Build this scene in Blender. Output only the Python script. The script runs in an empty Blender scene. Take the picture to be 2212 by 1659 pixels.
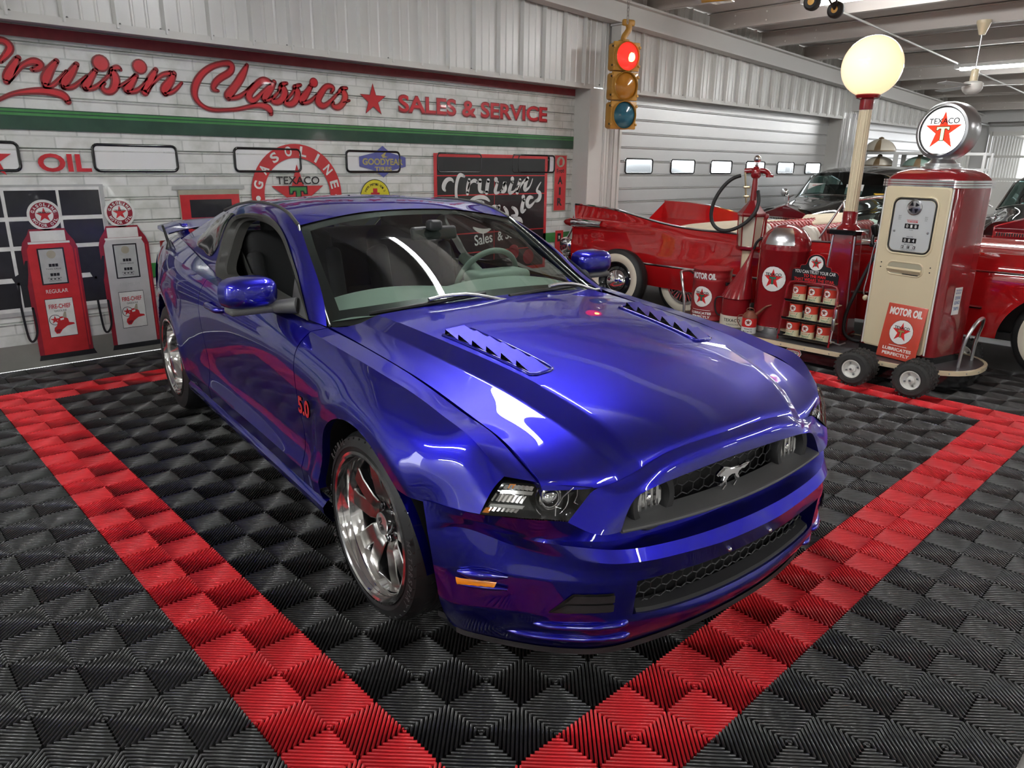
import bpy, bmesh, math, random
import numpy as np
from mathutils import Vector, Matrix, Euler
PI = math.pi
SC = bpy.context.scene
COL = SC.collection
random.seed(7)
RNG = np.random.default_rng(7)

# ------------------------------------------------------------------ camera
cam = bpy.data.objects.new('camera', bpy.data.cameras.new('camera'))
COL.objects.link(cam)
cam.data.sensor_fit = 'HORIZONTAL'
cam.data.sensor_width = 36.0
cam.data.lens = 36.0 * 1565.28 / 2212.0
cam.data.clip_start = 0.05
cam.data.clip_end = 200
_R = ((0.72683, -0.68666, 0.01455), (-0.19039, -0.22179, -0.95633), (0.65990, 0.69232, -0.29193))
_m = Matrix(((_R[0][0], -_R[1][0], -_R[2][0], -0.7952),
             (_R[0][1], -_R[1][1], -_R[2][1], -0.9536),
             (_R[0][2], -_R[1][2], -_R[2][2], 1.5359), (0, 0, 0, 1)))
cam.matrix_world = _m
SC.camera = cam

# ------------------------------------------------------------------ world, exposure
wd = bpy.data.worlds.new('world')
SC.world = wd
wd.use_nodes = True
_bg = wd.node_tree.nodes['Background']
_bg.inputs[0].default_value = (0.92, 0.95, 1.0, 1)
_bg.inputs[1].default_value = 2.2
SC.view_settings.view_transform = 'Standard'
SC.view_settings.look = 'None'
SC.view_settings.exposure = 1.3
SC.view_settings.gamma = 1.0
SC.view_settings.use_curve_mapping = False
LAMP_POWER = 42.0        # emission of the ceiling tubes

# ------------------------------------------------------------------ materials
def mat(name, col, rough=0.5, metal=0.0, coat=0.0, emit=None, estr=0.0, spec=None, trans=0.0, alpha=1.0, coat_rough=0.03, ior=None):
    m = bpy.data.materials.new(name)
    m.use_nodes = True
    b = m.node_tree.nodes['Principled BSDF']
    b.inputs['Base Color'].default_value = (*col, 1)
    b.inputs['Roughness'].default_value = rough
    b.inputs['Metallic'].default_value = metal
    b.inputs['Coat Weight'].default_value = coat
    b.inputs['Coat Roughness'].default_value = coat_rough
    if spec is not None: b.inputs['Specular IOR Level'].default_value = spec
    if ior: b.inputs['IOR'].default_value = ior
    b.inputs['Transmission Weight'].default_value = trans
    b.inputs['Alpha'].default_value = alpha
    if emit:
        b.inputs['Emission Color'].default_value = (*emit, 1)
        b.inputs['Emission Strength'].default_value = estr
    return m

def nd(m, t, **kw):
    n = m.node_tree.nodes.new(t)
    for k, v in kw.items():
        if k.startswith('i_'):
            key = k[2:]
            n.inputs[int(key) if key.isdigit() else key].default_value = v
        else:
            setattr(n, k, v)
    return n

def lk(m, a, ao, b, bi):
    m.node_tree.links.new(a.outputs[ao], b.inputs[bi])

def mottle(m, amount=0.15, scale=6.0, bump=0.0, bscale=None, dark=(0.6, 0.6, 0.6)):
    """slight procedural wear in colour, optional fine bump"""
    b = m.node_tree.nodes['Principled BSDF']
    c = tuple(b.inputs['Base Color'].default_value)
    tc = nd(m, 'ShaderNodeTexCoord')
    nz = nd(m, 'ShaderNodeTexNoise', i_Scale=scale, i_Detail=6.0)
    lk(m, tc, 'Object', nz, 'Vector')
    rp = nd(m, 'ShaderNodeValToRGB')
    rp.color_ramp.elements[0].position = 0.35
    rp.color_ramp.elements[1].position = 0.65
    rp.color_ramp.elements[0].color = tuple(c[i] * (1 - amount * (1 - dark[i])) for i in range(3)) + (1,)
    rp.color_ramp.elements[1].color = c
    lk(m, nz, 'Fac', rp, 'Fac')
    lk(m, rp, 'Color', b, 'Base Color')
    if bump:
        n2 = nd(m, 'ShaderNodeTexNoise', i_Scale=bscale or scale * 8, i_Detail=3.0)
        lk(m, tc, 'Object', n2, 'Vector')
        bp = nd(m, 'ShaderNodeBump', i_Strength=bump, i_Distance=0.01)
        lk(m, n2, 'Fac', bp, 'Height')
        lk(m, bp, 'Normal', b, 'Normal')
    return m

M = {}
def defm(k, *a, **kw):
    M[k] = mat(k, *a, **kw)
    return M[k]

# ------------------------------------------------------------------ mesh building
class MB:
    def __init__(s):
        s.v = []; s.f = []; s.mi = []; s.n = 0
    def add(s, v, f, mi=0, T=None):
        v = np.asarray(v, float).reshape(-1, 3)
        if T is not None:
            A = np.array(T)
            v = v @ A[:3, :3].T + A[:3, 3]
        o = s.n
        s.v.append(v); s.n += len(v)
        for q in f: s.f.append([i + o for i in q])
        s.mi += list(mi) if isinstance(mi, (list, tuple, np.ndarray)) else [mi] * len(f)
        return s
    def box(s, c, d, mi=0, T=None, rot=None):
        x, y, z = [q / 2 for q in d]
        v = np.array([(sx * x, sy * y, sz * z) for sx in (-1, 1) for sy in (-1, 1) for sz in (-1, 1)])
        if rot is not None: v = v @ np.array(Euler(rot).to_matrix()).T
        v = v + np.array(c)
        return s.add(v, [(0, 1, 3, 2), (4, 6, 7, 5), (0, 4, 5, 1), (2, 3, 7, 6), (0, 2, 6, 4), (1, 5, 7, 3)], mi, T)
    def rbox(s, c, d, r=0.01, seg=2, mi=0, T=None, rot=None):
        bm = bmesh.new()
        bmesh.ops.create_cube(bm, size=1)
        for v in bm.verts: v.co = Vector((v.co.x * d[0], v.co.y * d[1], v.co.z * d[2]))
        bmesh.ops.bevel(bm, geom=list(bm.edges), offset=min(r, min(d) * .49), segments=seg, affect='EDGES', profile=0.5)
        bm.verts.index_update()
        v = np.array([q.co for q in bm.verts]); f = [[q.index for q in p.verts] for p in bm.faces]
        bm.free()
        if rot is not None: v = v @ np.array(Euler(rot).to_matrix()).T
        return s.add(v + np.array(c), f, mi, T)
    def grid(s, P, mi=0, T=None, closeu=False, closev=False, flip=False):
        P = np.asarray(P, float); m, n = P.shape[:2]
        f = []
        for i in range(m if closeu else m - 1):
            for j in range(n if closev else n - 1):
                a, b, c, d = i * n + j, ((i + 1) % m) * n + j, ((i + 1) % m) * n + (j + 1) % n, i * n + (j + 1) % n
                f.append((a, d, c, b) if flip else (a, b, c, d))
        return s.add(P.reshape(-1, 3), f, mi, T)
    def lathe(s, prof, n=32, mi=0, T=None, caps=True, a0=0, a1=2 * PI):
        """profile [(r, z)] about z; mi may be a list per segment"""
        full = abs(a1 - a0 - 2 * PI) < 1e-6
        k = n if full else n + 1
        ang = a0 + (a1 - a0) * np.arange(k) / n
        pr = np.array(prof, float)
        P = np.stack([pr[:, None, 0] * np.cos(ang), pr[:, None, 0] * np.sin(ang), np.repeat(pr[:, None, 1], k, 1)], -1)
        f = []; mm = []
        for i in range(len(pr) - 1):
            for j in range(k if full else k - 1):
                f.append((i * k + j, i * k + (j + 1) % k, (i + 1) * k + (j + 1) % k, (i + 1) * k + j))
                mm.append(mi[i] if isinstance(mi, (list, tuple)) else mi)
        if caps and full:
            if pr[0, 0] > 1e-6: f.append(tuple(reversed(range(k)))); mm.append(mi[0] if isinstance(mi, (list, tuple)) else mi)
            if pr[-1, 0] > 1e-6: f.append(tuple((len(pr) - 1) * k + j for j in range(k))); mm.append(mi[-1] if isinstance(mi, (list, tuple)) else mi)
        return s.add(P.reshape(-1, 3), f, mm, T)
    def cyl(s, p0, p1, r0, r1=None, n=16, mi=0, T=None):
        p0, p1 = Vector(p0), Vector(p1)
        d = p1 - p0
        A = np.eye(4); A[:3, :3] = np.array(d.to_track_quat('Z', 'Y').to_matrix()); A[:3, 3] = p0
        B = A if T is None else np.array(T) @ A
        return s.lathe([(r0, 0), (r0 if r1 is None else r1, d.length)], n, mi, B)
    def tube(s, path, r, n=8, mi=0, T=None, closed=False):
        P = np.array(path, float); k = len(P)
        rr = np.broadcast_to(np.asarray(r, float), (k,))
        if closed: t = np.roll(P, -1, 0) - np.roll(P, 1, 0)
        else: t = np.gradient(P, axis=0)
        t /= np.linalg.norm(t, axis=1, keepdims=True) + 1e-12
        ref = np.array([0, 0, 1.0]) if abs(t[0, 2]) < .9 else np.array([1.0, 0, 0])
        u = np.cross(t[0], ref); u /= np.linalg.norm(u)
        rings = []
        a = np.arange(n) * 2 * PI / n
        for i in range(k):
            u = u - t[i] * (u @ t[i]); u /= np.linalg.norm(u) + 1e-12
            w = np.cross(t[i], u)
            rings.append(P[i] + rr[i] * (np.cos(a)[:, None] * u + np.sin(a)[:, None] * w))
        o0 = s.n
        s.grid(np.array(rings), mi, T, closeu=closed, closev=True)
        if not closed:
            s.f.append([o0 + j for j in range(n)][::-1]); s.mi.append(mi)
            s.f.append([o0 + (k - 1) * n + j for j in range(n)]); s.mi.append(mi)
        return s
    def prism(s, poly, h, mi=0, T=None, top=None, bottom=True):
        """2-D polygon (x, y) raised 0..h in z"""
        P = np.array(poly, float); k = len(P)
        ar = 0.5 * np.sum(P[:, 0] * np.roll(P[:, 1], -1) - np.roll(P[:, 0], -1) * P[:, 1])
        if ar < 0: P = P[::-1]
        v = np.concatenate([np.c_[P, np.zeros(k)], np.c_[P, np.full(k, h)]])
        f = [tuple(range(k, 2 * k))] + [(i, (i + 1) % k, k + (i + 1) % k, k + i) for i in range(k)]
        mm = [mi if top is None else top] + [mi] * k
        if bottom: f.append(tuple(reversed(range(k)))); mm.append(mi)
        return s.add(v, f, mm, T)
    def ball(s, c, r, n=16, m=10, mi=0, T=None, sc=(1, 1, 1)):
        th = np.linspace(0, PI, m + 1)
        A = np.eye(4); A[:3, :3] = np.diag(sc); A[:3, 3] = c
        B = A if T is None else np.array(T) @ A
        return s.lathe([(max(r * math.sin(t), 0 if 0 < i < m else 1e-4), -r * math.cos(t)) for i, t in enumerate(th)], n, mi, B)
    def build(s, name, mats, parent=None, smooth=35, sharp=True):
        me = bpy.data.meshes.new(name)
        V = np.concatenate(s.v) if s.v else np.zeros((0, 3))
        me.from_pydata(V.tolist(), [], s.f)
        for k in (mats if isinstance(mats, (list, tuple)) else [mats]):
            me.materials.append(M[k] if isinstance(k, str) else k)
        if s.mi and max(s.mi) > 0: me.polygons.foreach_set('material_index', np.array(s.mi, dtype=np.int32))
        if smooth:
            me.polygons.foreach_set('use_smooth', np.ones(len(me.polygons), dtype=bool))
            me.update()
            me.set_sharp_from_angle(angle=math.radians(smooth))
        me.update()
        o = bpy.data.objects.new(name, me)
        COL.objects.link(o)
        if parent is not None: o.parent = parent
        return o

def tag(o, label=None, cat=None, group=None, kind=None):
    if label: o['label'] = label
    if cat: o['category'] = cat
    if group: o['group'] = group
    if kind: o['kind'] = kind
    return o

def empty(name, loc=(0, 0, 0), rz=0.0, label=None, cat=None, group=None):
    o = bpy.data.objects.new(name, None)
    COL.objects.link(o)
    o.location = loc; o.rotation_euler = (0, 0, rz); o.empty_display_size = 0.2
    return tag(o, label, cat, group)

def copy_tree(o, parent=None):
    c = o.copy(); COL.objects.link(c)
    if parent is not None: c.parent = parent
    for ch in KIDS.get(o.name, list(o.children)): copy_tree(ch, c)
    return c
KIDS = {}

def TR(loc=(0, 0, 0), rot=(0, 0, 0), sc=1.0):
    return np.array(Matrix.LocRotScale(Vector(loc), Euler(rot), Vector((sc, sc, sc)) if np.isscalar(sc) else Vector(sc)))

_tc = {}
def text_vf(body, size=1.0, bold=0.0, xs=1.0, align='CENTER', res=4, space=1.0):
    """flat lettering in the x-y plane, centred vertically on the capitals; returns verts, faces"""
    key = (body, bold, align, res, space)
    if key not in _tc:
        cu = bpy.data.curves.new('txt', 'FONT')
        cu.body = body; cu.size = 1.0; cu.align_x = align; cu.offset = bold; cu.resolution_u = res
        cu.space_character = space
        ob = bpy.data.objects.new('txt', cu); COL.objects.link(ob)
        dg = bpy.context.evaluated_depsgraph_get(); dg.update()
        me = bpy.data.meshes.new_from_object(ob.evaluated_get(dg))
        v = np.array([q.co[:] for q in me.vertices]).reshape(-1, 3); f = [tuple(p.vertices) for p in me.polygons]
        bpy.data.objects.remove(ob); bpy.data.curves.remove(cu); bpy.data.meshes.remove(me)
        _tc[key] = (v, f)
    v, f = _tc[key]
    v = v.copy()
    v[:, 1] -= 0.36
    v *= size; v[:, 0] *= xs; v[:, 2] = 0
    return v, f

def fit_text(body, w, h, bold=0.0, space=1.0):
    """capitals of height h stretched to width w, centred"""
    v, f = text_vf(body, 1.0, bold, space=space)
    lo, hi = v.min(0), v.max(0)
    v[:, 0] = (v[:, 0] - (lo[0] + hi[0]) / 2) * w / (hi[0] - lo[0])
    v[:, 1] = (v[:, 1] - (lo[1] + hi[1]) / 2) * h / (hi[1] - lo[1])
    return v, f

def star_pts(r, inner=0.382, rot=PI / 2, n=5):
    return [(r * (1 if k % 2 == 0 else inner) * math.cos(rot + k * PI / n), r * (1 if k % 2 == 0 else inner) * math.sin(rot + k * PI / n)) for k in range(2 * n)]

def disc_pts(r, n=40, c=(0, 0)):
    return [(c[0] + r * math.cos(2 * PI * k / n), c[1] + r * math.sin(2 * PI * k / n)) for k in range(n)]

def poly(mb, pts, z, mi, T=None, warp=None):
    P = np.array(pts, float)
    v = np.c_[P, np.full(len(P), z)]
    if warp: v = warp(v)
    mb.add(v, [tuple(range(len(P)))], mi, T)

def ribbon(mb, pts, w, z, mi, T=None, sub=6, round_ends=True):
    """brush stroke: smooth line through pts with widths w"""
    P = np.array(pts, float); W = np.broadcast_to(np.asarray(w, float), (len(P),))
    Q = spl(np.c_[P, W], (len(P) - 1) * sub + 1)
    t = np.gradient(Q[:, :2], axis=0); t /= np.linalg.norm(t, axis=1, keepdims=True) + 1e-12
    nrm = np.c_[-t[:, 1], t[:, 0]]
    A = Q[:, :2] + nrm * Q[:, 2:3] / 2; B = Q[:, :2] - nrm * Q[:, 2:3] / 2
    k = len(Q)
    v = np.c_[np.concatenate([A, B]), np.full(2 * k, z)]
    f = [(i, k + i, k + i + 1, i + 1) for i in range(k - 1)]
    mb.add(v, f, mi, T)
    if round_ends:
        for e in (0, -1): poly(mb, [(Q[e, 0] + Q[e, 2] / 2 * math.cos(a), Q[e, 1] + Q[e, 2] / 2 * math.sin(a)) for a in np.linspace(0, 2 * PI, 13)[:-1]], z, mi, T)

# ------------------------------------------------------------------ splines
def spl(P, n, par=None):
    """natural cubic through the rows of P, n samples (chord length parameter)"""
    P = np.asarray(P, float)
    k = len(P)
    if k == 2:
        t = np.linspace(0, 1, n)[:, None]
        return P[0] * (1 - t) + P[1] * t
    d = np.linalg.norm(np.diff(P[:, :3] if P.shape[1] >= 3 and par is None else P, axis=0), axis=1) ** 0.7 + 1e-9
    x = np.r_[0, np.cumsum(d)] if par is None else np.asarray(par, float)
    q = np.linspace(x[0], x[-1], n)
    return cub(x, P, q)

def cub(x, Y, q):
    """natural cubic interpolation of Y(x) at q"""
    x = np.asarray(x, float); Y = np.asarray(Y, float); k = len(x)
    one = Y.ndim == 1
    if one: Y = Y[:, None]
    h = np.diff(x)
    A = np.zeros((k, k)); r = np.zeros_like(Y)
    A[0, 0] = A[-1, -1] = 1
    for i in range(1, k - 1):
        A[i, i - 1] = h[i - 1]; A[i, i] = 2 * (h[i - 1] + h[i]); A[i, i + 1] = h[i]
        r[i] = 6 * ((Y[i + 1] - Y[i]) / h[i] - (Y[i] - Y[i - 1]) / h[i - 1])
    m = np.linalg.solve(A, r)
    j = np.clip(np.searchsorted(x, q) - 1, 0, k - 2)
    a = (x[j + 1] - q)[:, None]; b = (q - x[j])[:, None]; hh = h[j][:, None]
    out = (m[j] * a ** 3 + m[j + 1] * b ** 3) / (6 * hh) + (Y[j] / hh - m[j] * hh / 6) * a + (Y[j + 1] / hh - m[j + 1] * hh / 6) * b
    return out[:, 0] if one else out

def loft(rows, nu, nv, crease=()):
    """rows: list of polylines (each its own point count); smooth along each, then across rows, hard at the row indexes in crease"""
    R = np.array([spl(np.array(r, float), nu) for r in rows])          # m x nu x 3
    cuts = [0] + sorted(crease) + [len(rows) - 1]
    out = []
    for a, b in zip(cuts[:-1], cuts[1:]):
        seg = R[a:b + 1]
        k = max(2, int(round(nv * (b - a) / (len(rows) - 1))) + 1)
        cols = np.stack([spl(seg[:, j], k) for j in range(nu)], 1)
        out.append(cols if not out else cols[1:])
    return np.concatenate(out, 0)
SCRIPT = [([(0.144,2.095),(0.186,2.186),(0.274,2.244),(0.387,2.279),(0.417,2.245),(0.398,2.203),(0.348,2.148)],[0.038,0.042,0.04,0.036,0.04,0.036,0.023]),([(0.144,2.095),(0.136,1.996),(0.174,1.909),(0.251,1.883),(0.359,1.931),(0.458,1.961),(0.556,1.974),(0.635,1.971),(0.702,1.949),(0.722,1.913)],[0.038,0.036,0.025,0.015,0.017,0.027,0.038,0.044,0.046,0.032]),([(0.456,2.179),(0.408,2.108),(0.373,2.045),(0.365,2.022)],[0.026,0.05,0.054,0.034]),([(0.373,2.019),(0.418,2.069),(0.465,2.124),(0.517,2.157),(0.561,2.165),(0.585,2.147),(0.564,2.122),(0.529,2.111)],[0.012,0.016,0.022,0.032,0.04,0.038,0.032,0.02]),([(0.688,2.181),(0.639,2.119),(0.602,2.053),(0.594,2.019)],[0.025,0.048,0.055,0.036]),([(0.59,2.005),(0.631,2.013),(0.688,2.06),(0.741,2.117)],[0.015,0.021,0.019,0.015]),([(0.813,2.171),(0.765,2.103),(0.717,2.041),(0.709,2.014)],[0.027,0.05,0.055,0.032]),([(0.708,2.008),(0.762,2.014),(0.819,2.054),(0.867,2.096)],[0.022,0.024,0.018,0.011]),([(0.931,2.139),(0.885,2.076),(0.851,2.024),(0.85,2.013)],[0.029,0.046,0.053,0.033]),([(0.849,2.008),(0.909,2.021),(0.968,2.066),(1.031,2.126)],[0.02,0.024,0.018,0.015]),([(1.031,2.131),(1.063,2.167),(1.091,2.172),(1.106,2.16)],[0.02,0.029,0.029,0.013]),([(1.045,2.155),(1.062,2.101),(1.052,2.045),(1.014,2.003),(0.976,2.006),(0.964,2.033),(0.983,2.056)],[0.033,0.051,0.051,0.04,0.031,0.024,0.013]),([(1.074,2.041),(1.134,2.073),(1.203,2.129)],[0.015,0.018,0.015]),([(1.21,2.127),(1.166,2.065),(1.134,2.023),(1.137,2.012)],[0.029,0.046,0.053,0.033]),([(1.136,2.009),(1.194,2.019),(1.244,2.054),(1.292,2.108)],[0.022,0.026,0.019,0.014]),([(1.359,2.182),(1.311,2.104),(1.26,2.015)],[0.029,0.053,0.048]),([(1.273,2.027),(1.343,2.101),(1.408,2.152),(1.47,2.167)],[0.016,0.021,0.025,0.03]),([(1.491,2.165),(1.452,2.098),(1.409,2.043),(1.41,2.016)],[0.036,0.055,0.06,0.036]),([(1.409,2.014),(1.472,2.036),(1.545,2.103)],[0.024,0.024,0.012]),([(1.832,2.065),(1.795,2.079),(1.818,2.127),(1.887,2.181),(1.958,2.235),(1.96,2.274),(1.897,2.278),(1.788,2.238),(1.697,2.165),(1.646,2.078),(1.639,2.012),(1.668,1.96),(1.741,1.921),(1.86,1.919),(1.996,1.936),(2.125,1.968),(2.21,1.973),(2.263,1.951),(2.277,1.913)],[0.013,0.033,0.043,0.045,0.045,0.043,0.035,0.038,0.045,0.048,0.038,0.028,0.023,0.02,0.023,0.03,0.043,0.05,0.03]),([(2.096,2.282),(2.042,2.193),(1.96,2.089),(1.911,2.03),(1.912,2.014)],[0.023,0.055,0.06,0.06,0.034]),([(1.916,2.014),(1.992,2.027),(2.065,2.071),(2.141,2.139)],[0.021,0.029,0.023,0.018]),([(2.299,2.164),(2.236,2.178),(2.15,2.121),(2.09,2.042),(2.114,2.009),(2.189,2.055),(2.282,2.138)],[0.027,0.046,0.051,0.057,0.046,0.03,0.022]),([(2.326,2.169),(2.279,2.099),(2.23,2.038),(2.231,2.017)],[0.035,0.054,0.057,0.035]),([(2.231,2.014),(2.295,2.036),(2.366,2.099)],[0.025,0.025,0.02]),([(2.367,2.105),(2.4,2.153),(2.443,2.169)],[0.022,0.034,0.02]),([(2.392,2.146),(2.418,2.096),(2.394,2.043),(2.337,2.011),(2.298,2.021),(2.306,2.047)],[0.039,0.056,0.053,0.045,0.031,0.017]),([(2.435,2.039),(2.501,2.108),(2.535,2.15),(2.574,2.166)],[0.022,0.022,0.031,0.02]),([(2.519,2.142),(2.542,2.092),(2.518,2.038),(2.462,2.001),(2.418,2.012),(2.428,2.042)],[0.041,0.058,0.055,0.046,0.032,0.017]),([(2.675,2.167),(2.623,2.097),(2.575,2.039),(2.578,2.022)],[0.036,0.054,0.06,0.036]),([(2.578,2.018),(2.649,2.033),(2.724,2.091)],[0.024,0.027,0.018]),([(2.876,2.128),(2.898,2.164),(2.85,2.178),(2.774,2.114),(2.737,2.045),(2.774,2.007),(2.858,2.046),(2.945,2.126)],[0.021,0.03,0.039,0.054,0.06,0.048,0.03,0.018]),([(2.944,2.119),(2.989,2.163),(3.039,2.174)],[0.02,0.032,0.02]),([(2.988,2.161),(3.018,2.104),(2.989,2.04),(2.929,2.002),(2.885,2.017),(2.893,2.041)],[0.039,0.057,0.051,0.045,0.03,0.018]),([(2.99,2.047),(3.062,2.069)],[0.021,0.012])]
DOTS = [(0.975,2.194,0.101),(1.245,2.195,0.092),(2.705,2.196,0.071)]
BOARD = [([(4.179,1.243),(4.16,1.271),(4.173,1.316),(4.218,1.355),(4.27,1.355),(4.292,1.332)],[0.026,0.052,0.055,0.047,0.034,0.021]),([(4.445,1.388),(4.384,1.4),(4.353,1.36),(4.334,1.292),(4.329,1.223),(4.339,1.154),(4.381,1.095),(4.474,1.058)],[0.029,0.044,0.044,0.042,0.039,0.042,0.044,0.039]),([(4.514,1.348),(4.499,1.29),(4.49,1.209)],[0.044,0.052,0.047]),([(4.498,1.256),(4.53,1.313),(4.593,1.342),(4.633,1.324)],[0.02,0.028,0.042,0.036]),([(4.673,1.341),(4.665,1.277),(4.673,1.23),(4.729,1.217)],[0.05,0.056,0.042,0.025]),([(4.794,1.341),(4.778,1.276),(4.77,1.211)],[0.05,0.056,0.05]),([(4.935,1.322),(4.91,1.262),(4.903,1.215),(4.944,1.208),(5.012,1.249)],[0.036,0.045,0.048,0.028,0.017]),([(5.012,1.243),(5.036,1.297),(5.062,1.321)],[0.02,0.032,0.02]),([(5.036,1.309),(5.054,1.261),(5.037,1.225),(4.978,1.22)],[0.045,0.054,0.048,0.024]),([(5.165,1.321),(5.131,1.26),(5.124,1.211),(5.184,1.216),(5.253,1.283)],[0.041,0.052,0.052,0.026,0.017]),([(5.287,1.344),(5.262,1.271),(5.246,1.209)],[0.045,0.057,0.054]),([(5.263,1.234),(5.323,1.307),(5.394,1.356)],[0.021,0.03,0.039]),([(5.412,1.362),(5.377,1.294),(5.37,1.239),(5.433,1.257),(5.493,1.356)],[0.046,0.056,0.053,0.025,0.015]),([(4.49,1.093),(4.569,1.144),(4.665,1.165),(4.762,1.151),(4.812,1.12)],[0.028,0.042,0.048,0.042,0.022]),([(4.505,0.986),(4.521,1.056),(4.601,1.107),(4.697,1.117)],[0.04,0.054,0.049,0.027]),([(4.714,1.099),(4.681,1.04),(4.665,0.981)],[0.052,0.058,0.052]),([(4.929,1.057),(4.862,1.047),(4.838,0.999),(4.888,0.985),(4.947,1.032)],[0.031,0.048,0.053,0.042,0.025]),([(4.963,1.056),(4.947,1.008),(4.964,0.976)],[0.045,0.054,0.03]),([(5.04,1.042),(5.084,0.991),(5.085,0.947),(5.016,0.938)],[0.032,0.052,0.052,0.026]),([(5.17,1.038),(5.233,0.999),(5.243,0.954),(5.164,0.945)],[0.033,0.054,0.051,0.027]),([(5.355,1.12),(5.33,1.046),(5.332,0.989),(5.385,1.006)],[0.05,0.059,0.053,0.022]),([(5.5,1.143),(5.445,1.144),(5.41,1.081),(5.439,1.043),(5.529,1.091)],[0.031,0.053,0.059,0.05,0.022]),([(5.633,1.318),(5.572,1.217),(5.619,1.191),(5.612,1.128),(5.548,1.103)],[0.013,0.038,0.054,0.058,0.032]),([(5.103,0.891),(5.208,0.905),(5.298,0.896),(5.335,0.862)],[0.025,0.046,0.053,0.022])]
BDOTS = [(4.909, 1.352), (5.164, 1.357), (5.345, 1.152)]
# ------------------------------------------------------------------ palette
defm('white_metal', (0.62, 0.62, 0.59), 0.32, 0.0, spec=0.6)
defm('galv', (0.60, 0.60, 0.59), 0.38, 0.55)
defm('beam', (0.60, 0.59, 0.56), 0.5)
defm('purlin', (0.50, 0.465, 0.43), 0.6)
defm('deck', (0.60, 0.565, 0.53), 0.65)
defm('trim', (0.56, 0.555, 0.52), 0.45)
defm('screw', (0.25, 0.25, 0.25), 0.4, 0.8)
defm('rib_black', (0.030, 0.030, 0.030), 0.28, spec=0.8)
defm('rib_red', (0.68, 0.020, 0.028), 0.34, spec=0.5)
defm('under', (0.012, 0.010, 0.009), 0.8)
defm('under_red', (0.06, 0.006, 0.006), 0.7)
defm('concrete', (0.33, 0.32, 0.30), 0.6)
mottle(M['concrete'], 0.3, 3.0)
defm('black', (0.008, 0.008, 0.008), 0.4)
defm('gloss_black', (0.006, 0.006, 0.007), 0.12, coat=0.5)
defm('rubber', (0.016, 0.016, 0.016), 0.62)
defm('chrome', (0.85, 0.85, 0.86), 0.08, 1.0)
defm('steel', (0.55, 0.55, 0.55), 0.3, 1.0)
defm('white', (0.78, 0.77, 0.72), 0.4)
defm('cream', (0.70, 0.60, 0.40), 0.32, coat=0.4)
defm('logo_white', (0.80, 0.79, 0.75), 0.35)
defm('logo_red', (0.62, 0.02, 0.02), 0.35)
defm('logo_green', (0.02, 0.17, 0.09), 0.4)
defm('pump_red', (0.23, 0.008, 0.012), 0.16, coat=0.7)
defm('lamp_tube', (0.9, 0.9, 0.9), 0.4, emit=(0.98, 0.99, 1.0), estr=LAMP_POWER)

# painted door: white brick print on ribbed steel
def brick_mat(name):
    m = mat(name, (0.72, 0.73, 0.70), 0.22, spec=0.55, coat=0.25)
    b = m.node_tree.nodes['Principled BSDF']
    tc = nd(m, 'ShaderNodeTexCoord')
    mp = nd(m, 'ShaderNodeMapping')
    mp.inputs['Rotation'].default_value = (PI / 2, 0, 0)
    lk(m, tc, 'Object', mp, 'Vector')
    br = nd(m, 'ShaderNodeTexBrick', i_Scale=1.0)
    br.inputs['Color1'].default_value = (0.64, 0.66, 0.62, 1)
    br.inputs['Color2'].default_value = (0.72, 0.73, 0.70, 1)
    br.inputs['Mortar'].default_value = (0.52, 0.54, 0.51, 1)
    br.inputs['Mortar Size'].default_value = 0.006
    br.inputs['Brick Width'].default_value = 0.30
    br.inputs['Row Height'].default_value = 0.088
    lk(m, mp, 'Vector', br, 'Vector')
    nz = nd(m, 'ShaderNodeTexNoise', i_Scale=9.0, i_Detail=8.0)
    lk(m, tc, 'Object', nz, 'Vector')
    rp = nd(m, 'ShaderNodeValToRGB')
    rp.color_ramp.elements[0].position = 0.30; rp.color_ramp.elements[0].color = (0.78, 0.79, 0.76, 1)
    rp.color_ramp.elements[1].position = 0.55; rp.color_ramp.elements[1].color = (1, 1, 1, 1)
    lk(m, nz, 'Fac', rp, 'Fac')
    mx = nd(m, 'ShaderNodeMix', data_type='RGBA', blend_type='MULTIPLY')
    mx.inputs[0].default_value = 1.0
    lk(m, br, 'Color', mx, 6); lk(m, rp, 'Color', mx, 7)
    lk(m, mx, 2, b, 'Base Color')
    n2 = nd(m, 'ShaderNodeTexNoise', i_Scale=2.6, i_Detail=2.0)
    lk(m, tc, 'Object', n2, 'Vector')
    bp = nd(m, 'ShaderNodeBump', i_Strength=0.25, i_Distance=0.03)
    lk(m, n2, 'Fac', bp, 'Height')
    lk(m, bp, 'Normal', b, 'Normal')
    return m
M['brick'] = brick_mat('white_brick_print')
def print_mat(k, col, rough=0.25, wear=0.25, scale=14):
    m = mottle(defm(k, col, rough, spec=0.5, coat=0.2), wear, scale, dark=(0.5, 0.5, 0.5))
    return m
print_mat('pr_red', (0.50, 0.030, 0.035))
print_mat('pr_sign_red', (0.56, 0.02, 0.03), wear=0.35, scale=3)
print_mat('pr_maroon', (0.26, 0.022, 0.035), wear=0.3)
print_mat('pr_green', (0.05, 0.22, 0.06))
print_mat('pr_dkgreen', (0.03, 0.075, 0.05), rough=0.12, wear=0.4, scale=5)
print_mat('pr_dark', (0.025, 0.025, 0.028), rough=0.2)
print_mat('pr_black', (0.018, 0.018, 0.02), rough=0.22)
print_mat('pr_white', (0.70, 0.71, 0.68), wear=0.3)
print_mat('pr_grey', (0.42, 0.43, 0.42))
print_mat('pr_silver', (0.50, 0.50, 0.50), wear=0.35, scale=5)
print_mat('pr_tan', (0.36, 0.34, 0.26))
print_mat('pr_yellow', (0.62, 0.56, 0.03))
print_mat('pr_blue', (0.10, 0.11, 0.34))
print_mat('pr_gold', (0.42, 0.36, 0.12))
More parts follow.
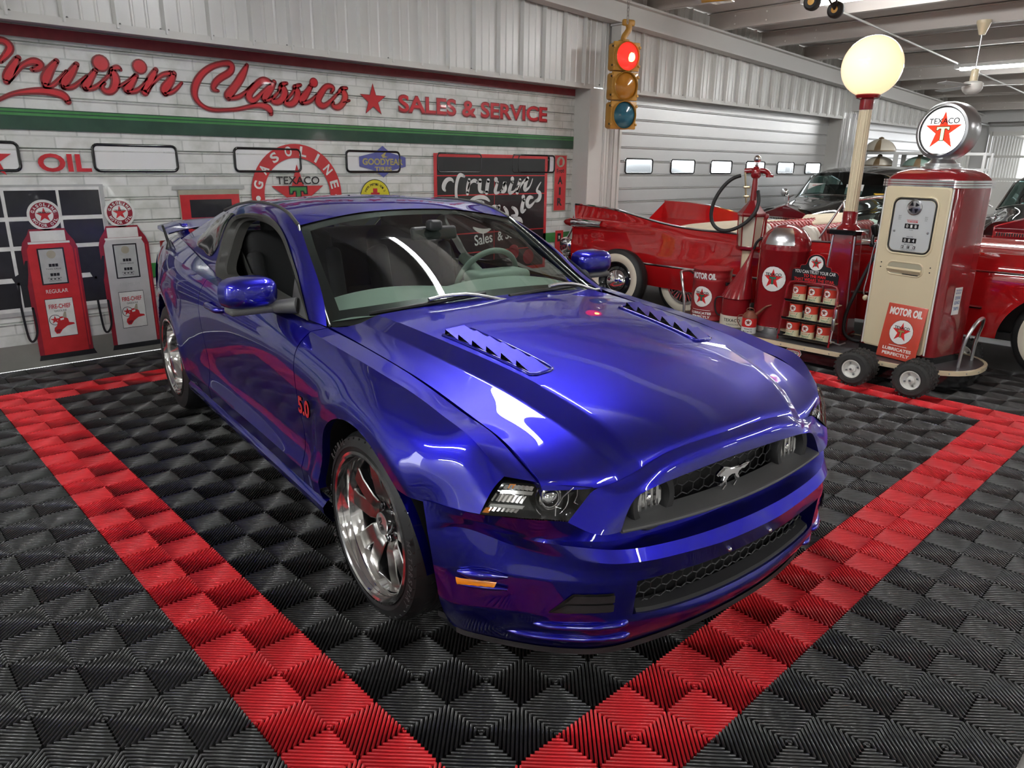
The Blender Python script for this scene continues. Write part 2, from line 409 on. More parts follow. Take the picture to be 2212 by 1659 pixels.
print_mat('pr_road', (0.24, 0.235, 0.21), wear=0.4, scale=4)
print_mat('pr_ledred', (0.22, 0.015, 0.02))

GY = 5.14            # room face of the gable wall
DY = 5.36            # face of the doors
Q = 0.1524           # one quadrant of a floor tile

def zb(x):           # underside of the purlins: the roof falls towards +x
    return 3.36 - 0.035 * (x - 6.76)

# ------------------------------------------------------------------ floor
mb = MB()
mb.add([(-9, -16, -0.017), (34, -16, -0.017), (34, 12, -0.017), (-9, 12, -0.017)], [(0, 1, 2, 3)])
tag(mb.build('floor', 'concrete', smooth=0), kind='structure')

def tile_floor():
    """interlocking ribbed tiles: each 2 x 2 quadrants of diagonal ribs, red border one tile wide"""
    n = 18
    D = Q * math.sqrt(2)
    s = (np.arange(n) + 0.5) * D / n
    hw = np.minimum(s, D - s) - 0.0012
    w, wt, h = 0.0035, 0.0017, 0.0120
    prof = np.array([(-w, -h), (-w, -0.0022), (-wt, 0), (wt, 0), (w, -0.0022), (w, -h)])
    rv = []
    for e in (-1, 1):
        for a, b in prof:
            rv.append(np.stack([s + a, e * hw, np.full(n, b)], -1))
    rv = np.stack(rv, 1)                                # n x 12 x 3 : along, across, z
    fr = [(k, k + 6, k + 7, k + 1) for k in range(5)] + [(0, 1, 2, 3, 4, 5)[::-1], (6, 7, 8, 9, 10, 11)]
    quads = []
    I0, I1, J0, J1 = -16, 39, -5, 35
    for i in range(I0, I1):
        for j in range(J0, J1): quads.append((i, j))
    V = []; mi = []
    c = math.sqrt(.5)
    for i, j in quads:
        # vertex (i, j) concentric when i - j even
        par = (i - j) % 2 == 0
        if par: o = (i, j); d = (c, c)
        else: o = (i + 1, j); d = (-c, c)
        x = o[0] * Q + rv[..., 0] * d[0] - rv[..., 1] * d[1]
        y = o[1] * Q + rv[..., 0] * d[1] + rv[..., 1] * d[0]
        V.append(np.stack([x, y, rv[..., 2]], -1).reshape(-1, 3))
        red = ((-1 <= i < 1 and -1 <= j < 31) or (-1 <= j < 1 and -1 <= i < 31) or (29 <= j < 31 and -1 <= i < 31) or (29 <= i < 31 and -1 <= j < 31))
        if i >= 39: red = False
        mi.append(1 if red else 0)
    V = np.concatenate(V)
    nb = len(quads) * n
    F4 = np.array([f for f in fr if len(f) == 4]); F6 = np.array([f for f in fr if len(f) == 6])
    base = (np.arange(nb) * 12)[:, None, None]
    f4 = (base + F4[None]).reshape(-1, 4); f6 = (base + F6[None]).reshape(-1, 6)
    me = bpy.data.meshes.new('tile_mat')
    me.vertices.add(len(V)); me.vertices.foreach_set('co', V.ravel().astype(np.float32))
    nl = f4.size + f6.size
    me.loops.add(nl); me.loops.foreach_set('vertex_index', np.concatenate([f4.ravel(), f6.ravel()]).astype(np.int32))
    npoly = len(f4) + len(f6)
    me.polygons.add(npoly)
    st = np.concatenate([np.arange(len(f4)) * 4, len(f4) * 4 + np.arange(len(f6)) * 6])
    me.polygons.foreach_set('loop_start', st.astype(np.int32))
    m1 = np.repeat(np.array(mi), n)
    mm = np.concatenate([np.repeat(m1, len(F4)), np.repeat(m1, len(F6))])
    for k in ('rib_black', 'rib_red'): me.materials.append(M[k])
    me.polygons.foreach_set('material_index', mm.astype(np.int32))
    me.update(calc_edges=True); me.validate()
    o = bpy.data.objects.new('tile_mat', me); COL.objects.link(o)
    tag(o, 'black interlocking ribbed floor tiles with a red border band', 'floor mat', kind='structure')
    # carrier web under the ribs: thin cross bars on a dark bed
    b = MB()
    x0, x1, y0, y1 = I0 * Q, I1 * Q, J0 * Q, J1 * Q
    b.add([(x0, y0, -0.0150), (x1, y0, -0.0150), (x1, y1, -0.0150), (x0, y1, -0.0150)], [(0, 1, 2, 3)])
    b.build('tile_bed', 'under', o, smooth=0)
tile_floor()

# ------------------------------------------------------------------ gable wall with door openings
def corrugated(name, x0, x1, z0, zt, y, mats, step=0.335, d=0.045, facing=-1):
    """vertical-rib sheet: wide pans, narrow raised ribs, two faint stiffeners in each pan; zt(x) gives the top"""
    xs = []; dy = []
    x = x0
    while x < x1 - 1e-6:
        for fx, v in ((0, 0), (.035, 1), (.075, 1), (.11, 0), (.36, 0), (.385, .22), (.415, .22), (.44, 0), (.66, 0), (.685, .22), (.715, .22), (.74, 0)):
            xs.append(x + fx * step); dy.append(v)
        x += step
    xs.append(x1); dy.append(0)
    xs = np.minimum(np.array(xs), x1); dy = np.array(dy)
    b = MB()
    P = np.stack([np.stack([xs, y + facing * d * dy, np.full_like(xs, z0)], -1), np.stack([xs, y + facing * d * dy, np.array([zt(q) for q in xs])], -1)])
    b.grid(P, 0)
    k = 0
    x = x0
    while x < x1 - .1:
        for fx in ((.13,), (.13, .96))[k % 3 == 0]:
            b.ball((x + fx * step, y + facing * .004, z0 + .035), .008, 8, 4, 1)
        x += step; k += 1
    o = b.build(name, mats, smooth=0)
    return tag(o, kind='structure')
HZ = 2.40
corrugated('wall_gable', -6.0, 6.2 + 0.25, HZ + .01, lambda x: zb(x) + .2, GY, ['white_metal', 'screw'])
corrugated('wall_gable_east', 6.45, 6.80, 0.0, lambda x: zb(x) + .2, GY, ['white_metal', 'screw'], step=.175)
corrugated('wall_gable_far', 6.80, 26.0, HZ + .01, lambda x: zb(x) + .2, GY, ['white_metal', 'screw'])
corrugated('wall_column_far', 13.2, 13.95, 0.0, lambda x: HZ + .1, GY - .004, ['galv', 'screw'], step=.25)
corrugated('wall_column_end', 20.3, 26.0, 0.0, lambda x: HZ + .1, GY - .004, ['white_metal', 'screw'], step=.3)
b = MB()
for x0, x1 in ((-6, 6.2), (6.84, 13.2), (13.95, 20.3)):
    b.box(((x0 + x1) / 2, (GY + DY) / 2 + .01, HZ + .02), (x1 - x0 + .04, DY - GY + .06, .04))     # header
    b.box(((x0 + x1) / 2, GY - .018, HZ + .01), (x1 - x0 + .1, .03, .05))
    for s, xx in ((1, x1), (-1, x0)):
        b.box((xx + s * .02, (GY + DY) / 2 + .01, HZ / 2), (.04, DY - GY + .06, HZ))
        b.box((xx + s * .13, GY - .012, HZ / 2), (.25 if xx < 6.5 and s > 0 else .04, .03, HZ))
tag(b.build('trim_1', 'trim', smooth=0), kind='structure')

# ------------------------------------------------------------------ sectional doors
def door_profile(zs0, zs1, rib=0.176, g=0.0085):
    out = []
    z = zs0; k = 0
    while z < zs1 - 1e-6:
        t = min(z + rib, zs1)
        deep = 1.9 if k % 3 == 0 else 1.0
        out += [(z, g * deep), (z + .007, 0), (t - .022, 0), (t - .010, -g), (t - .004, -g)]
        z = t; k += 1
    out.append((zs1, 0))
    return out

def garage_door(name, x0, x1, ztop, mats, win_x, ww, wz, frame_mat, pane_mat, label):
    b = MB()
    pf = door_profile(0.0, ztop)
    xs = np.linspace(x0, x1, 40)
    holes = [(w, w + ww) for w in win_x]
    cuts = sorted({x0, x1, *[q for h in holes for q in h]})
    zc = [p for p in pf]
    for a, c in zip(cuts[:-1], cuts[1:]):
        if c < x0 or a > x1: continue
        hole = any(abs(a - h[0]) < 1e-6 for h in holes)
        if not hole or pane_mat is None:
            P = np.array([[(a, DY + d, z), (c, DY + d, z)] for z, d in zc])
            b.grid(P, 0, flip=True)
        else:
            for lo, hi in ((-1, wz[0]), (wz[1], 99)):
                seg = [(z, d) for z, d in zc if lo < z < hi]
                if lo > 0: seg = [(wz[1], 0)] + seg
                if hi < 9: seg = seg + [(wz[0], 0)]
                b.grid(np.array([[(a, DY + d, z), (c, DY + d, z)] for z, d in seg]), 0, flip=True)
    o = b.build(name, mats, smooth=25)
    tag(o, kind='structure')
    for w in win_x:
        f = MB()
        zc0 = (wz[0] + wz[1]) / 2; r = .035; hw, hh = ww / 2, (wz[1] - wz[0]) / 2
        path = []
        for cx, cz, a0 in ((hw - r, hh - r, 0), (-hw + r, hh - r, PI / 2), (-hw + r, -hh + r, PI), (hw - r, -hh + r, 1.5 * PI)):
            for a in np.linspace(a0, a0 + PI / 2, 5): path.append((w + hw + cx + r * math.cos(a), DY - .006, zc0 + cz + r * math.sin(a)))
        f.tube(path, .011, 8, 0, closed=True)
        fo = f.build('window_frame', frame_mat, o, smooth=60)
        if pane_mat:
            p = MB(); p.box((w + hw, DY + .012, zc0), (ww, .006, hh * 2))
            p.build('window_pane', pane_mat, o, smooth=0)
    return o
defm('pane_clear', (0.9, 0.95, 0.95), 0.02, trans=1.0, ior=1.15)
d1 = garage_door('door_1', -6.0, 6.2, HZ, ['brick'], [-.245 + 1.083 * k for k in range(-4, 6)] + [5.262], .606, (1.432, 1.622), 'gloss_black', None, '')
d2 = garage_door('door_2', 6.84, 13.2, HZ, ['galv'], [7.25 + 1.045 * k for k in range(6)], .60, (1.425, 1.612), 'gloss_black', 'pane_clear', '')
defm('pane_pale', (.60, .60, .64), .06, spec=.6)
defm('pane_print', (.74, .75, .74), .05, spec=.6)
for _x in [-.245 + 1.083 * k for k in range(-4, 6)] + [5.262]:
    p = MB(); p.box((_x + .303, DY - .004, 1.527), (.60, .004, .184)); p.build('window_pane', 'pane_pale' if _x > 4 else 'pane_print', d1, smooth=0)
d3 = garage_door('door_3', 13.95, 20.3, HZ, ['galv'], [14.4 + 1.045 * k for k in range(6)], .60, (1.425, 1.612), 'gloss_black', 'pane_clear', '')

# ---- the painted mural on door 1 (thin paint layers on the steel)
YP = DY - .0125
_lay = [0]
def wallT(off=0.0):
    """maps (x, z) drawings onto the door face"""
    return np.array([[1, 0, 0, 0], [0, 0, -1, YP - off], [0, 1, 0, 0], [0, 0, 0, 1.0]])
def L(k): return wallT(.0007 * k)
def rect(mb, x0, x1, z0, z1, mi, k): poly(mb, [(x0, z0), (x1, z0), (x1, z1), (x0, z1)], 0, mi, L(k))
def words(mb, s, cx, cz, w, h, mi, k, bold=.02, rot=0.0, space=1.0):
    v, f = fit_text(s, w, h, bold, space)
    c, n = math.cos(rot), math.sin(rot)
    v = np.c_[v[:, 0] * c - v[:, 1] * n + cx, v[:, 0] * n + v[:, 1] * c + cz, v[:, 2]]
    mb.add(v, f, mi, L(k))

# fascia bands
m = MB()
rect(m, -6, 6.19, 2.315, 2.392, 0, 1); rect(m, -6, 6.19, 1.805, 1.850, 1, 1); rect(m, -6, 6.19, 1.710, 1.805, 2, 1)
rect(m, -6, 6.19, 1.822, 1.830, 2, 2); rect(m, -6, 6.19, 1.846, 1.853, 2, 2)
rect(m, -6, 6.19, 2.308, 2.316, 3, 1)
rect(m, -6, 6.19, 0.60, 0.715, 1, 1)
rect(m, -6, 6.19, 0.0, 0.185, 4, 1)
m.build('painted_band', ['pr_maroon', 'pr_green', 'pr_dkgreen', 'pr_grey', 'pr_road'], d1, smooth=0)
# script lettering, darker rim below the bright face
m = MB()
for pts, w in SCRIPT:
    ribbon(m, pts, [q * 1.0 + .014 for q in w], 0, 0, L(2))
for pts, w in SCRIPT:
    ribbon(m, pts, [max(q - .012, .004) for q in w], 0, 1, L(4))
for x, z, r in DOTS:
    poly(m, disc_pts(r * .6, 16, (x, z)), 0, 0, L(2)); poly(m, disc_pts(r * .48, 16, (x, z)), 0, 1, L(4))
st = [(3.322 + x, 2.087 + z) for x, z in star_pts(.155)]
poly(m, st, 0, 0, L(2)); poly(m, [(3.322 + x, 2.087 + z) for x, z in star_pts(.14)], 0, 1, L(3))
words(m, 'SALES & SERVICE', 4.663, 2.078, 2.11, .172, 0, 2, .035)
words(m, 'SALES & SERVICE', 4.661, 2.081, 2.085, .150, 1, 3, .022)
poly(m, [(.19 + x, 1.505 + z) for x, z in star_pts(.13)], 0, 1, L(3))
words(m, 'OIL', .640, 1.488, .345, .128, 1, 3, .03)
m.build('painted_lettering', ['pr_ledred', 'pr_sign_red'], d1, smooth=0)
# big round sign
def arc_text(mb, s, cx, cz, r, a0, a1, h, mi, k, bold=.03, flip=False, w=None):
    for q, ch in zip(np.linspace(a0, a1, len(s)), s):
        if ch == ' ': continue
        a = math.radians(q)
        words(mb, ch, cx + r * math.cos(a), cz + r * math.sin(a), (w or h * .8) * (.35 if ch == 'I' else 1), h, mi, k, bold, a + (PI / 2 if flip else -PI / 2))
def ring(mb, cx, cz, r0, r1, mi, k, n=56):
    a = np.linspace(0, 2 * PI, n + 1)
    P = np.stack([np.c_[cx + r0 * np.cos(a), cz + r0 * np.sin(a), 0 * a], np.c_[cx + r1 * np.cos(a), cz + r1 * np.sin(a), 0 * a]])
    mb.grid(P, mi, L(k), flip=True)
def star_T(mb, cx, cz, R, k, cols, texts=True, T=None):
    """star with a T and a name above, on the door"""
    red, green, blk = cols
    poly(mb, [(cx + x, cz + z) for x, z in star_pts(R)], 0, red, L(k))
    for e, c, kk in ((.02, blk, k + 1), (0, green, k + 2)):
        e *= R / .5
        poly(mb, [(cx - .30 * R - e, cz + .26 * R + e), (cx - .30 * R - e, cz + .06 * R - e), (cx - .24 * R + e, cz + .06 * R - e), (cx - .2 * R + e, cz + .15 * R - e), (cx - .07 * R - e, cz + .15 * R - e), (cx - .07 * R - e, cz - .42 * R - e),
                  (cx + .07 * R + e, cz - .42 * R - e), (cx + .07 * R + e, cz + .15 * R - e), (cx + .2 * R - e, cz + .15 * R - e), (cx + .24 * R - e, cz + .06 * R - e), (cx + .30 * R + e, cz + .06 * R - e), (cx + .30 * R + e, cz + .26 * R + e)], 0, c, L(kk))
    if texts: words(mb, 'TEXACO', cx, cz + .46 * R, 1.5 * R, .24 * R, blk, k + 3, .012)
m = MB()
cx, cz = 2.483, 1.225
ring(m, cx, cz, .325, .445, 0, 1)
arc_text(m, 'GASOLINE', cx, cz, .385, 166, 14, .085, 1, 2)
arc_text(m, 'MOTOR OIL', cx, cz, .385, 205, 335, .085, 1, 2, flip=True)
for s in (-1, 1): poly(m, disc_pts(.022, 14, (cx + s * .385, cz - .02)), 0, 1, L(2))
star_T(m, cx, cz, .27, 2, (0, 2, 3), texts=False)
words(m, 'TEXACO', cx + .005, 1.355, .424, .068, 3, 6, .012)
m.build('painted_round_sign', ['pr_red', 'pr_white', 'pr_green', 'pr_black'], d1, smooth=0)
# tyre sign behind a window, round yellow sign
m = MB()
cx, cz = 3.409, 1.527
_wp = [(cx + .02, cz - .10), (cx + .34, cz - .10), (cx + .34, cz + .09), (cx - .02, cz + .09)]
poly(m, [(cx, cz + .15), (cx + .09, cz + .085), (cx + .27, cz + .045), (cx + .27, cz - .045), (cx + .09, cz - .085), (cx, cz - .15), (cx - .09, cz - .085), (cx - .27, cz - .045), (cx - .27, cz + .045), (cx - .09, cz + .085)], 0, 0, L(1))
words(m, 'GOODYEAR', cx, cz, .47, .062, 1, 2, .03); words(m, 'TIRES', cx, cz - .068, .2, .042, 1, 2, .03)
poly(m, [(cx - .02, cz + .06), (cx + .045, cz + .10), (cx + .02, cz + .055), (cx + .06, cz + .045), (cx, cz + .035)], 0, 1, L(2))
m.build('painted_tire_sign', ['pr_blue', 'pr_gold'], d1, smooth=0)
m = MB()
cx, cz = 3.305, 1.19
poly(m, disc_pts(.172, 40, (cx, cz)), 0, 1, L(1)); poly(m, disc_pts(.165, 40, (cx, cz)), 0, 0, L(2))
arc_text(m, 'Penn Permit No. 2', cx, cz, .125, 150, 30, .022, 1, 3, .01)
rect(m, cx - .05, cx + .05, cz + .02, cz + .045, 2, 3); rect(m, cx - .025, cx + .025, cz + .045, cz + .085, 2, 3)
words(m, 'PENNZOIL', cx, cz - .005, .29, .042, 1, 3, .03)
m.build('painted_yellow_sign', ['pr_yellow', 'pr_black', 'pr_red'], d1, smooth=0)
# black company board
m = MB()
rect(m, 4.032, 5.745, .30, 1.622, 0, 1); rect(m, 4.075, 5.70, .34, 1.585, 1, 2)
for z in (1.395, 1.19, .775, .56): rect(m, 4.04, 5.74, z - .006, z + .006, 0, 3)
rect(m, 4.885, 4.893, .34, 1.39, 0, 3)
for pts, w in BOARD: ribbon(m, pts, [q * .95 for q in w], 0, 2, L(4))
for x, z in BDOTS: poly(m, disc_pts(.028, 14, (x, z)), 0, 2, L(4))
ribbon(m, [(4.576, .835), (4.66, .80), (4.75, .79), (4.83, .81)], [.02, .05, .05, .02], 0, 2, L(4))
words(m, 'Sales', 4.725, .705, .27, .12, 2, 4, .012, .12); words(m, '& Service', 5.19, .745, .50, .11, 2, 4, .012, .10)
for k, (x, z) in enumerate(((4.3, .50), (5.2, .52), (5.45, .45))): poly(m, disc_pts(.09, 24, (x, z)), 0, 3, L(3))
m.build('painted_company_board', ['pr_red', 'pr_black', 'pr_white', 'pr_maroon'], d1, smooth=0)
# narrow upright sign and small plate
m = MB()
rect(m, 5.862, 6.085, .972, 1.638, 2, 1); rect(m, 5.872, 6.075, .982, 1.628, 0, 2)
poly(m, [(5.972 + .072 * math.cos(a), 1.555 + .062 * math.sin(a)) for a in np.linspace(0, 2 * PI, 25)[:-1]], 0, 2, L(3))
poly(m, [(5.95, 1.51), (6.0, 1.52), (6.005, 1.575), (5.975, 1.60), (5.945, 1.56)], 0, 0, L(4))
words(m, 'Free', 5.972, 1.452, .13, .055, 3, 3, .01, .12)
for k, c in enumerate('AIR'): words(m, c, 5.972, 1.34 - .128 * k, .085 * (.4 if c == 'I' else 1), .092, 3, 3, .045)
rect(m, 5.915, 6.06, .36, .735, 0, 2); rect(m, 5.955, 6.02, .60, .70, 3, 3); rect(m, 5.975, 6.0, .63, .67, 2, 4)
m.build('painted_air_sign', ['pr_red', 'pr_white', 'pr_tan', 'pr_black'], d1, smooth=0)
# red door print, multi-pane windows
m = MB()
rect(m, 1.38, 1.98, 1.287, 1.318, 3, 1); rect(m, 1.42, 1.93, .10, 1.285, 4, 1)
rect(m, 1.43, 1.925, .10, 1.245, 0, 2); rect(m, 1.505, 1.855, 1.06, 1.205, 1, 3); rect(m, 1.505, 1.855, .62, 1.03, 1, 3); rect(m, 1.505, 1.855, .2, .58, 1, 3)
for dx in (0, -2.05):
    rect(m, -.74 + dx, .87 + dx, .40, 1.335, 3, 1); rect(m, -.74 + dx, .84 + dx, .43, 1.318, 2, 2)
    for a, c in ((.567, .835), (.227, .548), (-.105, .205), (-.44, -.128)):
        for z0, z1 in ((1.112, 1.295), (.905, 1.082), (.680, .875), (.46, .645)):
            rect(m, a + dx, c + dx, z0, z1, 1, 3)
rect(m, 1.10, 1.42, .60, .715, 5, 2)
m.build('painted_windows', ['pr_red', 'pr_dark', 'pr_white', 'pr_grey', 'pr_tan', 'pr_green'], d1, smooth=0)
# the two painted fuel pumps
def painted_pump(cx, col_face, word, wordcol, dx=0.0):
    m = MB()      # 0 red 1 face 2 dark 3 white 4 dial 5 tan 6 deep red 7 word
    x = lambda a: cx + a
    poly(m, [(x(-.19), .045), (x(.205), .045), (x(.18), .10), (x(-.175), .10)], 0, 2, L(4))
    poly(m, [(x(-.182), .085), (x(.182), .085), (x(.182), .88), (x(.165), .93), (x(.13), .985), (x(.115), 1.022), (x(-.115), 1.022), (x(-.13), .985), (x(-.168), .93), (x(-.182), .88)], 0, 6, L(5))
    poly(m, [(x(-.15), .085), (x(.15), .085), (x(.148), .875), (x(.128), .915), (x(-.128), .915), (x(-.148), .875)], 0, 1, L(6))
    rect(m, x(-.135), x(.135), .915, .93, 3, 7)
    rect(m, x(-.112), x(.112), .932, 1.008, 3, 6)
    rect(m, x(.158), x(.168), .12, .87, 0, 6)
    poly(m, disc_pts(.11, 32, (x(0), 1.12)), 0, 3, L(5)); ring(m, x(0), 1.12, .058, .092, 6, 6); poly(m, [(x(0) + a, 1.12 + b) for a, b in star_pts(.055)], 0, 0, L(7))
    arc_text(m, 'GASOLINE', x(0), 1.12, .075, 160, 20, .022, 3, 8, .03); arc_text(m, 'MOTOR OIL', x(0), 1.12, .075, 205, 335, .022, 3, 8, .03, flip=True)
    words(m, 'TEXACO', x(0), 1.138, .075, .014, 2, 8, .03)
    rect(m, x(-.088), x(.088), .612, .882, 2, 7); rect(m, x(-.078), x(.078), .622, .872, 4, 8)
    poly(m, disc_pts(.03, 18, (x(0), .835)), 0, 5, L(9))
    for z in (.755, .685):
        for k in (-1, 0, 1): rect(m, x(.004 + k * .021 - .009), x(.004 + k * .021 + .009), z - .011, z + .011, 2, 9)
    for z, w in ((.728, .1), (.66, .09), (.64, .08)): words(m, 'THIS SALE' if z > .7 else 'GALLONS', x(0), z, w, .009, 2, 9, .0)
    for k in (-1, 0, 1): rect(m, x(k * .025 - .006), x(k * .025 + .006), .648, .656, 2, 9)
    words(m, word, x(0), .562, .145, .028, 7, 7, .0)
    rect(m, x(-.093), x(.093), .212, .506, 2, 7); rect(m, x(-.09), x(.09), .216, .502, 3, 8)
    words(m, 'FIRE-CHIEF', x(0), .447, .145, .034, 0, 9, .02); words(m, 'GASOLINE', x(0), .412, .082, .014, 2, 9, .0)
    poly(m, [(x(-.045) + a, .345 + b) for a, b in star_pts(.033)], 0, 0, L(9))
    ring(m, x(-.045), .345, .036, .040, 2, 9)
    poly(m, [(x(-.062), .262), (x(-.05), .238), (x(-.028), .238), (x(-.005), .268), (x(.03), .292), (x(.082), .300), (x(.075), .312), (x(.045), .318), (x(.04), .345), (x(.02), .368), (x(-.01), .366), (x(-.028), .345), (x(-.034), .318), (x(-.04), .30), (x(-.058), .285)], 0, 0, L(10))
    poly(m, [(x(-.054), .258), (x(-.044), .246), (x(-.03), .246), (x(-.012), .27), (x(-.03), .272), (x(-.044), .27)], 0, 6, L(11))
    poly(m, [(x(.005), .362), (x(.022), .402), (x(.034), .400), (x(.032), .352)], 0, 5, L(11))
    poly(m, [(x(-.012), .352), (x(.014), .356), (x(.012), .342), (x(-.01), .338)], 0, 3, L(11))
    # hose and nozzle painted at the side
    ribbon(m, [(x(-.235), .64), (x(-.245), .50), (x(-.24), .32), (x(-.215), .20), (x(-.19), .22), (x(-.17), .35), (x(-.175), .45)], .016, 0, 2, L(7))
    poly(m, [(x(-.27), .68), (x(-.2), .72), (x(-.17), .80), (x(-.155), .80), (x(-.165), .70), (x(-.18), .62), (x(-.25), .63)], 0, 2, L(7))
    return m.build('painted_fuel_pump', ['pr_red', col_face, 'pr_dark', 'pr_white', 'pr_grey', 'pr_tan', 'pr_maroon', wordcol], d1, smooth=0)
painted_pump(.452, 'pr_red', 'REGULAR', 'pr_white')
painted_pump(.962, 'pr_silver', 'PREMIUM', 'pr_grey')

# ------------------------------------------------------------------ roof
X0, X1, YS = -9.0, 26.0, -16.0
b = MB()
def roof_quad(b, dz, x0, x1, y0, y1, mi=0):
    b.add([(x0, y0, zb(x0) + dz), (x1, y0, zb(x1) + dz), (x1, y1, zb(x1) + dz), (x0, y1, zb(x0) + dz)], [(0, 3, 2, 1)], mi)
roof_quad(b, .21, X0, X1, YS, GY + .3)
tag(b.build('ceiling', 'deck', smooth=0), kind='structure')
b = MB()
x = -8.4
while x < 25.5:
    z = zb(x)
    b.box((x, (YS + GY) / 2, z + .10), (.012, GY - YS, .20))
    b.box((x + .035, (YS + GY) / 2, z + .004), (.07, GY - YS, .008), 1)
    b.box((x - .035, (YS + GY) / 2, z + .196), (.07, GY - YS, .008))
    for y in (4.75, 4.3, -1.2, -1.7):
        for dz in (.05, .15): b.ball((x - .007, y, z + dz), .011, 6, 4, 2)
    x += 1.42
tag(b.build('ceiling_purlins', ['purlin', 'beam', 'white'], smooth=0), kind='structure')
def rafter(name, y, d=.25, w=.16):
    b = MB()
    for x0, x1 in ((X0, X1),):
        xm = (x0 + x1) / 2; ln = math.hypot(x1 - x0, zb(x1) - zb(x0)); ry = math.atan2(zb(x0) - zb(x1), x1 - x0)
        for c, h, ww in ((-.012, .024, w), (-d + .012, .024, w), (-d / 2, d - .04, .02)):
            b.box((xm, y, zb(xm) + c), (ln, ww, h), rot=(0, ry, 0))
    return tag(b.build(name, 'beam', smooth=0), kind='structure')
rafter('beam_gable', GY - .12)
rafter('beam_mid', -2.6, .42)
rafter('beam_south', -9.8, .42)
b = MB()
for x in (6.62, 13.6):
    b.box((x, GY - .11, zb(x) - .42), (.20, .14, .34)); b.box((x, GY - .14, zb(x) - .26), (.26, .2, .02))
tag(b.build('beam_bracket', 'beam', smooth=0), kind='structure')
# ------------------------------------------------------------------ other walls (seen in reflections and through to the right)
corrugated('wall_south', -9, 26, 0, lambda x: zb(x) + .2, YS, ['white_metal', 'screw'], step=.6, facing=1)
b = MB()
b.add([(X0, YS, 0), (X0, GY, 0), (X0, GY, zb(X0) + .2), (X0, YS, zb(X0) + .2)], [(0, 1, 2, 3)])
b.build('wall_west', 'white_metal', smooth=0)['kind'] = 'structure'
# ------------------------------------------------------------------ ceiling lights
defm('lamp_white', (0.7, 0.7, 0.68), 0.4)
def ceiling_light(x, y, ln, label):
    t = empty('ceiling_light', (x, y, zb(x) - .02), 0, label, 'light', 'fluorescent ceiling lights')
    b = MB(); b.box((0, -ln / 2, -.025), (.12, ln, .05)); b.box((0, -.04, -.03), (.14, .08, .07)); b.box((0, -ln + .04, -.03), (.14, .08, .07))
    b.build('housing', 'lamp_white', t, smooth=0)
    for s in (-1, 1):
        b = MB(); b.cyl((s * .032, -.08, -.072), (s * .032, -ln + .08, -.072), .019, n=10)
        b.build('tube', 'lamp_tube', t)
    return t
_where = {0: 'high above the mural door', 1: 'beyond the blue coupe bonnet', 2: 'far back over the open floor'}
for i, x in enumerate((-8.3, -3.0, 2.3, 7.6, 12.9, 18.4)):
    for j, y in enumerate((3.3, -3.4, -10.5)):
        lab = 'white twin tube fluorescent ceiling light out over the open floor'
        if (i, j) == (4, 0): lab = 'lit twin tube ceiling light beside the white ceiling fan'
        if (i, j) == (5, 0): lab = 'lit ceiling light far down the conduit near the round star sign'
        if (i, j) == (3, 0): lab = 'lit ceiling light at the top edge beside the black toy plane wheel'
        ceiling_light(x, y, 2.44, lab)
# ================================================================== the blue coupe
def paint(k, col, metal=0.55, rough=0.32, coat=1.0, spec=0.5, flake=True):
    m = defm(k, col, rough, metal, coat=coat, spec=spec, coat_rough=0.008)
    m.node_tree.nodes['Principled BSDF'].inputs['Coat IOR'].default_value = 1.8
    if flake:
        b = m.node_tree.nodes['Principled BSDF']
        tc = nd(m, 'ShaderNodeTexCoord')
        v = nd(m, 'ShaderNodeTexVoronoi', i_Scale=900.0)
        lk(m, tc, 'Object', v, 'Vector')
        bp = nd(m, 'ShaderNodeBump', i_Strength=0.06, i_Distance=0.002)
        lk(m, v, 'Distance', bp, 'Height')
        lk(m, bp, 'Normal', b, 'Normal')
    return m
paint('blue', (0.008, 0.006, 0.36), metal=0.97, rough=0.40, spec=0.0, flake=False)
defm('dark_trim', (0.02, 0.02, 0.021), 0.5)
defm('seal', (0.045, 0.044, 0.040), 0.55)
defm('grey_trim', (0.10, 0.10, 0.098), 0.45)
defm('interior', (0.018, 0.018, 0.019), 0.75)
defm('seat_cloth', (0.014, 0.014, 0.015), 0.85)
defm('dash', (0.20, 0.235, 0.21), 0.7)
defm('gunmetal', (0.36, 0.35, 0.33), 0.24, 1.0)
defm('polished', (0.80, 0.79, 0.78), 0.10, 1.0)
defm('hub_black', (0.01, 0.01, 0.011), 0.15, coat=0.6)
defm('amber', (0.85, 0.26, 0.01), 0.2, coat=0.5)
defm('tail_red', (0.30, 0.01, 0.01), 0.15, coat=0.6)
defm('tire', (0.014, 0.014, 0.0145), 0.48)
defm('tire_text', (0.05, 0.05, 0.05), 0.5)
defm('disc', (0.25, 0.24, 0.23), 0.4, 1.0)
defm('bright_plastic', (0.65, 0.65, 0.63), 0.15, 0.8)

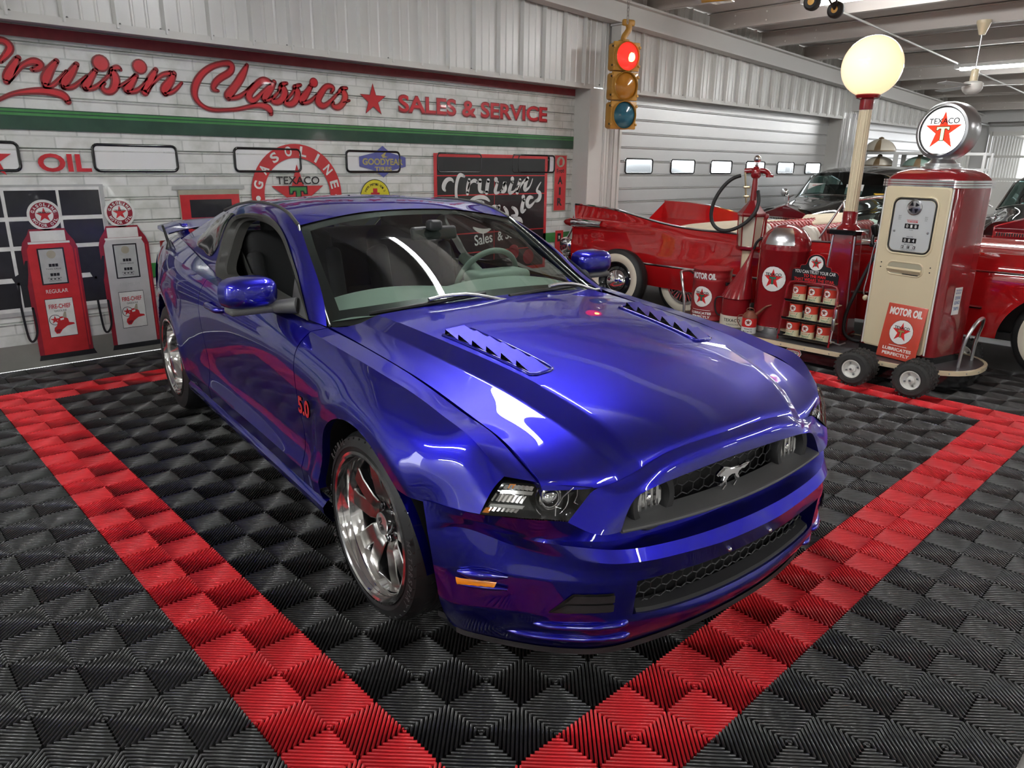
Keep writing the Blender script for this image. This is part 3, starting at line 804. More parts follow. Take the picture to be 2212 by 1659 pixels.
def glass_mat(k, tint, refl=1.0):
    m = bpy.data.materials.new(k); m.use_nodes = True
    nt = m.node_tree; nt.nodes.clear()
    out = nd(m, 'ShaderNodeOutputMaterial')
    tr = nd(m, 'ShaderNodeBsdfTransparent'); tr.inputs[0].default_value = (*tint, 1)
    gl = nd(m, 'ShaderNodeBsdfGlossy'); gl.inputs['Roughness'].default_value = 0.0; gl.inputs[0].default_value = (refl, refl, refl, 1)
    fr = nd(m, 'ShaderNodeFresnel', i_IOR=1.52)
    ge = nd(m, 'ShaderNodeNewGeometry'); mr = nd(m, 'ShaderNodeMapRange')
    mr.inputs['To Min'].default_value = 1.52; mr.inputs['To Max'].default_value = 1 / 1.52
    lk(m, ge, 'Backfacing', mr, 'Value'); lk(m, mr, 0, fr, 'IOR')      # a thin pane reflects alike from both sides
    mx = nd(m, 'ShaderNodeMixShader')
    lk(m, fr, 0, mx, 0); lk(m, tr, 0, mx, 1); lk(m, gl, 0, mx, 2); lk(m, mx, 0, out, 0)
    M[k] = m
    return m
glass_mat('windshield_glass', (0.74, 0.84, 0.78), 0.9)
glass_mat('lens_glass', (0.92, 0.93, 0.93))
glass_mat('dark_glass', (0.10, 0.11, 0.11))

CAR = empty('sports_coupe', (1.278, 0.892, 0.0), math.atan2(-0.99385, -0.11077),
            'glossy metallic blue two-door coupe with louvred bonnet parked on the tile floor', 'car')
def mir(P):
    P = np.array(P, float); P[..., 1] *= -1
    return P
def half_both(b, P, mi=0, flip=False):
    """adds the patch for the car's left (+y) and mirrored for its right"""
    b.grid(P, mi, flip=flip); b.grid(mir(P), mi, flip=not flip)

# ---------------------------------------------------------------- bonnet
hood_rows = [
    [(.767, 0, .722), (.755, 0, .744), (.70, 0, .783), (.6, 0, .828), (.45, 0, .872), (.32, 0, .900), (.1, 0, .932), (-.15, 0, .957), (-.35, 0, .970), (-.5, 0, .975)],
    [(.764, .2, .717), (.752, .2, .739), (.698, .2, .779), (.6, .2, .825), (.45, .2, .869), (.32, .2, .897), (.1, .22, .929), (-.15, .23, .953), (-.35, .24, .966), (-.505, .25, .970)],
    [(.755, .385, .689), (.743, .385, .711), (.69, .40, .759), (.6, .425, .808), (.45, .455, .853), (.32, .478, .881), (.1, .513, .911), (-.15, .545, .935), (-.35, .562, .947), (-.51, .572, .951)],
    [(.740, .455, .660), (.728, .455, .682), (.665, .475, .733), (.58, .50, .774), (.45, .528, .813), (.32, .548, .842), (.1, .578, .873), (-.15, .605, .899), (-.35, .622, .913), (-.54, .632, .92)],
    [(.719, .55, .664), (.707, .55, .686), (.65, .565, .727), (.57, .59, .764), (.45, .612, .802), (.30, .628, .834), (.1, .648, .862), (-.15, .67, .886), (-.37, .684, .900), (-.56, .692, .908)],
    [(.674, .69, .679), (.662, .69, .701), (.605, .698, .741), (.517, .708, .780), (.40, .715, .806), (.246, .722, .835), (.10, .727, .857), (-.15, .734, .881), (-.37, .738, .896), (-.585, .742, .908)]]
HP = loft(hood_rows, 90, 60, crease=(2, 3))
# shut-line edge turned down
HP = np.concatenate([HP, (HP[-1] + np.array([0, .001, -.03]))[None]], 0)
# vent recess: a slot in each flank of the raised centre
def hood_pt(u, v):
    """u 0..1 front to rear, v = row position 0..1 centre to side"""
    i = v * (len(HP) - 2); j = u * (HP.shape[1] - 1)
    a, c = int(i), int(j); a = min(a, len(HP) - 3); c = min(c, HP.shape[1] - 2)
    fi, fj = i - a, j - c
    return (HP[a, c] * (1 - fi) * (1 - fj) + HP[a + 1, c] * fi * (1 - fj) + HP[a, c + 1] * (1 - fi) * fj + HP[a + 1, c + 1] * fi * fj)
b = MB()
half_both(b, HP)
hood = b.build('bonnet', 'blue', CAR, smooth=24)
_hs = hood_rows
def hood_z(x, y):
    """height of the bonnet's raised centre at (x, y) on the positive side"""
    pts = HP[:42].reshape(-1, 3)
    d = (pts[:, 0] - x) ** 2 + (pts[:, 1] - abs(y)) ** 2
    k = np.argsort(d)[:6]
    w = 1 / (d[k] + 1e-6)
    return float((pts[k, 2] * w).sum() / w.sum())
for s in (-1, 1):
    # louvred vent: frame, dark well, six blades
    y0, y1 = .295, .425                     # inner, outer edge at the front end
    xr, xf = -.13, .325
    def vp(u, v):
        x = xr + (xf - xr) * u
        yi = .385 + (.360 - .385) * u; yo = .510 + (.452 - .510) * u
        y = yi + (yo - yi) * v
        return np.array([x, s * y, hood_z(x, y)])
    ring_pts = [vp(u, 0) for u in np.linspace(.02, .98, 14)] + [vp(1, v) for v in (.2, .5, .8)] + [vp(u, 1) for u in np.linspace(.98, .02, 14)] + [vp(0, v) for v in (.8, .5, .2)]
    f = MB()
    f.tube([p + np.array([0, 0, .002]) for p in ring_pts], .0065, 8, 0, closed=True)
    vo = f.build('bonnet_vent', 'blue', CAR, smooth=60)
    w = MB()
    us = np.linspace(.0, 1.0, 13)
    w.grid(np.array([[vp(u, v) + np.array([0, 0, .0025]) for v in (0, .5, 1)] for u in us]), 0, flip=(s < 0))
    w.build('vent_well', 'black', vo)
    for k in range(6):
        l = MB()
        ua, ub = .03 + k * .16, .03 + k * .16 + .148
        A = [vp(ua, v) + np.array([0, 0, .024]) for v in (.30, .6, .96)]
        B = [vp(ub + .01, v) + np.array([0, 0, .004]) for v in (.18, .6, .96)]
        C = [vp(ua - .004, v) + np.array([0, 0, .003]) for v in (.26, .6, .96)]
        l.grid(np.array([A, B]), 0, flip=(s > 0)); l.grid(np.array([C, A]), 1, flip=(s > 0))
        l.build('vent_louver', ['blue', 'black'], vo, smooth=0)

# ---------------------------------------------------------------- flank: fender, door, quarter panel
SN = [.60, .50, .40, .22, .04, -.16, -.38, -.62, -.9, -1.4, -1.85, -2.3, -2.72, -3.2, -3.5, -3.75]
def row(first, yz): return [first] + [(x, y, z) for x, (y, z) in zip(SN[1:], yz)]
side_rows = [
    row((.660, .695, .700), [(.716, .784), (.722, .805), (.730, .836), (.736, .864), (.741, .882), (.746, .896), (.768, .915), (.784, .928), (.79, .925), (.79, .943), (.765, .985), (.725, 1.015), (.66, 1.022), (.62, 1.012), (.58, .985)]),
    row((.605, .768, .716), [(.800, .797), (.806, .820), (.810, .848), (.814, .864), (.818, .878), (.824, .892), (.832, .910), (.845, .918), (.855, .918), (.86, .935), (.855, .958), (.835, .975), (.77, .975), (.71, .965), (.65, .95)]),
    row((.602, .80, .69), [(.840, .745), (.862, .773), (.880, .797), (.888, .808), (.889, .820), (.886, .836), (.887, .855), (.89, .862), (.895, .862), (.90, .872), (.91, .885), (.895, .885), (.812, .88), (.752, .87), (.70, .86)]),
    row((.60, .825, .655), [(.862, .69), (.897, .72), (.922, .738), (.93, .742), (.925, .735), (.912, .735), (.906, .738), (.904, .74), (.906, .745), (.913, .75), (.93, .765), (.912, .77), (.826, .75), (.766, .74), (.716, .73)]),
    row((.595, .842, .62), [(.880, .61), (.905, .60), (.935, .60), (.94, .60), (.93, .59), (.903, .58), (.892, .58), (.887, .58), (.888, .58), (.90, .585), (.932, .60), (.922, .60), (.84, .60), (.78, .59), (.733, .58)]),
    row((.57, .850, .52), [(.88, .50), (.90, .46), (.93, .45), (.938, .45), (.925, .45), (.893, .44), (.884, .44), (.880, .44), (.882, .44), (.893, .445), (.928, .45), (.925, .45), (.845, .45), (.785, .45), (.735, .45)]),
    row((.55, .85, .42), [(.87, .40), (.89, .37), (.92, .365), (.93, .365), (.925, .365), (.908, .362), (.906, .36), (.905, .36), (.906, .36), (.908, .36), (.92, .365), (.92, .365), (.84, .36), (.78, .36), (.725, .36)]),
    row((.54, .84, .33), [(.86, .31), (.88, .30), (.90, .292), (.905, .292), (.905, .292), (.897, .292), (.896, .292), (.895, .292), (.896, .292), (.898, .292), (.90, .292), (.90, .292), (.82, .28), (.76, .27), (.70, .26)])]
XC_F, XC_R, GAP = -.565, -1.865, .003
_xs = np.concatenate([np.linspace(.60, XC_F + GAP, 96), np.linspace(XC_F - GAP, XC_R + GAP, 70), np.linspace(XC_R - GAP, -3.75, 120)])
_nf, _nd = 96, 70
_R = np.array([cub(np.array(SN)[::-1], np.array(r)[::-1], _xs) for r in side_rows])
def _cross(R, nv=64):
    cuts = [0, 1, 4, 6, 7]
    out = []
    for a, c in zip(cuts[:-1], cuts[1:]):
        k = max(6, int(nv * (c - a) / 7))
        seg = np.stack([spl(R[a:c + 1, j], k + 1, par=np.r_[0, np.cumsum(np.linalg.norm(np.diff(R[a:c + 1, j], axis=0), axis=1) + 1e-6)]) for j in range(R.shape[1])], 1)
        out.append(seg if not out else seg[1:])
    return np.concatenate(out)
SIDE = _cross(_R)
ARCH = [(0.0, .335, .388), (-2.72, .335, .402)]
def arch_shape(P):
    P = P.copy()
    for cx, cz, R in ARCH:
        r = np.hypot(P[..., 0] - cx, P[..., 2] - cz)
        pk = R + .048
        up = np.where(r >= pk, np.exp(-((r - pk) / .05) ** 2), np.clip((r - R) / .048, 0, 1) * .75 + .25)
        P[..., 1] += .011 * np.where(r < R + .2, up, 0) * (P[..., 2] > .30)
    return P
SIDE = arch_shape(SIDE)
def cut_arch(P):
    """drops the faces inside the wheel openings and pulls the rim vertices onto the circle"""
    P = P.copy()
    keep = np.ones((P.shape[0] - 1, P.shape[1] - 1), bool)
    for cx, cz, R in ARCH:
        dx, dz = P[..., 0] - cx, P[..., 2] - cz
        r = np.hypot(dx, dz)
        ins = (r < R) & (np.abs(dx) < R) & (P[..., 2] < cz + R)
        # below the axle the opening has straight sides
        low = (P[..., 2] < cz) & (np.abs(dx) < R)
        ins |= low
        allin = ins[:-1, :-1] & ins[1:, :-1] & ins[:-1, 1:] & ins[1:, 1:]
        keep &= ~allin
        rr = np.maximum(r, 1e-6)
        e = ins & (P[..., 2] >= cz)
        P[..., 0] = np.where(e, cx + dx / rr * R, P[..., 0]); P[..., 2] = np.where(e, cz + dz / rr * R, P[..., 2])
        e = ins & (P[..., 2] < cz)
        P[..., 0] = np.where(e, cx + np.sign(dx) * R, P[..., 0])
    return P, keep
def add_masked(b, P, keep, s, mi=0):
    P = P.copy()
    if s < 0: P[..., 1] *= -1
    m, n = P.shape[:2]
    f = []
    for i in range(m - 1):
        for j in range(n - 1):
            if keep[i, j]:
                q = (i * n + j, i * n + j + 1, (i + 1) * n + j + 1, (i + 1) * n + j)
                f.append(q if s < 0 else q[::-1])
    b.add(P.reshape(-1, 3), f, mi)
CP, KEEP = cut_arch(SIDE)
# in front of the front wheel the fender stops at the bumper joint
_z4 = .608
_mid = (CP[:-1, :-1] + CP[1:, 1:]) / 2
KEEPF = KEEP.copy(); KEEPF[36:] &= ~(_mid[36:, :, 0] > .15)
for s in (-1, 1):
    for nm, a, c in (('fender', 0, _nf), ('door', _nf, _nf + _nd), ('quarter_panel', _nf + _nd, len(_xs))):
        b = MB()
        add_masked(b, CP[:, a:c], (KEEPF if nm == 'fender' else KEEP)[:, a:c - 1], s)
        # turned edges at the vertical joints
        for j, d in ((a, .02), (c - 1, .02)):
            E0 = CP[:, j].copy(); E1 = E0.copy(); E1[:, 1] -= d
            if s < 0: E0[:, 1] *= -1; E1[:, 1] *= -1
            if not (nm == 'fender' and j == a) and not (nm == 'quarter_panel' and j == c - 1): b.grid(np.array([E0, E1]))
        o = b.build(nm, 'blue', CAR, smooth=28)
        if nm == 'door': door_o = o
        # arch return flange
        for q, (cx, cz, R) in enumerate(ARCH):
            if (nm == 'fender' and q == 0) or (nm == 'quarter_panel' and q == 1):
                an = np.linspace(-.02, PI + .02, 60) if q else np.linspace(.02, PI, 60)
                fl = []
                for aa in an:
                    x, z = cx + R * math.cos(aa), cz + R * math.sin(aa)
                    d = ((SIDE[..., 0] - x) ** 2 + (SIDE[..., 2] - z) ** 2).ravel()
                    kk = np.argsort(d)[:5]; y = float((SIDE.reshape(-1, 3)[kk, 1] / (d[kk] + 1e-7)).sum() / (1 / (d[kk] + 1e-7)).sum())
                    fl.append((x, y, z))
                fl = np.array(fl)
                P0 = fl * np.array([1, s, 1]); P1 = P0.copy(); P1[:, 1] -= s * .03
                P2 = P1.copy(); P2[:, 1] = s * .55
                g = MB(); g.grid(np.array([P0, P1])); g.grid(np.array([P1, P2]), 1)
                g.build('wheel_arch', ['blue', 'black'], o, smooth=50)
        if nm == 'door':
            h = MB()
            hx, hy, hz = -1.56, s * .902, .845
            path = [(hx - .10, hy - s * .012, hz), (hx - .085, hy + s * .022, hz + .002), (hx, hy + s * .030, hz + .003), (hx + .085, hy + s * .022, hz + .002), (hx + .10, hy - s * .012, hz)]
            h.tube(spl(path, 22), [.013 + .004 * math.sin(PI * k / 21) for k in range(22)], 10)
            h.ball((hx - .01, hy - s * .012, hz - .01), .05, 16, 8, 1, sc=(1.5, .25, .6))
            h.build('door_handle', ['blue', 'blue'], o, smooth=60)
    # rocker
    b = MB()
    xr = np.linspace(-.37, -2.33, 40)
    prof = [(.872, .290), (.886, .284), (.905, .262), (.902, .235), (.872, .192), (.80, .185)]
    P = np.array([[(x, y, z + (.004 if x < -2 else 0)) for x in xr] for y, z in prof])
    if s < 0: P = mir(P)
    b.grid(P, 0, flip=(s > 0))
    b.build('rocker_panel', 'blue', CAR, smooth=30)
    b = MB()
    In = SIDE[20:, 6:-6:4].copy(); In[..., 1] -= .05
    inkeep = np.ones((In.shape[0] - 1, In.shape[1] - 1), bool)
    mid = (In[:-1, :-1] + In[1:, 1:]) / 2
    for cx, cz, R in ARCH: inkeep &= np.hypot(mid[..., 0] - cx, mid[..., 2] - cz) > R + .03
    inkeep &= ~((np.abs(mid[..., 0]) < .42) & (mid[..., 2] < .33)) & ~((mid[..., 0] > .30) & (mid[..., 2] < .66))
    add_masked(b, In, inkeep, s)
    b.build('inner_panel', 'black', CAR, smooth=0)
    # chrome-look 5.0 badge on the fender
    b = MB()
    v, f = text_vf('5.0', .088, .03)
    T = np.array([[-s, 0, 0, -.44], [0, 0, s, s * .921], [0, 1, 0, .655], [0, 0, 0, 1.0]])
    for k in range(4): b.add(v + np.array([0, 0, .002 * k]), f, 0 if k == 3 else 1, T)
    b.build('fender_badge', ['chrome', 'hub_black'], CAR, smooth=0)
# ---------------------------------------------------------------- nose
def brow_rows():
    n0 = [(.768, 0, .737), (.766, .15, .735), (.762, .27, .727), (.756, .36, .706), (.745, .43, .680), (.736, .50, .668), (.730, .545, .663), (.731, .60, .630), (.738, .648, .597)]
    n1 = [(.797, 0, .712), (.795, .15, .709), (.791, .27, .701), (.786, .36, .684), (.780, .42, .664), (.777, .465, .647), (.775, .50, .626), (.778, .545, .592), (.788, .57, .556)]
    n2 = [(.806, 0, .668), (.806, .15, .665), (.803, .27, .660), (.800, .36, .654), (.797, .41, .647), (.795, .445, .636), (.795, .468, .613), (.797, .485, .585), (.800, .502, .550)]
    n3 = [(x - .04, y * .985, z - .002 if y < .42 else z) for x, y, z in n2]
    return [n0, n1, n2, n3]
BR = loft(brow_rows(), 70, 24, crease=(2,))
BU = {'y': [0, .15, .30, .40, .465, .53, .60, .68, .75, .80, .85, .905]}
bump_rows = [
    [(.79, 0, .530), (.79, .15, .530), (.785, .30, .532), (.775, .40, .538), (.77, .465, .543), (.765, .53, .552), (.752, .60, .583), (.712, .69, .603), (.660, .765, .611), (.625, .808, .616), (.592, .843, .618), (.405, .910, .607)],
    [(.795, 0, .490), (.795, .15, .490), (.788, .30, .493), (.778, .40, .497), (.770, .465, .500), (.757, .53, .508), (.735, .60, .522), (.695, .69, .540), (.642, .766, .562), (.608, .808, .580), (.575, .843, .590), (.41, .910, .590)],
    [(.838, 0, .488), (.835, .15, .488), (.825, .30, .491), (.812, .40, .496), (.800, .465, .500), (.782, .533, .507), (.748, .606, .520), (.694, .696, .536), (.633, .768, .556), (.596, .808, .570), (.562, .842, .578), (.415, .910, .570)],
    [(.875, 0, .484), (.870, .15, .485), (.857, .30, .489), (.842, .40, .494), (.828, .465, .498), (.803, .535, .505), (.760, .610, .517), (.692, .702, .532), (.624, .770, .549), (.585, .807, .559), (.549, .842, .566), (.422, .910, .545)],
    [(.897, 0, .445), (.893, .15, .447), (.878, .30, .455), (.864, .40, .461), (.850, .465, .466), (.825, .535, .471), (.779, .60, .479), (.703, .680, .492), (.627, .748, .508), (.577, .790, .525), (.528, .838, .545), (.428, .910, .515)],
    [(.890, 0, .420), (.886, .15, .421), (.872, .30, .427), (.858, .40, .431), (.844, .465, .434), (.820, .535, .438), (.775, .602, .445), (.702, .684, .454), (.630, .752, .466), (.582, .796, .478), (.536, .842, .492), (.436, .906, .465)],
    [(.882, 0, .385), (.878, .15, .386), (.866, .30, .392), (.854, .40, .397), (.842, .465, .400), (.819, .535, .405), (.776, .604, .410), (.706, .690, .416), (.636, .758, .420), (.588, .802, .422), (.540, .846, .425), (.442, .900, .405)],
    [(.868, 0, .250), (.864, .15, .252), (.852, .30, .260), (.842, .40, .272), (.832, .465, .285), (.812, .535, .295), (.770, .608, .298), (.704, .690, .30), (.632, .758, .30), (.582, .802, .30), (.532, .846, .30), (.440, .882, .29)],
    [(.875, 0, .225), (.870, .15, .227), (.855, .30, .235), (.842, .40, .242), (.830, .465, .246), (.806, .535, .248), (.760, .606, .25), (.690, .686, .25), (.612, .752, .25), (.560, .796, .25), (.510, .836, .25), (.425, .862, .24)],
    [(.835, 0, .150), (.830, .15, .150), (.812, .30, .148), (.792, .40, .146), (.775, .465, .145), (.744, .535, .145), (.690, .606, .145), (.620, .674, .145), (.540, .736, .145), (.490, .770, .145), (.445, .798, .145), (.375, .812, .145)]]
_st = np.array(BU['y'])
def bump_patch(nu=132, nv=80):
    # parameter along each row = station index, so that column 4 (end of the lower grille) stays exact
    par = np.r_[0, np.cumsum(np.array([1, 1, .8, .6, .6, .7, .8, .7, .55, .5, 1.1]))]
    q = np.concatenate([np.linspace(par[0], par[4], 40), np.linspace(par[4], par[-1], nu - 40)[1:]])
    R = np.array([cub(par, np.array(r), q) for r in bump_rows])
    cuts = [0, 1, 3, 4, 6, 7, 9]; ks = [6, 16, 8, 14, 16, 20]
    out = []; idx = []
    for (a, c), k in zip(zip(cuts[:-1], cuts[1:]), ks):
        seg = np.stack([spl(R[a:c + 1, j], k + 1) for j in range(R.shape[1])], 1)
        idx.append(sum(len(o) for o in out) - (1 if out else 0))
        out.append(seg if not out else seg[1:])
    return np.concatenate(out), [0, 30, 44, 60]
BP, BIDX = bump_patch()
bk = np.ones((BP.shape[0] - 1, BP.shape[1] - 1), bool)
bk[44:60, :39] = False                      # lower grille mouth
b = MB()
for s in (1, -1):
    add_masked(b, BP, bk, s)
    # mouth returns
    for A in (BP[44, :40], BP[60, :40], BP[44:61, 39]):
        A0 = A * np.array([1, s, 1]); A1 = A0 - np.array([.06, 0, 0]); b.grid(np.array([A0, A1]), 0)
    P = BR if s > 0 else mir(BR)
    b.grid(P, 0, flip=(s > 0))
    # return under the lip
    A0 = BP[-1] * np.array([1, s, 1]); A1 = A0 - np.array([.12, s * .05, 0]); b.grid(np.array([A0, A1]), 0)
bumper = b.build('front_bumper', 'blue', CAR, smooth=26)
# black splitter edge along the bottom
b = MB()
lipc = np.concatenate([mir(BP[-1])[::-1], BP[-1][1:]])
i0 = 12
for P0 in (lipc,):
    c = P0[i0:-i0]
    b.grid(np.array([c + np.array([.008, 0, .004]), c + np.array([.010, 0, -.014]), c + np.array([-.10, 0, -.016]), c + np.array([-.10, 0, .004])]), 0)
b.build('splitter', 'dark_trim', CAR, smooth=30)
# canard ledges and slatted side intakes, amber side markers
def bump_pt(u, v):
    i = min(max(v, 0), BP.shape[0] - 1.001); j = min(max(u, 0), BP.shape[1] - 1.001)
    a, c = int(i), int(j); fi, fj = i - a, j - c
    return BP[a, c] * (1 - fi) * (1 - fj) + BP[a + 1, c] * fi * (1 - fj) + BP[a, c + 1] * (1 - fi) * fj + BP[a + 1, c + 1] * fi * fj
def bump_at(y, z):
    d = (BP[..., 1] - y) ** 2 + (BP[..., 2] - z) ** 2 + (BP[..., 0] < .44) * 1.0
    k = np.unravel_index(np.argmin(d), d.shape)
    return np.array([BP[k][0], y, z])
for s in (-1, 1):
    S = np.array([1, s, 1])
    b = MB()
    for z0, z1, yo0, yo1, off, mi in ((.375, .312, .635, .685, .004, 0), (.370, .346, .632, .655, .009, 1), (.340, .316, .655, .680, .009, 1)):
        A = np.array([bump_at(y, z0) + np.array([off, 0, 0]) for y in np.linspace(.535, yo0, 12)])
        B = np.array([bump_at(y, z1) + np.array([off, 0, 0]) for y in np.linspace(.535, yo1, 12)])
        b.grid(np.array([A * S, B * S]), mi, flip=(s < 0))
    b.build('side_intake', ['black', 'dark_trim'], CAR, smooth=30)
    for z0, ya, yb_, r in ((.262, .47, .71, .011), (.205, .44, .745, .010)):
        pts = [bump_at(y, z0) + np.array([.004 - .02 * abs(t), 0, 0]) for y, t in zip(np.linspace(ya, yb_, 16), np.r_[1, .3, np.zeros(12), .3, 1])]
        b = MB(); b.tube(np.array(pts) * S, [.002] + [r] * 14 + [.002], 10); b.build('bumper_ledge', 'blue', CAR, smooth=60)
    # hooded blister over the side marker
    b = MB()
    bl = np.array([bump_at(y, .405) for y in (.862, .84, .815, .79, .765)]) 
    b.tube((bl + np.array([.004, .006, .012])) * S, [.004, .016, .018, .013, .003], 12)
    b.tube((bl + np.array([.004, .006, -.028])) * S, [.003, .007, .008, .008, .003], 10)
    b.build('marker_hood', 'blue', CAR, smooth=60)
    b = MB()
    T0 = np.array([bump_at(y, .398) + np.array([.006, .008, 0]) for y in np.linspace(.865, .785, 10)])
    T1 = np.array([bump_at(y, .374) + np.array([.006, .008, 0]) for y in np.linspace(.862, .795, 10)])
    b.grid(np.array([T0 * S, (T0 + T1) / 2 * S + np.array([.006, s * .004, 0]), T1 * S]), 0, flip=(s < 0))
    b.build('side_marker', 'amber', CAR, smooth=60)
for y in (-.105, .105):
    b = MB(); p = bump_at(abs(y), .403); p[1] = y
    b.ball(p + np.array([.002, 0, 0]), .008, 10, 8)
    b.build('plate_bolt', 'chrome', CAR)

# ---------------------------------------------------------------- grilles
def hexmesh(b, y0, y1, z0, z1, xf, r=.024, t=.0022, mi=0, clip=None, sx=1.15):
    w = math.sqrt(3) * r
    row_i = 0
    z = z0
    while z < z1 + r:
        y = y0 - w + (w / 2 if row_i % 2 else 0)
        while y < y1 + w:
            V = [(y + r * sx * math.cos(PI / 2 + k * PI / 3), z + r * .9 * math.sin(PI / 2 + k * PI / 3)) for k in range(6)]
            for k in (0, 1, 2):
                (ya, za), (yb, zb_) = V[k], V[(k + 1) % 6]
                if clip is None or (clip(ya, za) and clip(yb, zb_)):
                    b.tube([(xf(ya, za), ya, za), (xf(yb, zb_), yb, zb_)], t, 4, mi)
            y += w * sx
        z += 1.5 * r * .9
        row_i += 1
b = MB()
zt = lambda y: np.interp(abs(y), [0, .3, .41, .455, .50], [.664, .656, .644, .630, .56])
xg = lambda y, z: .775 - .055 * (abs(y) / .47) ** 2
P = np.array([[(xg(y, 0) - .03, y, z) for y in np.linspace(-.50, .50, 30)] for z in (.52, .68)])
b.grid(P, 1)
hexmesh(b, -.45, .45, .555, .66, xg, clip=lambda y, z: abs(y) < .30 and .552 < z < zt(y) + .004)
# lower trim bar
tb = [(.842 - .045 * (y / .5) ** 2, y, .537 + .012 * (y / .5) ** 2) for y in np.linspace(-.497, .497, 40)]
b.tube(tb, .007, 8, 2)
b.grid(np.array([[p + np.array(q) for p in np.array(tb)] for q in ((.003, 0, .006), (-.065, 0, .022))]), 2)
b.grid(np.array([[p + np.array(q) for p in np.array(tb)] for q in ((.003, 0, -.006), (-.06, 0, -.012))]), 2)
b.build('grille', ['dark_trim', 'black', 'grey_trim'], CAR, smooth=40)
b = MB()
xl = lambda y, z: .828 - .03 * (abs(y) / .46) ** 2
b.grid(np.array([[(xl(y, 0) - .025, y, z) for y in np.linspace(-.48, .48, 30)] for z in (.235, .41)]), 1)
hexmesh(b, -.44, .44, .275, .38, xl, r=.022, clip=lambda y, z: abs(y) < .45 and .272 < z < .385)
lo = np.array([(BP[60, j] + np.array([-.012, 0, .012])) for j in range(0, 38)])
lo = np.concatenate([mir(lo)[::-1], lo[1:]])
b.grid(np.array([lo + np.array([.004, 0, -.012]), lo, lo + np.array([-.035, 0, .012])]), 2)
b.build('lower_grille', ['dark_trim', 'black', 'dark_trim'], CAR, smooth=40)
# fog lamps
FT = lambda s: np.array(Matrix.Translation((.772, s * .352, .596)) @ Euler((0, PI / 2 - .06, 0)).to_matrix().to_4x4() @ Matrix.Rotation(0, 4, 'Z'))
for s in (-1, 1):
    b = MB()
    b.lathe([(.094, -.03), (.094, .004), (.088, .012), (.068, .010), (.060, -.006), (.058, -.03)], 40, 0, FT(s), caps=False)
    fo = b.build('fog_lamp', 'dark_trim', CAR, smooth=50)
    b = MB()
    b.lathe([(.0005, .006), (.03, .004), (.052, -.002), (.058, -.008)], 32, 0, FT(s), caps=False)
    b.build('fog_lens', 'lens_glass', fo, smooth=60)
    b = MB()
    b.lathe([(.0005, -.034), (.03, -.03), (.058, -.012)], 10, 0, FT(s), caps=False)
    for k in range(4): b.box((0, -.036 + k * .024, -.016), (.10 - abs(k - 1.5) * .012, .010, .012), 0, FT(s))
    b.ball((0, 0, -.02), .016, 12, 8, 0, FT(s))
    b.build('reflector', 'polished', fo, smooth=20)
# running horse emblem on the grille
hp = [(-.088, .012), (-.078, .004), (-.060, .006), (-.046, -.006), (-.052, -.022), (-.068, -.030), (-.060, -.038), (-.040, -.026), (-.026, -.008), (-.006, -.002), (.014, -.004), (.022, -.018), (.040, -.034), (.046, -.028), (.034, -.014),
      (.040, .000), (.056, .008), (.074, .006), (.098, .018), (.080, .020), (.060, .020), (.042, .016), (.016, .020), (-.012, .022), (-.034, .030), (-.052, .034), (-.058, .028), (-.074, .022)]
b = MB()
TH = np.array([[0, 0, 1, .786], [1, 0, 0, 0], [0, 1, 0, .600], [0, 0, 0, 1.0]])
hp = [(x * .92, y * .92) for x, y in hp]
b.prism(hp, .008, 0, TH)
b.prism([(x * .86 - .002, y * .80) for x, y in hp], .012, 0, TH)
b.tube([(.796, y, .600 + z) for y, z in ((.01, -.008), (.022, -.03), (.01, -.045))], .003, 6)
b.tube([(.796, y, .600 + z) for y, z in ((-.036, -.012), (-.03, -.034), (-.045, -.047))], .003, 6)
b.build('horse_emblem', 'chrome', CAR, smooth=0)

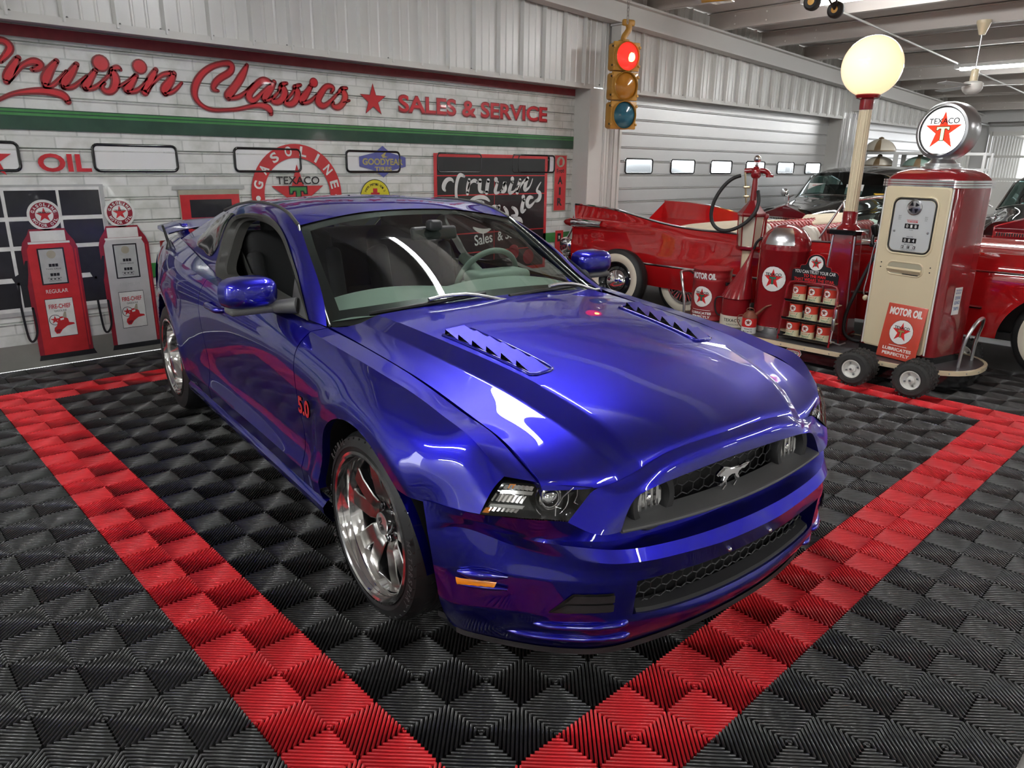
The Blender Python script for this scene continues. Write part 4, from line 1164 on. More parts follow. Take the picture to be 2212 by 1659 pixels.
# ---------------------------------------------------------------- headlamps
for s in (-1, 1):
    S = np.array([1, s, 1])
    top = [(.612, .778, .703), (.640, .735, .702), (.668, .68, .692), (.700, .61, .681), (.727, .545, .667)]
    mid = [(.610, .815, .662), (.655, .752, .660), (.692, .69, .652), (.722, .63, .644), (.736, .598, .636)]
    bot = [(.598, .842, .621), (.640, .790, .617), (.680, .735, .611), (.714, .680, .605), (.737, .644, .600)]
    HL = loft([top, mid, bot], 30, 18)
    hb = MB()
    back = HL + np.array([-.055, -.01, .0])
    back = np.concatenate([HL[:1], back, HL[-1:]])
    back = np.concatenate([HL[[0] + list(range(len(HL))) + [-1], :1], back, HL[[0] + list(range(len(HL))) + [-1], -1:]], 1)
    hb.grid(back * S, 0, flip=(s < 0))
    ho = hb.build('headlight', 'gloss_black', CAR, smooth=30)
    c = MB(); c.grid((HL + np.array([.002, .001, 0])) * S, 0, flip=(s < 0)); c.build('headlight_lens', 'lens_glass', ho, smooth=60)
    def pt(u, v, dx=0.0):
        j = u * (HL.shape[1] - 1); i = v * (HL.shape[0] - 1)
        a, d = min(int(i), HL.shape[0] - 2), min(int(j), HL.shape[1] - 2); fi, fj = i - a, j - d
        p = HL[a, d] * (1 - fi) * (1 - fj) + HL[a + 1, d] * fi * (1 - fj) + HL[a, d + 1] * (1 - fi) * fj + HL[a + 1, d + 1] * fi * fj
        return (p + np.array([dx, 0, 0])) * S
    r = MB()
    for v0, v1, mi, dx in ((.10, .22, 0, -.012), (.24, .34, 1, -.005), (.38, .62, 0, -.02), (.66, .76, 1, -.005), (.78, .90, 0, -.014)):
        us = np.linspace(.04 + .02 * (v0 < .3), .40, 16)
        zz = np.where(np.arange(16) % 2 == 0, .008, 0) if mi == 0 else np.zeros(16)
        r.grid(np.array([[pt(u, v, dx + z) for u, z in zip(us, zz)] for v in (v0, v1)]), mi, flip=(s < 0))
    r.grid(np.array([[pt(u, v, -.008) for u in (.03, .10)] for v in (.80, .97)]), 2, flip=(s < 0))
    r.grid(np.array([[pt(u, v, -.009) for u in (.12, .19)] for v in (.08, .2)]), 2, flip=(s < 0))
    r.build('reflector', ['polished', 'bright_plastic', 'amber'], ho, smooth=0)
    d = Vector((.93, .28 * s, .10)).normalized()
    cc = Vector((.662, s * .653, .643))
    Tm = np.array(Matrix.Translation(cc) @ d.to_track_quat('Z', 'Y').to_matrix().to_4x4())
    r = MB()
    r.lathe([(.052, -.02), (.053, .014), (.050, .016), (.050, .012), (.040, -.008), (.036, -.012)], 36, 0, Tm, caps=False)
    r.lathe([(.034, -.012), (.035, .012), (.031, .014), (.030, .006)], 36, 1, Tm, caps=False)
    r.lathe([(.031, .002), (.026, .012), (.015, .019), (.0005, .021)], 28, 2, Tm, caps=False)
    r.build('projector', ['gloss_black', 'polished', 'chrome'], ho, smooth=50)
    r = MB()
    r.lathe([(.0545, .012), (.052, .019), (.050, .018)], 36, 0, Tm, caps=False)
    r.tube([pt(u, v, -.008) for u, v in ((.80, .06), (.74, .35), (.75, .7), (.82, .92))], .0022, 6)
    r.tube([pt(u, v, -.008) for u, v in ((.86, .12), (.90, .3), (.92, .5), (.99, .55))], .0018, 6)
    r.build('lamp_ring', 'polished', ho, smooth=50)

# ---------------------------------------------------------------- greenhouse
inner = [(-.690, .787, .926), (-.813, .757, .994), (-.934, .727, 1.066), (-1.069, .697, 1.129), (-1.182, .676, 1.19), (-1.339, .655, 1.244), (-1.516, .643, 1.266), (-1.738, .642, 1.266), (-1.917, .65, 1.249), (-2.01, .668, 1.212), (-2.015, .70, 1.149), (-1.972, .745, 1.063), (-1.950, .777, .985), (-1.90, .790, .946)]
outer = [(-.605, .748, .908), (-.735, .70, .985), (-.885, .668, 1.09), (-1.05, .635, 1.18), (-1.213, .598, 1.248), (-1.345, .586, 1.289), (-1.5, .577, 1.314), (-1.74, .571, 1.322), (-1.95, .566, 1.315), (-2.2, .564, 1.288), (-2.42, .572, 1.245), (-2.70, .60, 1.165), (-2.98, .655, 1.065), (-3.10, .675, 1.024)]
midl = []
for a, c in zip(inner, outer):
    a, c = np.array(a), np.array(c)
    m_ = (a + c) / 2 + np.array([0, .012, .006]); midl.append(tuple(m_))
GH = loft([inner, midl, outer], 110, 14)
for s in (-1, 1):
    P = GH if s > 0 else mir(GH)
    b = MB(); b.grid(P, 0, flip=(s < 0))
    b.build('side_pillar', 'blue', CAR, smooth=50)
    # rubber seal round the opening, open window
    ring_in = np.array(inner)
    lo = [(-1.7, .792, .930), (-1.4, .792, .927), (-1.1, .790, .927), (-.85, .788, .927)]
    loop = np.concatenate([ring_in, np.array(lo)])
    loop = spl(np.concatenate([loop, loop[:1]]), 120)[:-1]
    cen = loop.mean(0)
    dirs = cen - loop; dirs[:, 1] = 0; dirs /= np.linalg.norm(dirs, axis=1, keepdims=True)
    L1 = loop + np.array([0, .010, 0]) * 1; L0 = loop - dirs * .012 + np.array([0, .004, 0])
    L2 = loop + dirs * .030 + np.array([0, .002, 0]); L3 = loop + dirs * .040 + np.array([0, -.025, 0]); L4 = loop + dirs * .065 + np.array([0, -.032, 0]); L5 = loop + dirs * .07 + np.array([0, -.08, 0])
    g = np.array([L0, L1, L2, L3, L4, L5])
    if s < 0: g = mir(g)
    b = MB(); b.grid(g, 0, closev=True, flip=(s > 0))
    b.build('window_seal', 'seal', CAR, smooth=50)
    # black drip moulding along the roof edge
    b = MB(); b.tube(np.array([(x, y + .002, z + .001) for x, y, z in outer[4:11]]) * np.array([1, s, 1]), .009, 8)
    b.build('drip_moulding', 'seal', CAR, smooth=60)
    # dark louvred quarter window
    def gp(u, v, o):
        j = u * (GH.shape[1] - 1); i = v * (GH.shape[0] - 1)
        a, d = min(int(i), GH.shape[0] - 2), min(int(j), GH.shape[1] - 2); fi, fj = i - a, j - d
        p = GH[a, d] * (1 - fi) * (1 - fj) + GH[a + 1, d] * fi * (1 - fj) + GH[a, d + 1] * (1 - fi) * fj + GH[a + 1, d + 1] * fi * fj
        return p + np.array([0, o, o * .5])
    ed = [(.735, .14), (.80, .10), (.87, .10), (.935, .16), (.955, .40), (.95, .60), (.90, .66), (.83, .62), (.765, .45)]
    ed = spl(np.array([(u, v, 0) for u, v in ed + ed[:1]]), 40)[:-1]
    c0 = gp(.85, .36, .010)
    rim = np.array([gp(u, v, .004) for u, v, _ in ed])
    rim2 = np.array([gp(.85 + (u - .85) * .9, .36 + (v - .36) * .9, .009) for u, v, _ in ed])
    g = np.array([rim, rim2, np.repeat(c0[None], len(rim), 0)])
    if s < 0: g = mir(g)
    b = MB(); b.grid(g, 0, closev=True, flip=(s > 0))
    b.build('quarter_window', 'gloss_black', CAR, smooth=40)
# windshield
ws = [[(-.455, 0, .937), (-.468, .25, .934), (-.52, .50, .921), (-.632, .712, .898)],
      [(-.705, 0, 1.085), (-.718, .23, 1.080), (-.765, .46, 1.058), (-.845, .672, 1.022)],
      [(-.975, 0, 1.215), (-.985, .22, 1.209), (-1.005, .43, 1.182), (-1.045, .635, 1.142)],
      [(-1.238, 0, 1.303), (-1.238, .21, 1.298), (-1.232, .41, 1.275), (-1.210, .588, 1.243)]]
WS = loft(ws, 30, 30)
b = MB(); half_both(b, WS)
wso = b.build('windshield', 'windshield_glass', CAR, smooth=60)
for s in (-1, 1):
    b = MB()
    e = spl(np.array([(x, y + .012, z + .006) for x, y, z in (ws[0][3], ws[1][3], ws[2][3], ws[3][3])]), 20) * np.array([1, s, 1])
    b.tube(e, .006, 8)
    b.build('windshield_moulding', 'bright_plastic', CAR, smooth=60)
# black band printed round the glass edge
b = MB()
for s in (1, -1):
    F = WS if s > 0 else mir(WS)
    F = F + np.array([-.004, 0, -.004])
    m_, n_ = F.shape[:2]
    for i in range(m_ - 1):
        for j in range(n_ - 1):
            if i < 4 or i > m_ - 4 or j > n_ - 4:
                b.add([F[i, j], F[i, j + 1], F[i + 1, j + 1], F[i + 1, j]], [(0, 1, 2, 3)], 0)
b.build('glass_border', 'black', wso, smooth=0)
# roof, back glass, deck, tail
roof = [[(-1.242, 0, 1.307), (-1.40, 0, 1.331), (-1.65, 0, 1.349), (-1.95, 0, 1.348), (-2.25, 0, 1.322), (-2.5, 0, 1.283)],
        [(-1.240, .25, 1.299), (-1.40, .25, 1.324), (-1.65, .25, 1.343), (-1.95, .25, 1.342), (-2.25, .25, 1.317), (-2.5, .25, 1.278)],
        [(-1.234, .44, 1.275), (-1.39, .43, 1.306), (-1.65, .43, 1.331), (-1.95, .425, 1.330), (-2.24, .42, 1.305), (-2.47, .42, 1.266)],
        [(-1.213, .598, 1.248), (-1.345, .586, 1.289), (-1.60, .574, 1.318), (-1.95, .566, 1.315), (-2.2, .564, 1.288), (-2.42, .572, 1.245)]]
b = MB(); half_both(b, loft(roof, 50, 24))
b.build('roof', 'blue', CAR, smooth=50)
bg = [[(-2.5, 0, 1.283), (-2.8, 0, 1.17), (-3.08, 0, 1.055)], [(-2.5, .25, 1.278), (-2.8, .26, 1.165), (-3.08, .27, 1.052)], [(-2.47, .42, 1.266), (-2.77, .44, 1.155), (-3.05, .48, 1.048)], [(-2.42, .572, 1.245), (-2.70, .60, 1.165), (-2.98, .655, 1.065)]]
b = MB(); half_both(b, loft(bg, 20, 16)); b.build('rear_window', 'dark_glass', CAR, smooth=50)
dk = [[(-3.08, 0, 1.055), (-3.3, 0, 1.06), (-3.6, 0, 1.05), (-3.78, 0, 1.03)], [(-3.05, .48, 1.048), (-3.3, .48, 1.05), (-3.6, .47, 1.04), (-3.77, .44, 1.015)], [(-2.98, .655, 1.065), (-3.2, .66, 1.023), (-3.5, .62, 1.012), (-3.75, .58, .985)]]
b = MB(); half_both(b, loft(dk, 24, 14)); b.build('deck_lid', 'blue', CAR, smooth=40)
tl = [[(-3.78, 0, 1.03), (-3.77, .44, 1.015), (-3.75, .58, .985), (-3.75, .65, .95)], [(-3.83, 0, .85), (-3.82, .46, .85), (-3.80, .62, .85), (-3.76, .703, .85)], [(-3.84, 0, .6), (-3.83, .5, .6), (-3.80, .65, .6), (-3.755, .735, .58)], [(-3.80, 0, .28), (-3.79, .5, .28), (-3.77, .63, .28), (-3.75, .70, .26)]]
b = MB(); half_both(b, loft(tl, 24, 20)); rb = b.build('rear_bumper', 'blue', CAR, smooth=40)
for s in (-1, 1):
    b = MB()
    for k in range(3): b.rbox((-3.825, s * (.40 + k * .11), .87), (.03, .085, .16), .01, 2)
    b.build('tail_light', 'tail_red', CAR)
b = MB()
for s in (-1, 1): pass
sp = [[(-3.42, y, 1.085 - .05 * (y / .68) ** 4), (-3.56, y, 1.112 - .05 * (y / .68) ** 4), (-3.74, y, 1.115 - .05 * (y / .68) ** 4), (-3.75, y, 1.092 - .05 * (y / .68) ** 4), (-3.55, y, 1.078 - .05 * (y / .68) ** 4), (-3.42, y, 1.078 - .05 * (y / .68) ** 4)] for y in np.linspace(-.68, .68, 30)]
b.grid(np.array(sp)); b.add(sp[0], [tuple(range(6))]); b.add(sp[-1], [tuple(range(6))[::-1]])
for s in (-1, 1): b.rbox((-3.60, s * .55, 1.05), (.20, .05, .09), .015)
b.build('spoiler', 'blue', CAR, smooth=40)
b = MB(); b.cyl((-2.98, -.775, .985), (-3.10, -.78, 1.115), .011, .007, 10); b.lathe([(.03, -.005), (.022, .02), (.008, .05)], 12, 0, TR((-2.98, -.775, .983)))
b.build('antenna', 'black', CAR)
# cowl and wipers
b = MB(); half_both(b, np.array([[(-.44, 0, .93), (-.45, .25, .928), (-.50, .5, .912), (-.585, .74, .893)], [(-.56, 0, .915), (-.57, .25, .912), (-.62, .5, .9), (-.66, .735, .885)]]))
b.build('cowl_panel', 'black', CAR)
for y0, y1, p in ((-.58, -.06, -.20), (.05, .60, .42)):
    b = MB()
    ya, yb = y0, y1
    def wsurf(y, t):
        i = t * (WS.shape[0] - 1); a = int(i); f_ = i - a
        line = WS[a] * (1 - f_) + WS[min(a + 1, WS.shape[0] - 1)] * f_
        return np.array([np.interp(abs(y), line[:, 1], line[:, 0]), y, np.interp(abs(y), line[:, 1], line[:, 2])])
    arm = [wsurf(y, t) + np.array([.02, 0, .016]) for y, t in zip(np.linspace(ya, yb, 10), np.linspace(.045, .085, 10))]
    b.tube(arm, .009, 8, 0)
    arm2 = [wsurf(y, t) + np.array([.03, 0, .028]) for y, t in zip(np.linspace((ya + yb) / 2 - .02, yb + .12, 8), [.075, .085, .085, .08, .06, .03, .0, .0])]
    b.tube(arm2, .008, 8, 1)
    b.build('wiper', ['black', 'steel'], CAR, smooth=60)
# door mirrors
for s in (-1, 1):
    b = MB()
    Tm = TR((-.90, s * .945, 1.015), (0, 0, s * -.10))
    n = 22
    prof = []
    for k, t in enumerate(np.linspace(0, 1, 9)):
        a_ = t * PI / 2
        prof.append((math.cos(a_), math.sin(a_)))
    rings = []
    for cz, sx in prof:
        ang = np.linspace(0, 2 * PI, n, endpoint=False)
        sq = lambda v: np.sign(v) * np.abs(v) ** .62
        rings.append(np.c_[np.full(n, .075 * sx), .112 * sq(np.cos(ang)) * (cz ** .55), .066 * sq(np.sin(ang)) * (cz ** .55) + .006 * sx])
    R0 = np.array(rings); R0[0, :, 0] = -.045
    b.grid(R0, 0, Tm, closev=True, flip=True)
    mo = b.build('door_mirror', 'blue', CAR, smooth=60)
    b = MB(); b.add(R0[0] * np.array([1, .93, .9]) + np.array([.006, 0, 0]), [tuple(range(n))], 0, Tm); b.build('mirror_glass', 'chrome', mo, smooth=0)
    b = MB()
    b.rbox((-.895, s * .915, .950), (.10, .25, .030), .012, 3)
    b.tube([(-.89, s * .90, .952), (-.85, s * .84, .958), (-.80, s * .785, .965)], [.018, .028, .034], 10)
    b.build('mirror_arm', 'grey_trim', mo, smooth=40)
    b = MB(); tri = [(-.675, s * .797, .925), (-.80, s * .772, 1.005), (-.90, s * .752, 1.060), (-.885, s * .785, .93)]
    b.add(tri, [(0, 1, 2, 3)], 0); b.build('mirror_sail', 'grey_trim', CAR, smooth=0)

# ---------------------------------------------------------------- cabin
b = MB()
b.rbox((-1.75, 0, .30), (2.3, 1.5, .05), .02)
for s in (-1, 1): b.grid(np.array([[(x, s * .73, z) for x in (-.55, -1.2, -1.95, -2.6)] for z in (.3, .90)]), 0)
b.add([(-.50, -.74, .3), (-.50, .74, .3), (-.50, .74, .90), (-.50, -.74, .90)], [(0, 1, 2, 3)])
b.add([(-2.62, -.74, .3), (-2.62, .74, .3), (-2.72, .62, 1.03), (-2.72, -.62, 1.03)], [(0, 1, 2, 3)])
b.build('cabin_floor', 'interior', CAR, smooth=0)
b = MB()
hl = [[(x - .01, y, z - .03) for x, y, z in r] for r in roof]
half_both(b, loft(hl, 20, 10)); b.build('headliner', 'interior', CAR)
b = MB()
dsh = [[(-.52, 0, .925), (-.54, .3, .922), (-.60, .60, .905), (-.66, .70, .89)], [(-.80, 0, .945), (-.80, .3, .955), (-.82, .6, .935), (-.83, .72, .90)], [(-.98, 0, .905), (-.99, .3, .935), (-.98, .6, .90), (-.95, .72, .87)], [(-1.0, 0, .62), (-1.0, .3, .62), (-.98, .6, .62), (-.95, .72, .62)]]
half_both(b, loft(dsh, 24, 24) + np.array([0, 0, .022])); b.rbox((-.99, .36, .972), (.16, .34, .07), .03, 3)
b.build('dashboard', 'dash', CAR, smooth=50)
Tm = np.array(Matrix.Translation((-1.10, .37, .93)) @ Euler((0, -1.15, 0)).to_matrix().to_4x4())
b = MB()
an = np.linspace(0, 2 * PI, 40, endpoint=False)
b.tube(np.c_[.185 * np.cos(an), .185 * np.sin(an), 0 * an], .015, 10, 0, Tm, closed=True)
b.ball((0, 0, .0), .07, 16, 8, 0, Tm, sc=(1, 1, .5))
for a_ in (PI, PI / 2, -PI / 2): b.cyl((.05 * math.cos(a_), .05 * math.sin(a_), 0), (.18 * math.cos(a_), .18 * math.sin(a_), 0), .014, n=8, T=Tm)
b.cyl((0, 0, 0), (0, 0, .25), .03, n=10, T=Tm)
b.build('steering_wheel', 'dash', CAR, smooth=50)
for s in (-1, 1):
    b = MB()
    b.rbox((-1.62, s * .37, .55), (.52, .52, .18), .06, 3)
    b.rbox((-1.93, s * .37, .86), (.16, .50, .62), .07, 3, rot=(0, -.25, 0))
    for q in (-1, 1): b.rbox((-1.88, s * .37 + q * .22, .82), (.17, .09, .48), .04, 3, rot=(0, -.25, 0))
    so = b.build('seat', 'seat_cloth', CAR, smooth=50)
    b = MB(); b.rbox((-2.02, s * .37, 1.19), (.10, .27, .19), .045, 3, rot=(0, -.2, 0)); b.cyl((-1.98, s * .37 - .06, 1.05), (-2.01, s * .37 - .06, 1.2), .007); b.cyl((-1.98, s * .37 + .06, 1.05), (-2.01, s * .37 + .06, 1.2), .007)
    b.build('headrest', 'seat_cloth', so, smooth=50)
    b = MB()
    P0, P1 = np.array([-2.06, s * .66, 1.19]), np.array([-1.83, s * .64, .93])
    for p, q in ((P0, P1), (P1, np.array([-1.85, s * .655, .62]))):
        d = q - p
        b.add([p + [0, 0, 0] + np.array([-.025, 0, -.01]), p + np.array([.025, 0, .01]), q + np.array([.025, 0, .01]), q + np.array([-.025, 0, -.01])], [(0, 1, 2, 3)])
    b.rbox(P1, (.06, .02, .05), .008, mi=0)
    b.build('seat_belt', 'seal', CAR, smooth=0)
b = MB(); b.rbox((-2.42, 0, .62), (.45, 1.2, .2), .07, 3); b.rbox((-2.62, 0, .86), (.16, 1.2, .5), .07, 3, rot=(0, -.3, 0))
b.build('rear_seat', 'seat_cloth', CAR, smooth=50)
b = MB(); b.rbox((-1.02, 0, 1.205), (.035, .25, .065), .015, 3, rot=(0, -.25, 0)); b.cyl((-1.0, 0, 1.22), (-.985, 0, 1.255), .012); b.rbox((-.985, -.02, 1.245), (.06, .07, .05), .015)
b.build('rear_view_mirror', 'dark_trim', CAR, smooth=50)

# ---------------------------------------------------------------- wheels
def wheel(x, s, R, rl, half, dish, name='wheel'):
    """tyre radius R, rim lip radius rl, half tyre width, depth of the spoke face; local z is the axle pointing outwards"""
    w = bpy.data.objects.new(name, None); COL.objects.link(w); w.parent = CAR
    w.matrix_local = Matrix.Translation((x, s * (.895 - half), R)) @ Euler((-s * PI / 2, 0, 0)).to_matrix().to_4x4()
    w.empty_display_size = .1
    b = MB()
    sh = .035
    prof = [(rl - .02, -half + .015), (rl + .01, -half), (R - .05, -half - .006), (R - .018, -half + .008), (R - .003, -half + .035), (R, -half + .07)]
    n = 7
    for k in range(n):
        z0 = -half + .07 + (2 * half - .14) * k / n; z1 = -half + .07 + (2 * half - .14) * (k + 1) / n
        if k: prof += [(R - .007, z0 - .003), (R - .007, z0 + .003)] if R > .3 and half < .14 else []
        prof += [(R, z0 + .006), (R, z1 - .006)]
    prof += [(R, half - .07), (R - .003, half - .035), (R - .018, half - .008), (R - .05, half + .006), (rl + .028, half + .004), (rl + .012, half - .001), (rl + .004, half - .008), (rl - .02, half - .015)]
    b.lathe(prof, 72, 0, caps=False)
    if half < .14:        # slanted sipes on the shoulder
        for k in range(44):
            a = 2 * PI * k / 44
            p = [((R - .026 + .0275 * t ** .6) * math.cos(a + .10 * t + .02 * math.sin(6 * t)), (R - .026 + .0275 * t ** .6) * math.sin(a + .10 * t + .02 * math.sin(6 * t)), half - .004 - .062 * t) for t in np.linspace(0, 1, 6)]
            b.tube(p, .0035, 4, 1)
        for word, a0 in (('MOTORSPORT', .25), ('RADIAL', 2.5), ('MOTORSPORT', 4.3)):
            for k, ch in enumerate(word):
                v, f = fit_text(ch, .017, .024, .02)
                a = a0 - k * .085
                T = np.array(Matrix.Rotation(a, 4, 'Z') @ Matrix.Translation((rl + .045, 0, half + .0075)) @ Matrix.Rotation(-PI / 2, 4, 'Z'))
                b.add(v, f, 2, T)
    tire_o = b.build('tire', ['tire', 'black', 'tire_text'], w, smooth=30)
    b = MB()
    b.lathe([(rl + .006, half - .004), (rl + .006, half + .004), (rl - .004, half + .006), (rl - .012, half + .002), (rl - .016, half - .012), (rl - .022, half - .02), (rl - .026, half - dish * .75), (rl - .036, half - dish), (rl - .05, half - dish - .03), (rl - .055, -half + .02), (rl, -half)], 72, 0, caps=False)
    rim = b.build('rim', 'polished', w, smooth=25)
    zf = half - dish
    b = MB()
    ro = rl - .034
    for k in range(5):
        for q in (-1, 1):
            a0 = 2 * PI * k / 5 + q * .17 + PI / 2; a1 = 2 * PI * k / 5 + q * .245 + PI / 2
            p0 = np.array([.062 * math.cos(a0), .062 * math.sin(a0)]); p1 = np.array([ro * math.cos(a1), ro * math.sin(a1)])
            d = (p1 - p0); ln = np.linalg.norm(d); d /= ln; nn = np.array([-d[1], d[0]])
            sec = []
            for t, hw, zt_ in ((0, .016, -.034), (.10, .029, -.016), (.25, .033, -.007), (.7, .031, .0), (1.0, .034, -.002)):
                c = p0 + d * ln * t
                sec.append([(*(c + nn * hw), zf + zt_ - .03), (*(c + nn * hw), zf + zt_ - .003), (*(c + nn * (hw - .004)), zf + zt_), (*(c - nn * (hw - .004)), zf + zt_), (*(c - nn * hw), zf + zt_ - .003), (*(c - nn * hw), zf + zt_ - .03)])
            mi_row = []
            G = np.array(sec)
            b.grid(G[:, :2], 1); b.grid(G[:, 1:5], 0); b.grid(G[:, 4:], 1)
    b.build('spokes', ['gunmetal', 'hub_black'], rim, smooth=30)
    b = MB()
    b.lathe([(.10, zf - .06), (.095, zf - .036), (.07, zf - .026), (.05, zf - .028), (.046, zf - .012), (.040, zf - .002)], 40, 0, caps=False)
    for k in range(5):
        a = 2 * PI * k / 5 + PI / 2 + PI / 5
        b.lathe([(.026, zf - .045), (.024, zf - .022), (.014, zf - .024), (.013, zf - .034)], 16, 0, TR((.062 * math.cos(a), .062 * math.sin(a), 0)))
        b.cyl((.062 * math.cos(a), .062 * math.sin(a), zf - .034), (.062 * math.cos(a), .062 * math.sin(a), zf - .018), .009, n=6, mi=1)
    b.build('hub', ['hub_black', 'chrome'], rim, smooth=30)
    b = MB(); b.lathe([(.040, zf - .003), (.039, zf + .001), (.0005, zf + .003)], 32, 0, caps=False)
    v, f = fit_text('SVE', .046, .022, .03)
    b.add(v + np.array([0, 0, zf + .0035]), f, 1, np.array(Matrix.Rotation(-1.1, 4, 'Z')))
    b.build('center_cap', ['bright_plastic', 'black'], rim, smooth=30)
    b = MB(); b.lathe([(.07, -.02), (.165, -.02), (.165, .0), (.07, .0)], 40, 0, TR((0, 0, zf - .09))); b.cyl((0, 0, -half), (0, 0, zf - .08), .06)
    b.lathe([(rl - .06, -half + .02), (.05, -half + .03)], 40, 1, caps=False)
    b.build('brake_disc', ['disc', 'black'], w, smooth=30)
    return w
for s in (-1, 1):
    wheel(0.0, s, .335, .262, .120, .052)
    wheel(-2.72, s, .337, .238, .150, .085)
# ================================================================== filling-station cart and what stands on it
FRONT = lambda x=0.0, y=0.0, z=0.0: np.array([[0, 0, 1, x], [1, 0, 0, y], [0, 1, 0, z], [0, 0, 0, 1.0]])
def warp_cyl(R, z0=0.0, a0=0.0):
    def w(v):
        v = np.asarray(v, float); a = v[:, 0] / R + a0; r = R + v[:, 2]
        return np.c_[r * np.cos(a), r * np.sin(a), v[:, 1] + z0]
    return w
def tf_warp(T):
    A = np.array(T)
    return lambda v: np.asarray(v, float) @ A[:3, :3].T + A[:3, 3]
def dense(pts, k=3):
    P = np.array(pts, float); out = []
    for a, c in zip(P, np.roll(P, -1, 0)):
        for t in range(k): out.append(a + (c - a) * t / k)
    return out
def wpoly(mb, pts, z, mi, w, fan=None):
    """polygon with many edge points drawn as a fan so it can follow a curved face"""
    P = np.array(dense(pts), float); c = P.mean(0) if fan is None else np.array(fan)
    rings = [P * 1.0 * t + c * (1 - t) for t in (1, .66, .33)]
    n = len(P)
    v = np.concatenate(rings + [c[None]]); v = np.c_[v, np.full(len(v), z)]
    f = []
    for r in range(2):
        for i in range(n): f.append((r * n + i, r * n + (i + 1) % n, (r + 1) * n + (i + 1) % n, (r + 1) * n + i))
    for i in range(n): f.append((2 * n + i, 2 * n + (i + 1) % n, 3 * n))
    mb.add(w(v), f, mi)
def wtext(mb, s, cx, cy, wd_, h, z, mi, w, bold=.02, space=1.0):
    v, f = fit_text(s, wd_, h, bold, space)
    v[:, 0] += cx; v[:, 1] += cy; v[:, 2] = z
    mb.add(w(v), f, mi)
EMB = ['logo_white', 'logo_red', 'logo_green', 'black']
def emblem(mb, R, w, cx=0.0, cy=0.0, z=.001, base=0, fine=True, tcol=2):
    """round white disc, red star, green T, name across the top point; material indexes base+0..3"""
    o = lambda P: [(x + cx, y + cy) for x, y in P]
    e = max(.0006, R * .004)
    wpoly(mb, o(disc_pts(R, 20)), z, base + 3, w); wpoly(mb, o(disc_pts(R * .97, 20)), z + e, base, w)
    wpoly(mb, o(star_pts(R * .80)), z + 2 * e, base + 1, w, fan=(cx, cy))
    Tp = [(-.25, .16), (-.25, .02), (-.19, .02), (-.16, .08), (-.06, .08), (-.06, -.38), (.06, -.38), (.06, .08), (.16, .08), (.19, .02), (.25, .02), (.25, .16)]
    Tq = [(-.27, .185), (-.27, -.01), (-.175, -.01), (-.145, .055), (-.085, .055), (-.085, -.41), (.085, -.41), (.085, .055), (.145, .055), (.175, -.01), (.27, -.01), (.27, .185)]
    for P, c, k in ((Tq, base + 3, 3), (Tp, base + tcol, 4)):
        def bars(P):
            xs = [p[0] for p in P]; ys = [p[1] for p in P]
            return [(min(xs), max(ys)), (min(xs), P[1][1]), (P[2][0], P[2][1]), (P[3][0], P[3][1]), (P[8][0], P[8][1]), (P[9][0], P[9][1]), (max(xs), P[1][1]), (max(xs), max(ys))], [(P[4][0], P[4][1]), (P[5][0], P[5][1]), (P[6][0], P[6][1]), (P[7][0], P[7][1])]
        for q in bars(P): wpoly(mb, o([(x * R, y * R) for x, y in q]), z + k * e, c, w)
    wtext(mb, 'TEXACO', cx, cy + .36 * R, 1.28 * R, .23 * R, z + 5 * e, base + 3, w, .02)

DK = .155
CART = empty('display_cart', (5.2, 1.72, 0), 0, 'long low black display cart with cream edge trim on pneumatic wheels', 'cart')
cw = lambda x, y, z: (x - 5.2, y - 1.72, z)
def stadium(x0, x1, y0, y1, r, n=10):
    pts = []
    for cx, cy, a in ((x1 - r, y1 - r, 0), (x0 + r, y1 - r, PI / 2), (x0 + r, y0 + r, PI), (x1 - r, y0 + r, 1.5 * PI)):
        for t in np.linspace(a, a + PI / 2, n): pts.append((cx + r * math.cos(t), cy + r * math.sin(t)))
    return pts
defm('deck_grey', (0.055, 0.055, 0.058), 0.4); mottle(M['deck_grey'], .4, 8)
b = MB(); b.prism(stadium(-.40, .40, -1.35, 1.30, .36), .018, 0, TR((0, 0, DK - .018)))
b.build('deck', 'deck_grey', CART, smooth=40)
b = MB()
o_ = np.array(stadium(-.408, .408, -1.358, 1.308, .368)); i_ = np.array(stadium(-.385, .385, -1.335, 1.285, .345))
z4 = lambda P, z: np.c_[P, np.full(len(P), z)]
b.grid(np.array([z4(i_, DK + .001), z4(i_, DK + .006), z4(o_, DK + .005), z4(o_, DK - .026)]), 0, closev=True)
for t in range(0, 40, 2): b.ball((*o_[t], DK - .010), .006, 6, 4, 1)
for y in np.arange(-.8, .8, .2): b.ball((-.409, y, DK - .010), .006, 6, 4, 1)
b.build('edge_trim', ['cream', 'steel'], CART, smooth=40)
b = MB(); sk = np.array(stadium(-.375, .375, -1.325, 1.275, .335)); b.grid(np.array([z4(sk, .035), z4(sk, DK - .018)]), 0, closev=True); b.build('skirt', 'gloss_black', CART)
b = MB(); b.box((-.381, .33, .085), (.006, .50, .095)); 
v, f = fit_text('GASOLINE', .20, .022, .005, 1.2); b.add(v, f, 1, np.array([[0, 0, -1, -.3845], [-1, 0, 0, .33], [0, 1, 0, .112], [0, 0, 0, 1.0]]))
v, f = fit_text('FILLING STATION', .40, .040, .02); b.add(v, f, 2, np.array([[0, 0, -1, -.3845], [-1, 0, 0, .33], [0, 1, 0, .070], [0, 0, 0, 1.0]]))
for s in (-1, 1): b.box((-.3845, .33 + s * .16, .112), (.001, .06, .004), 2)
defm('sign_cream', (.68, .62, .50), .5)
b.build('station_sign', ['sign_cream', 'logo_red', 'black'], CART, smooth=0)
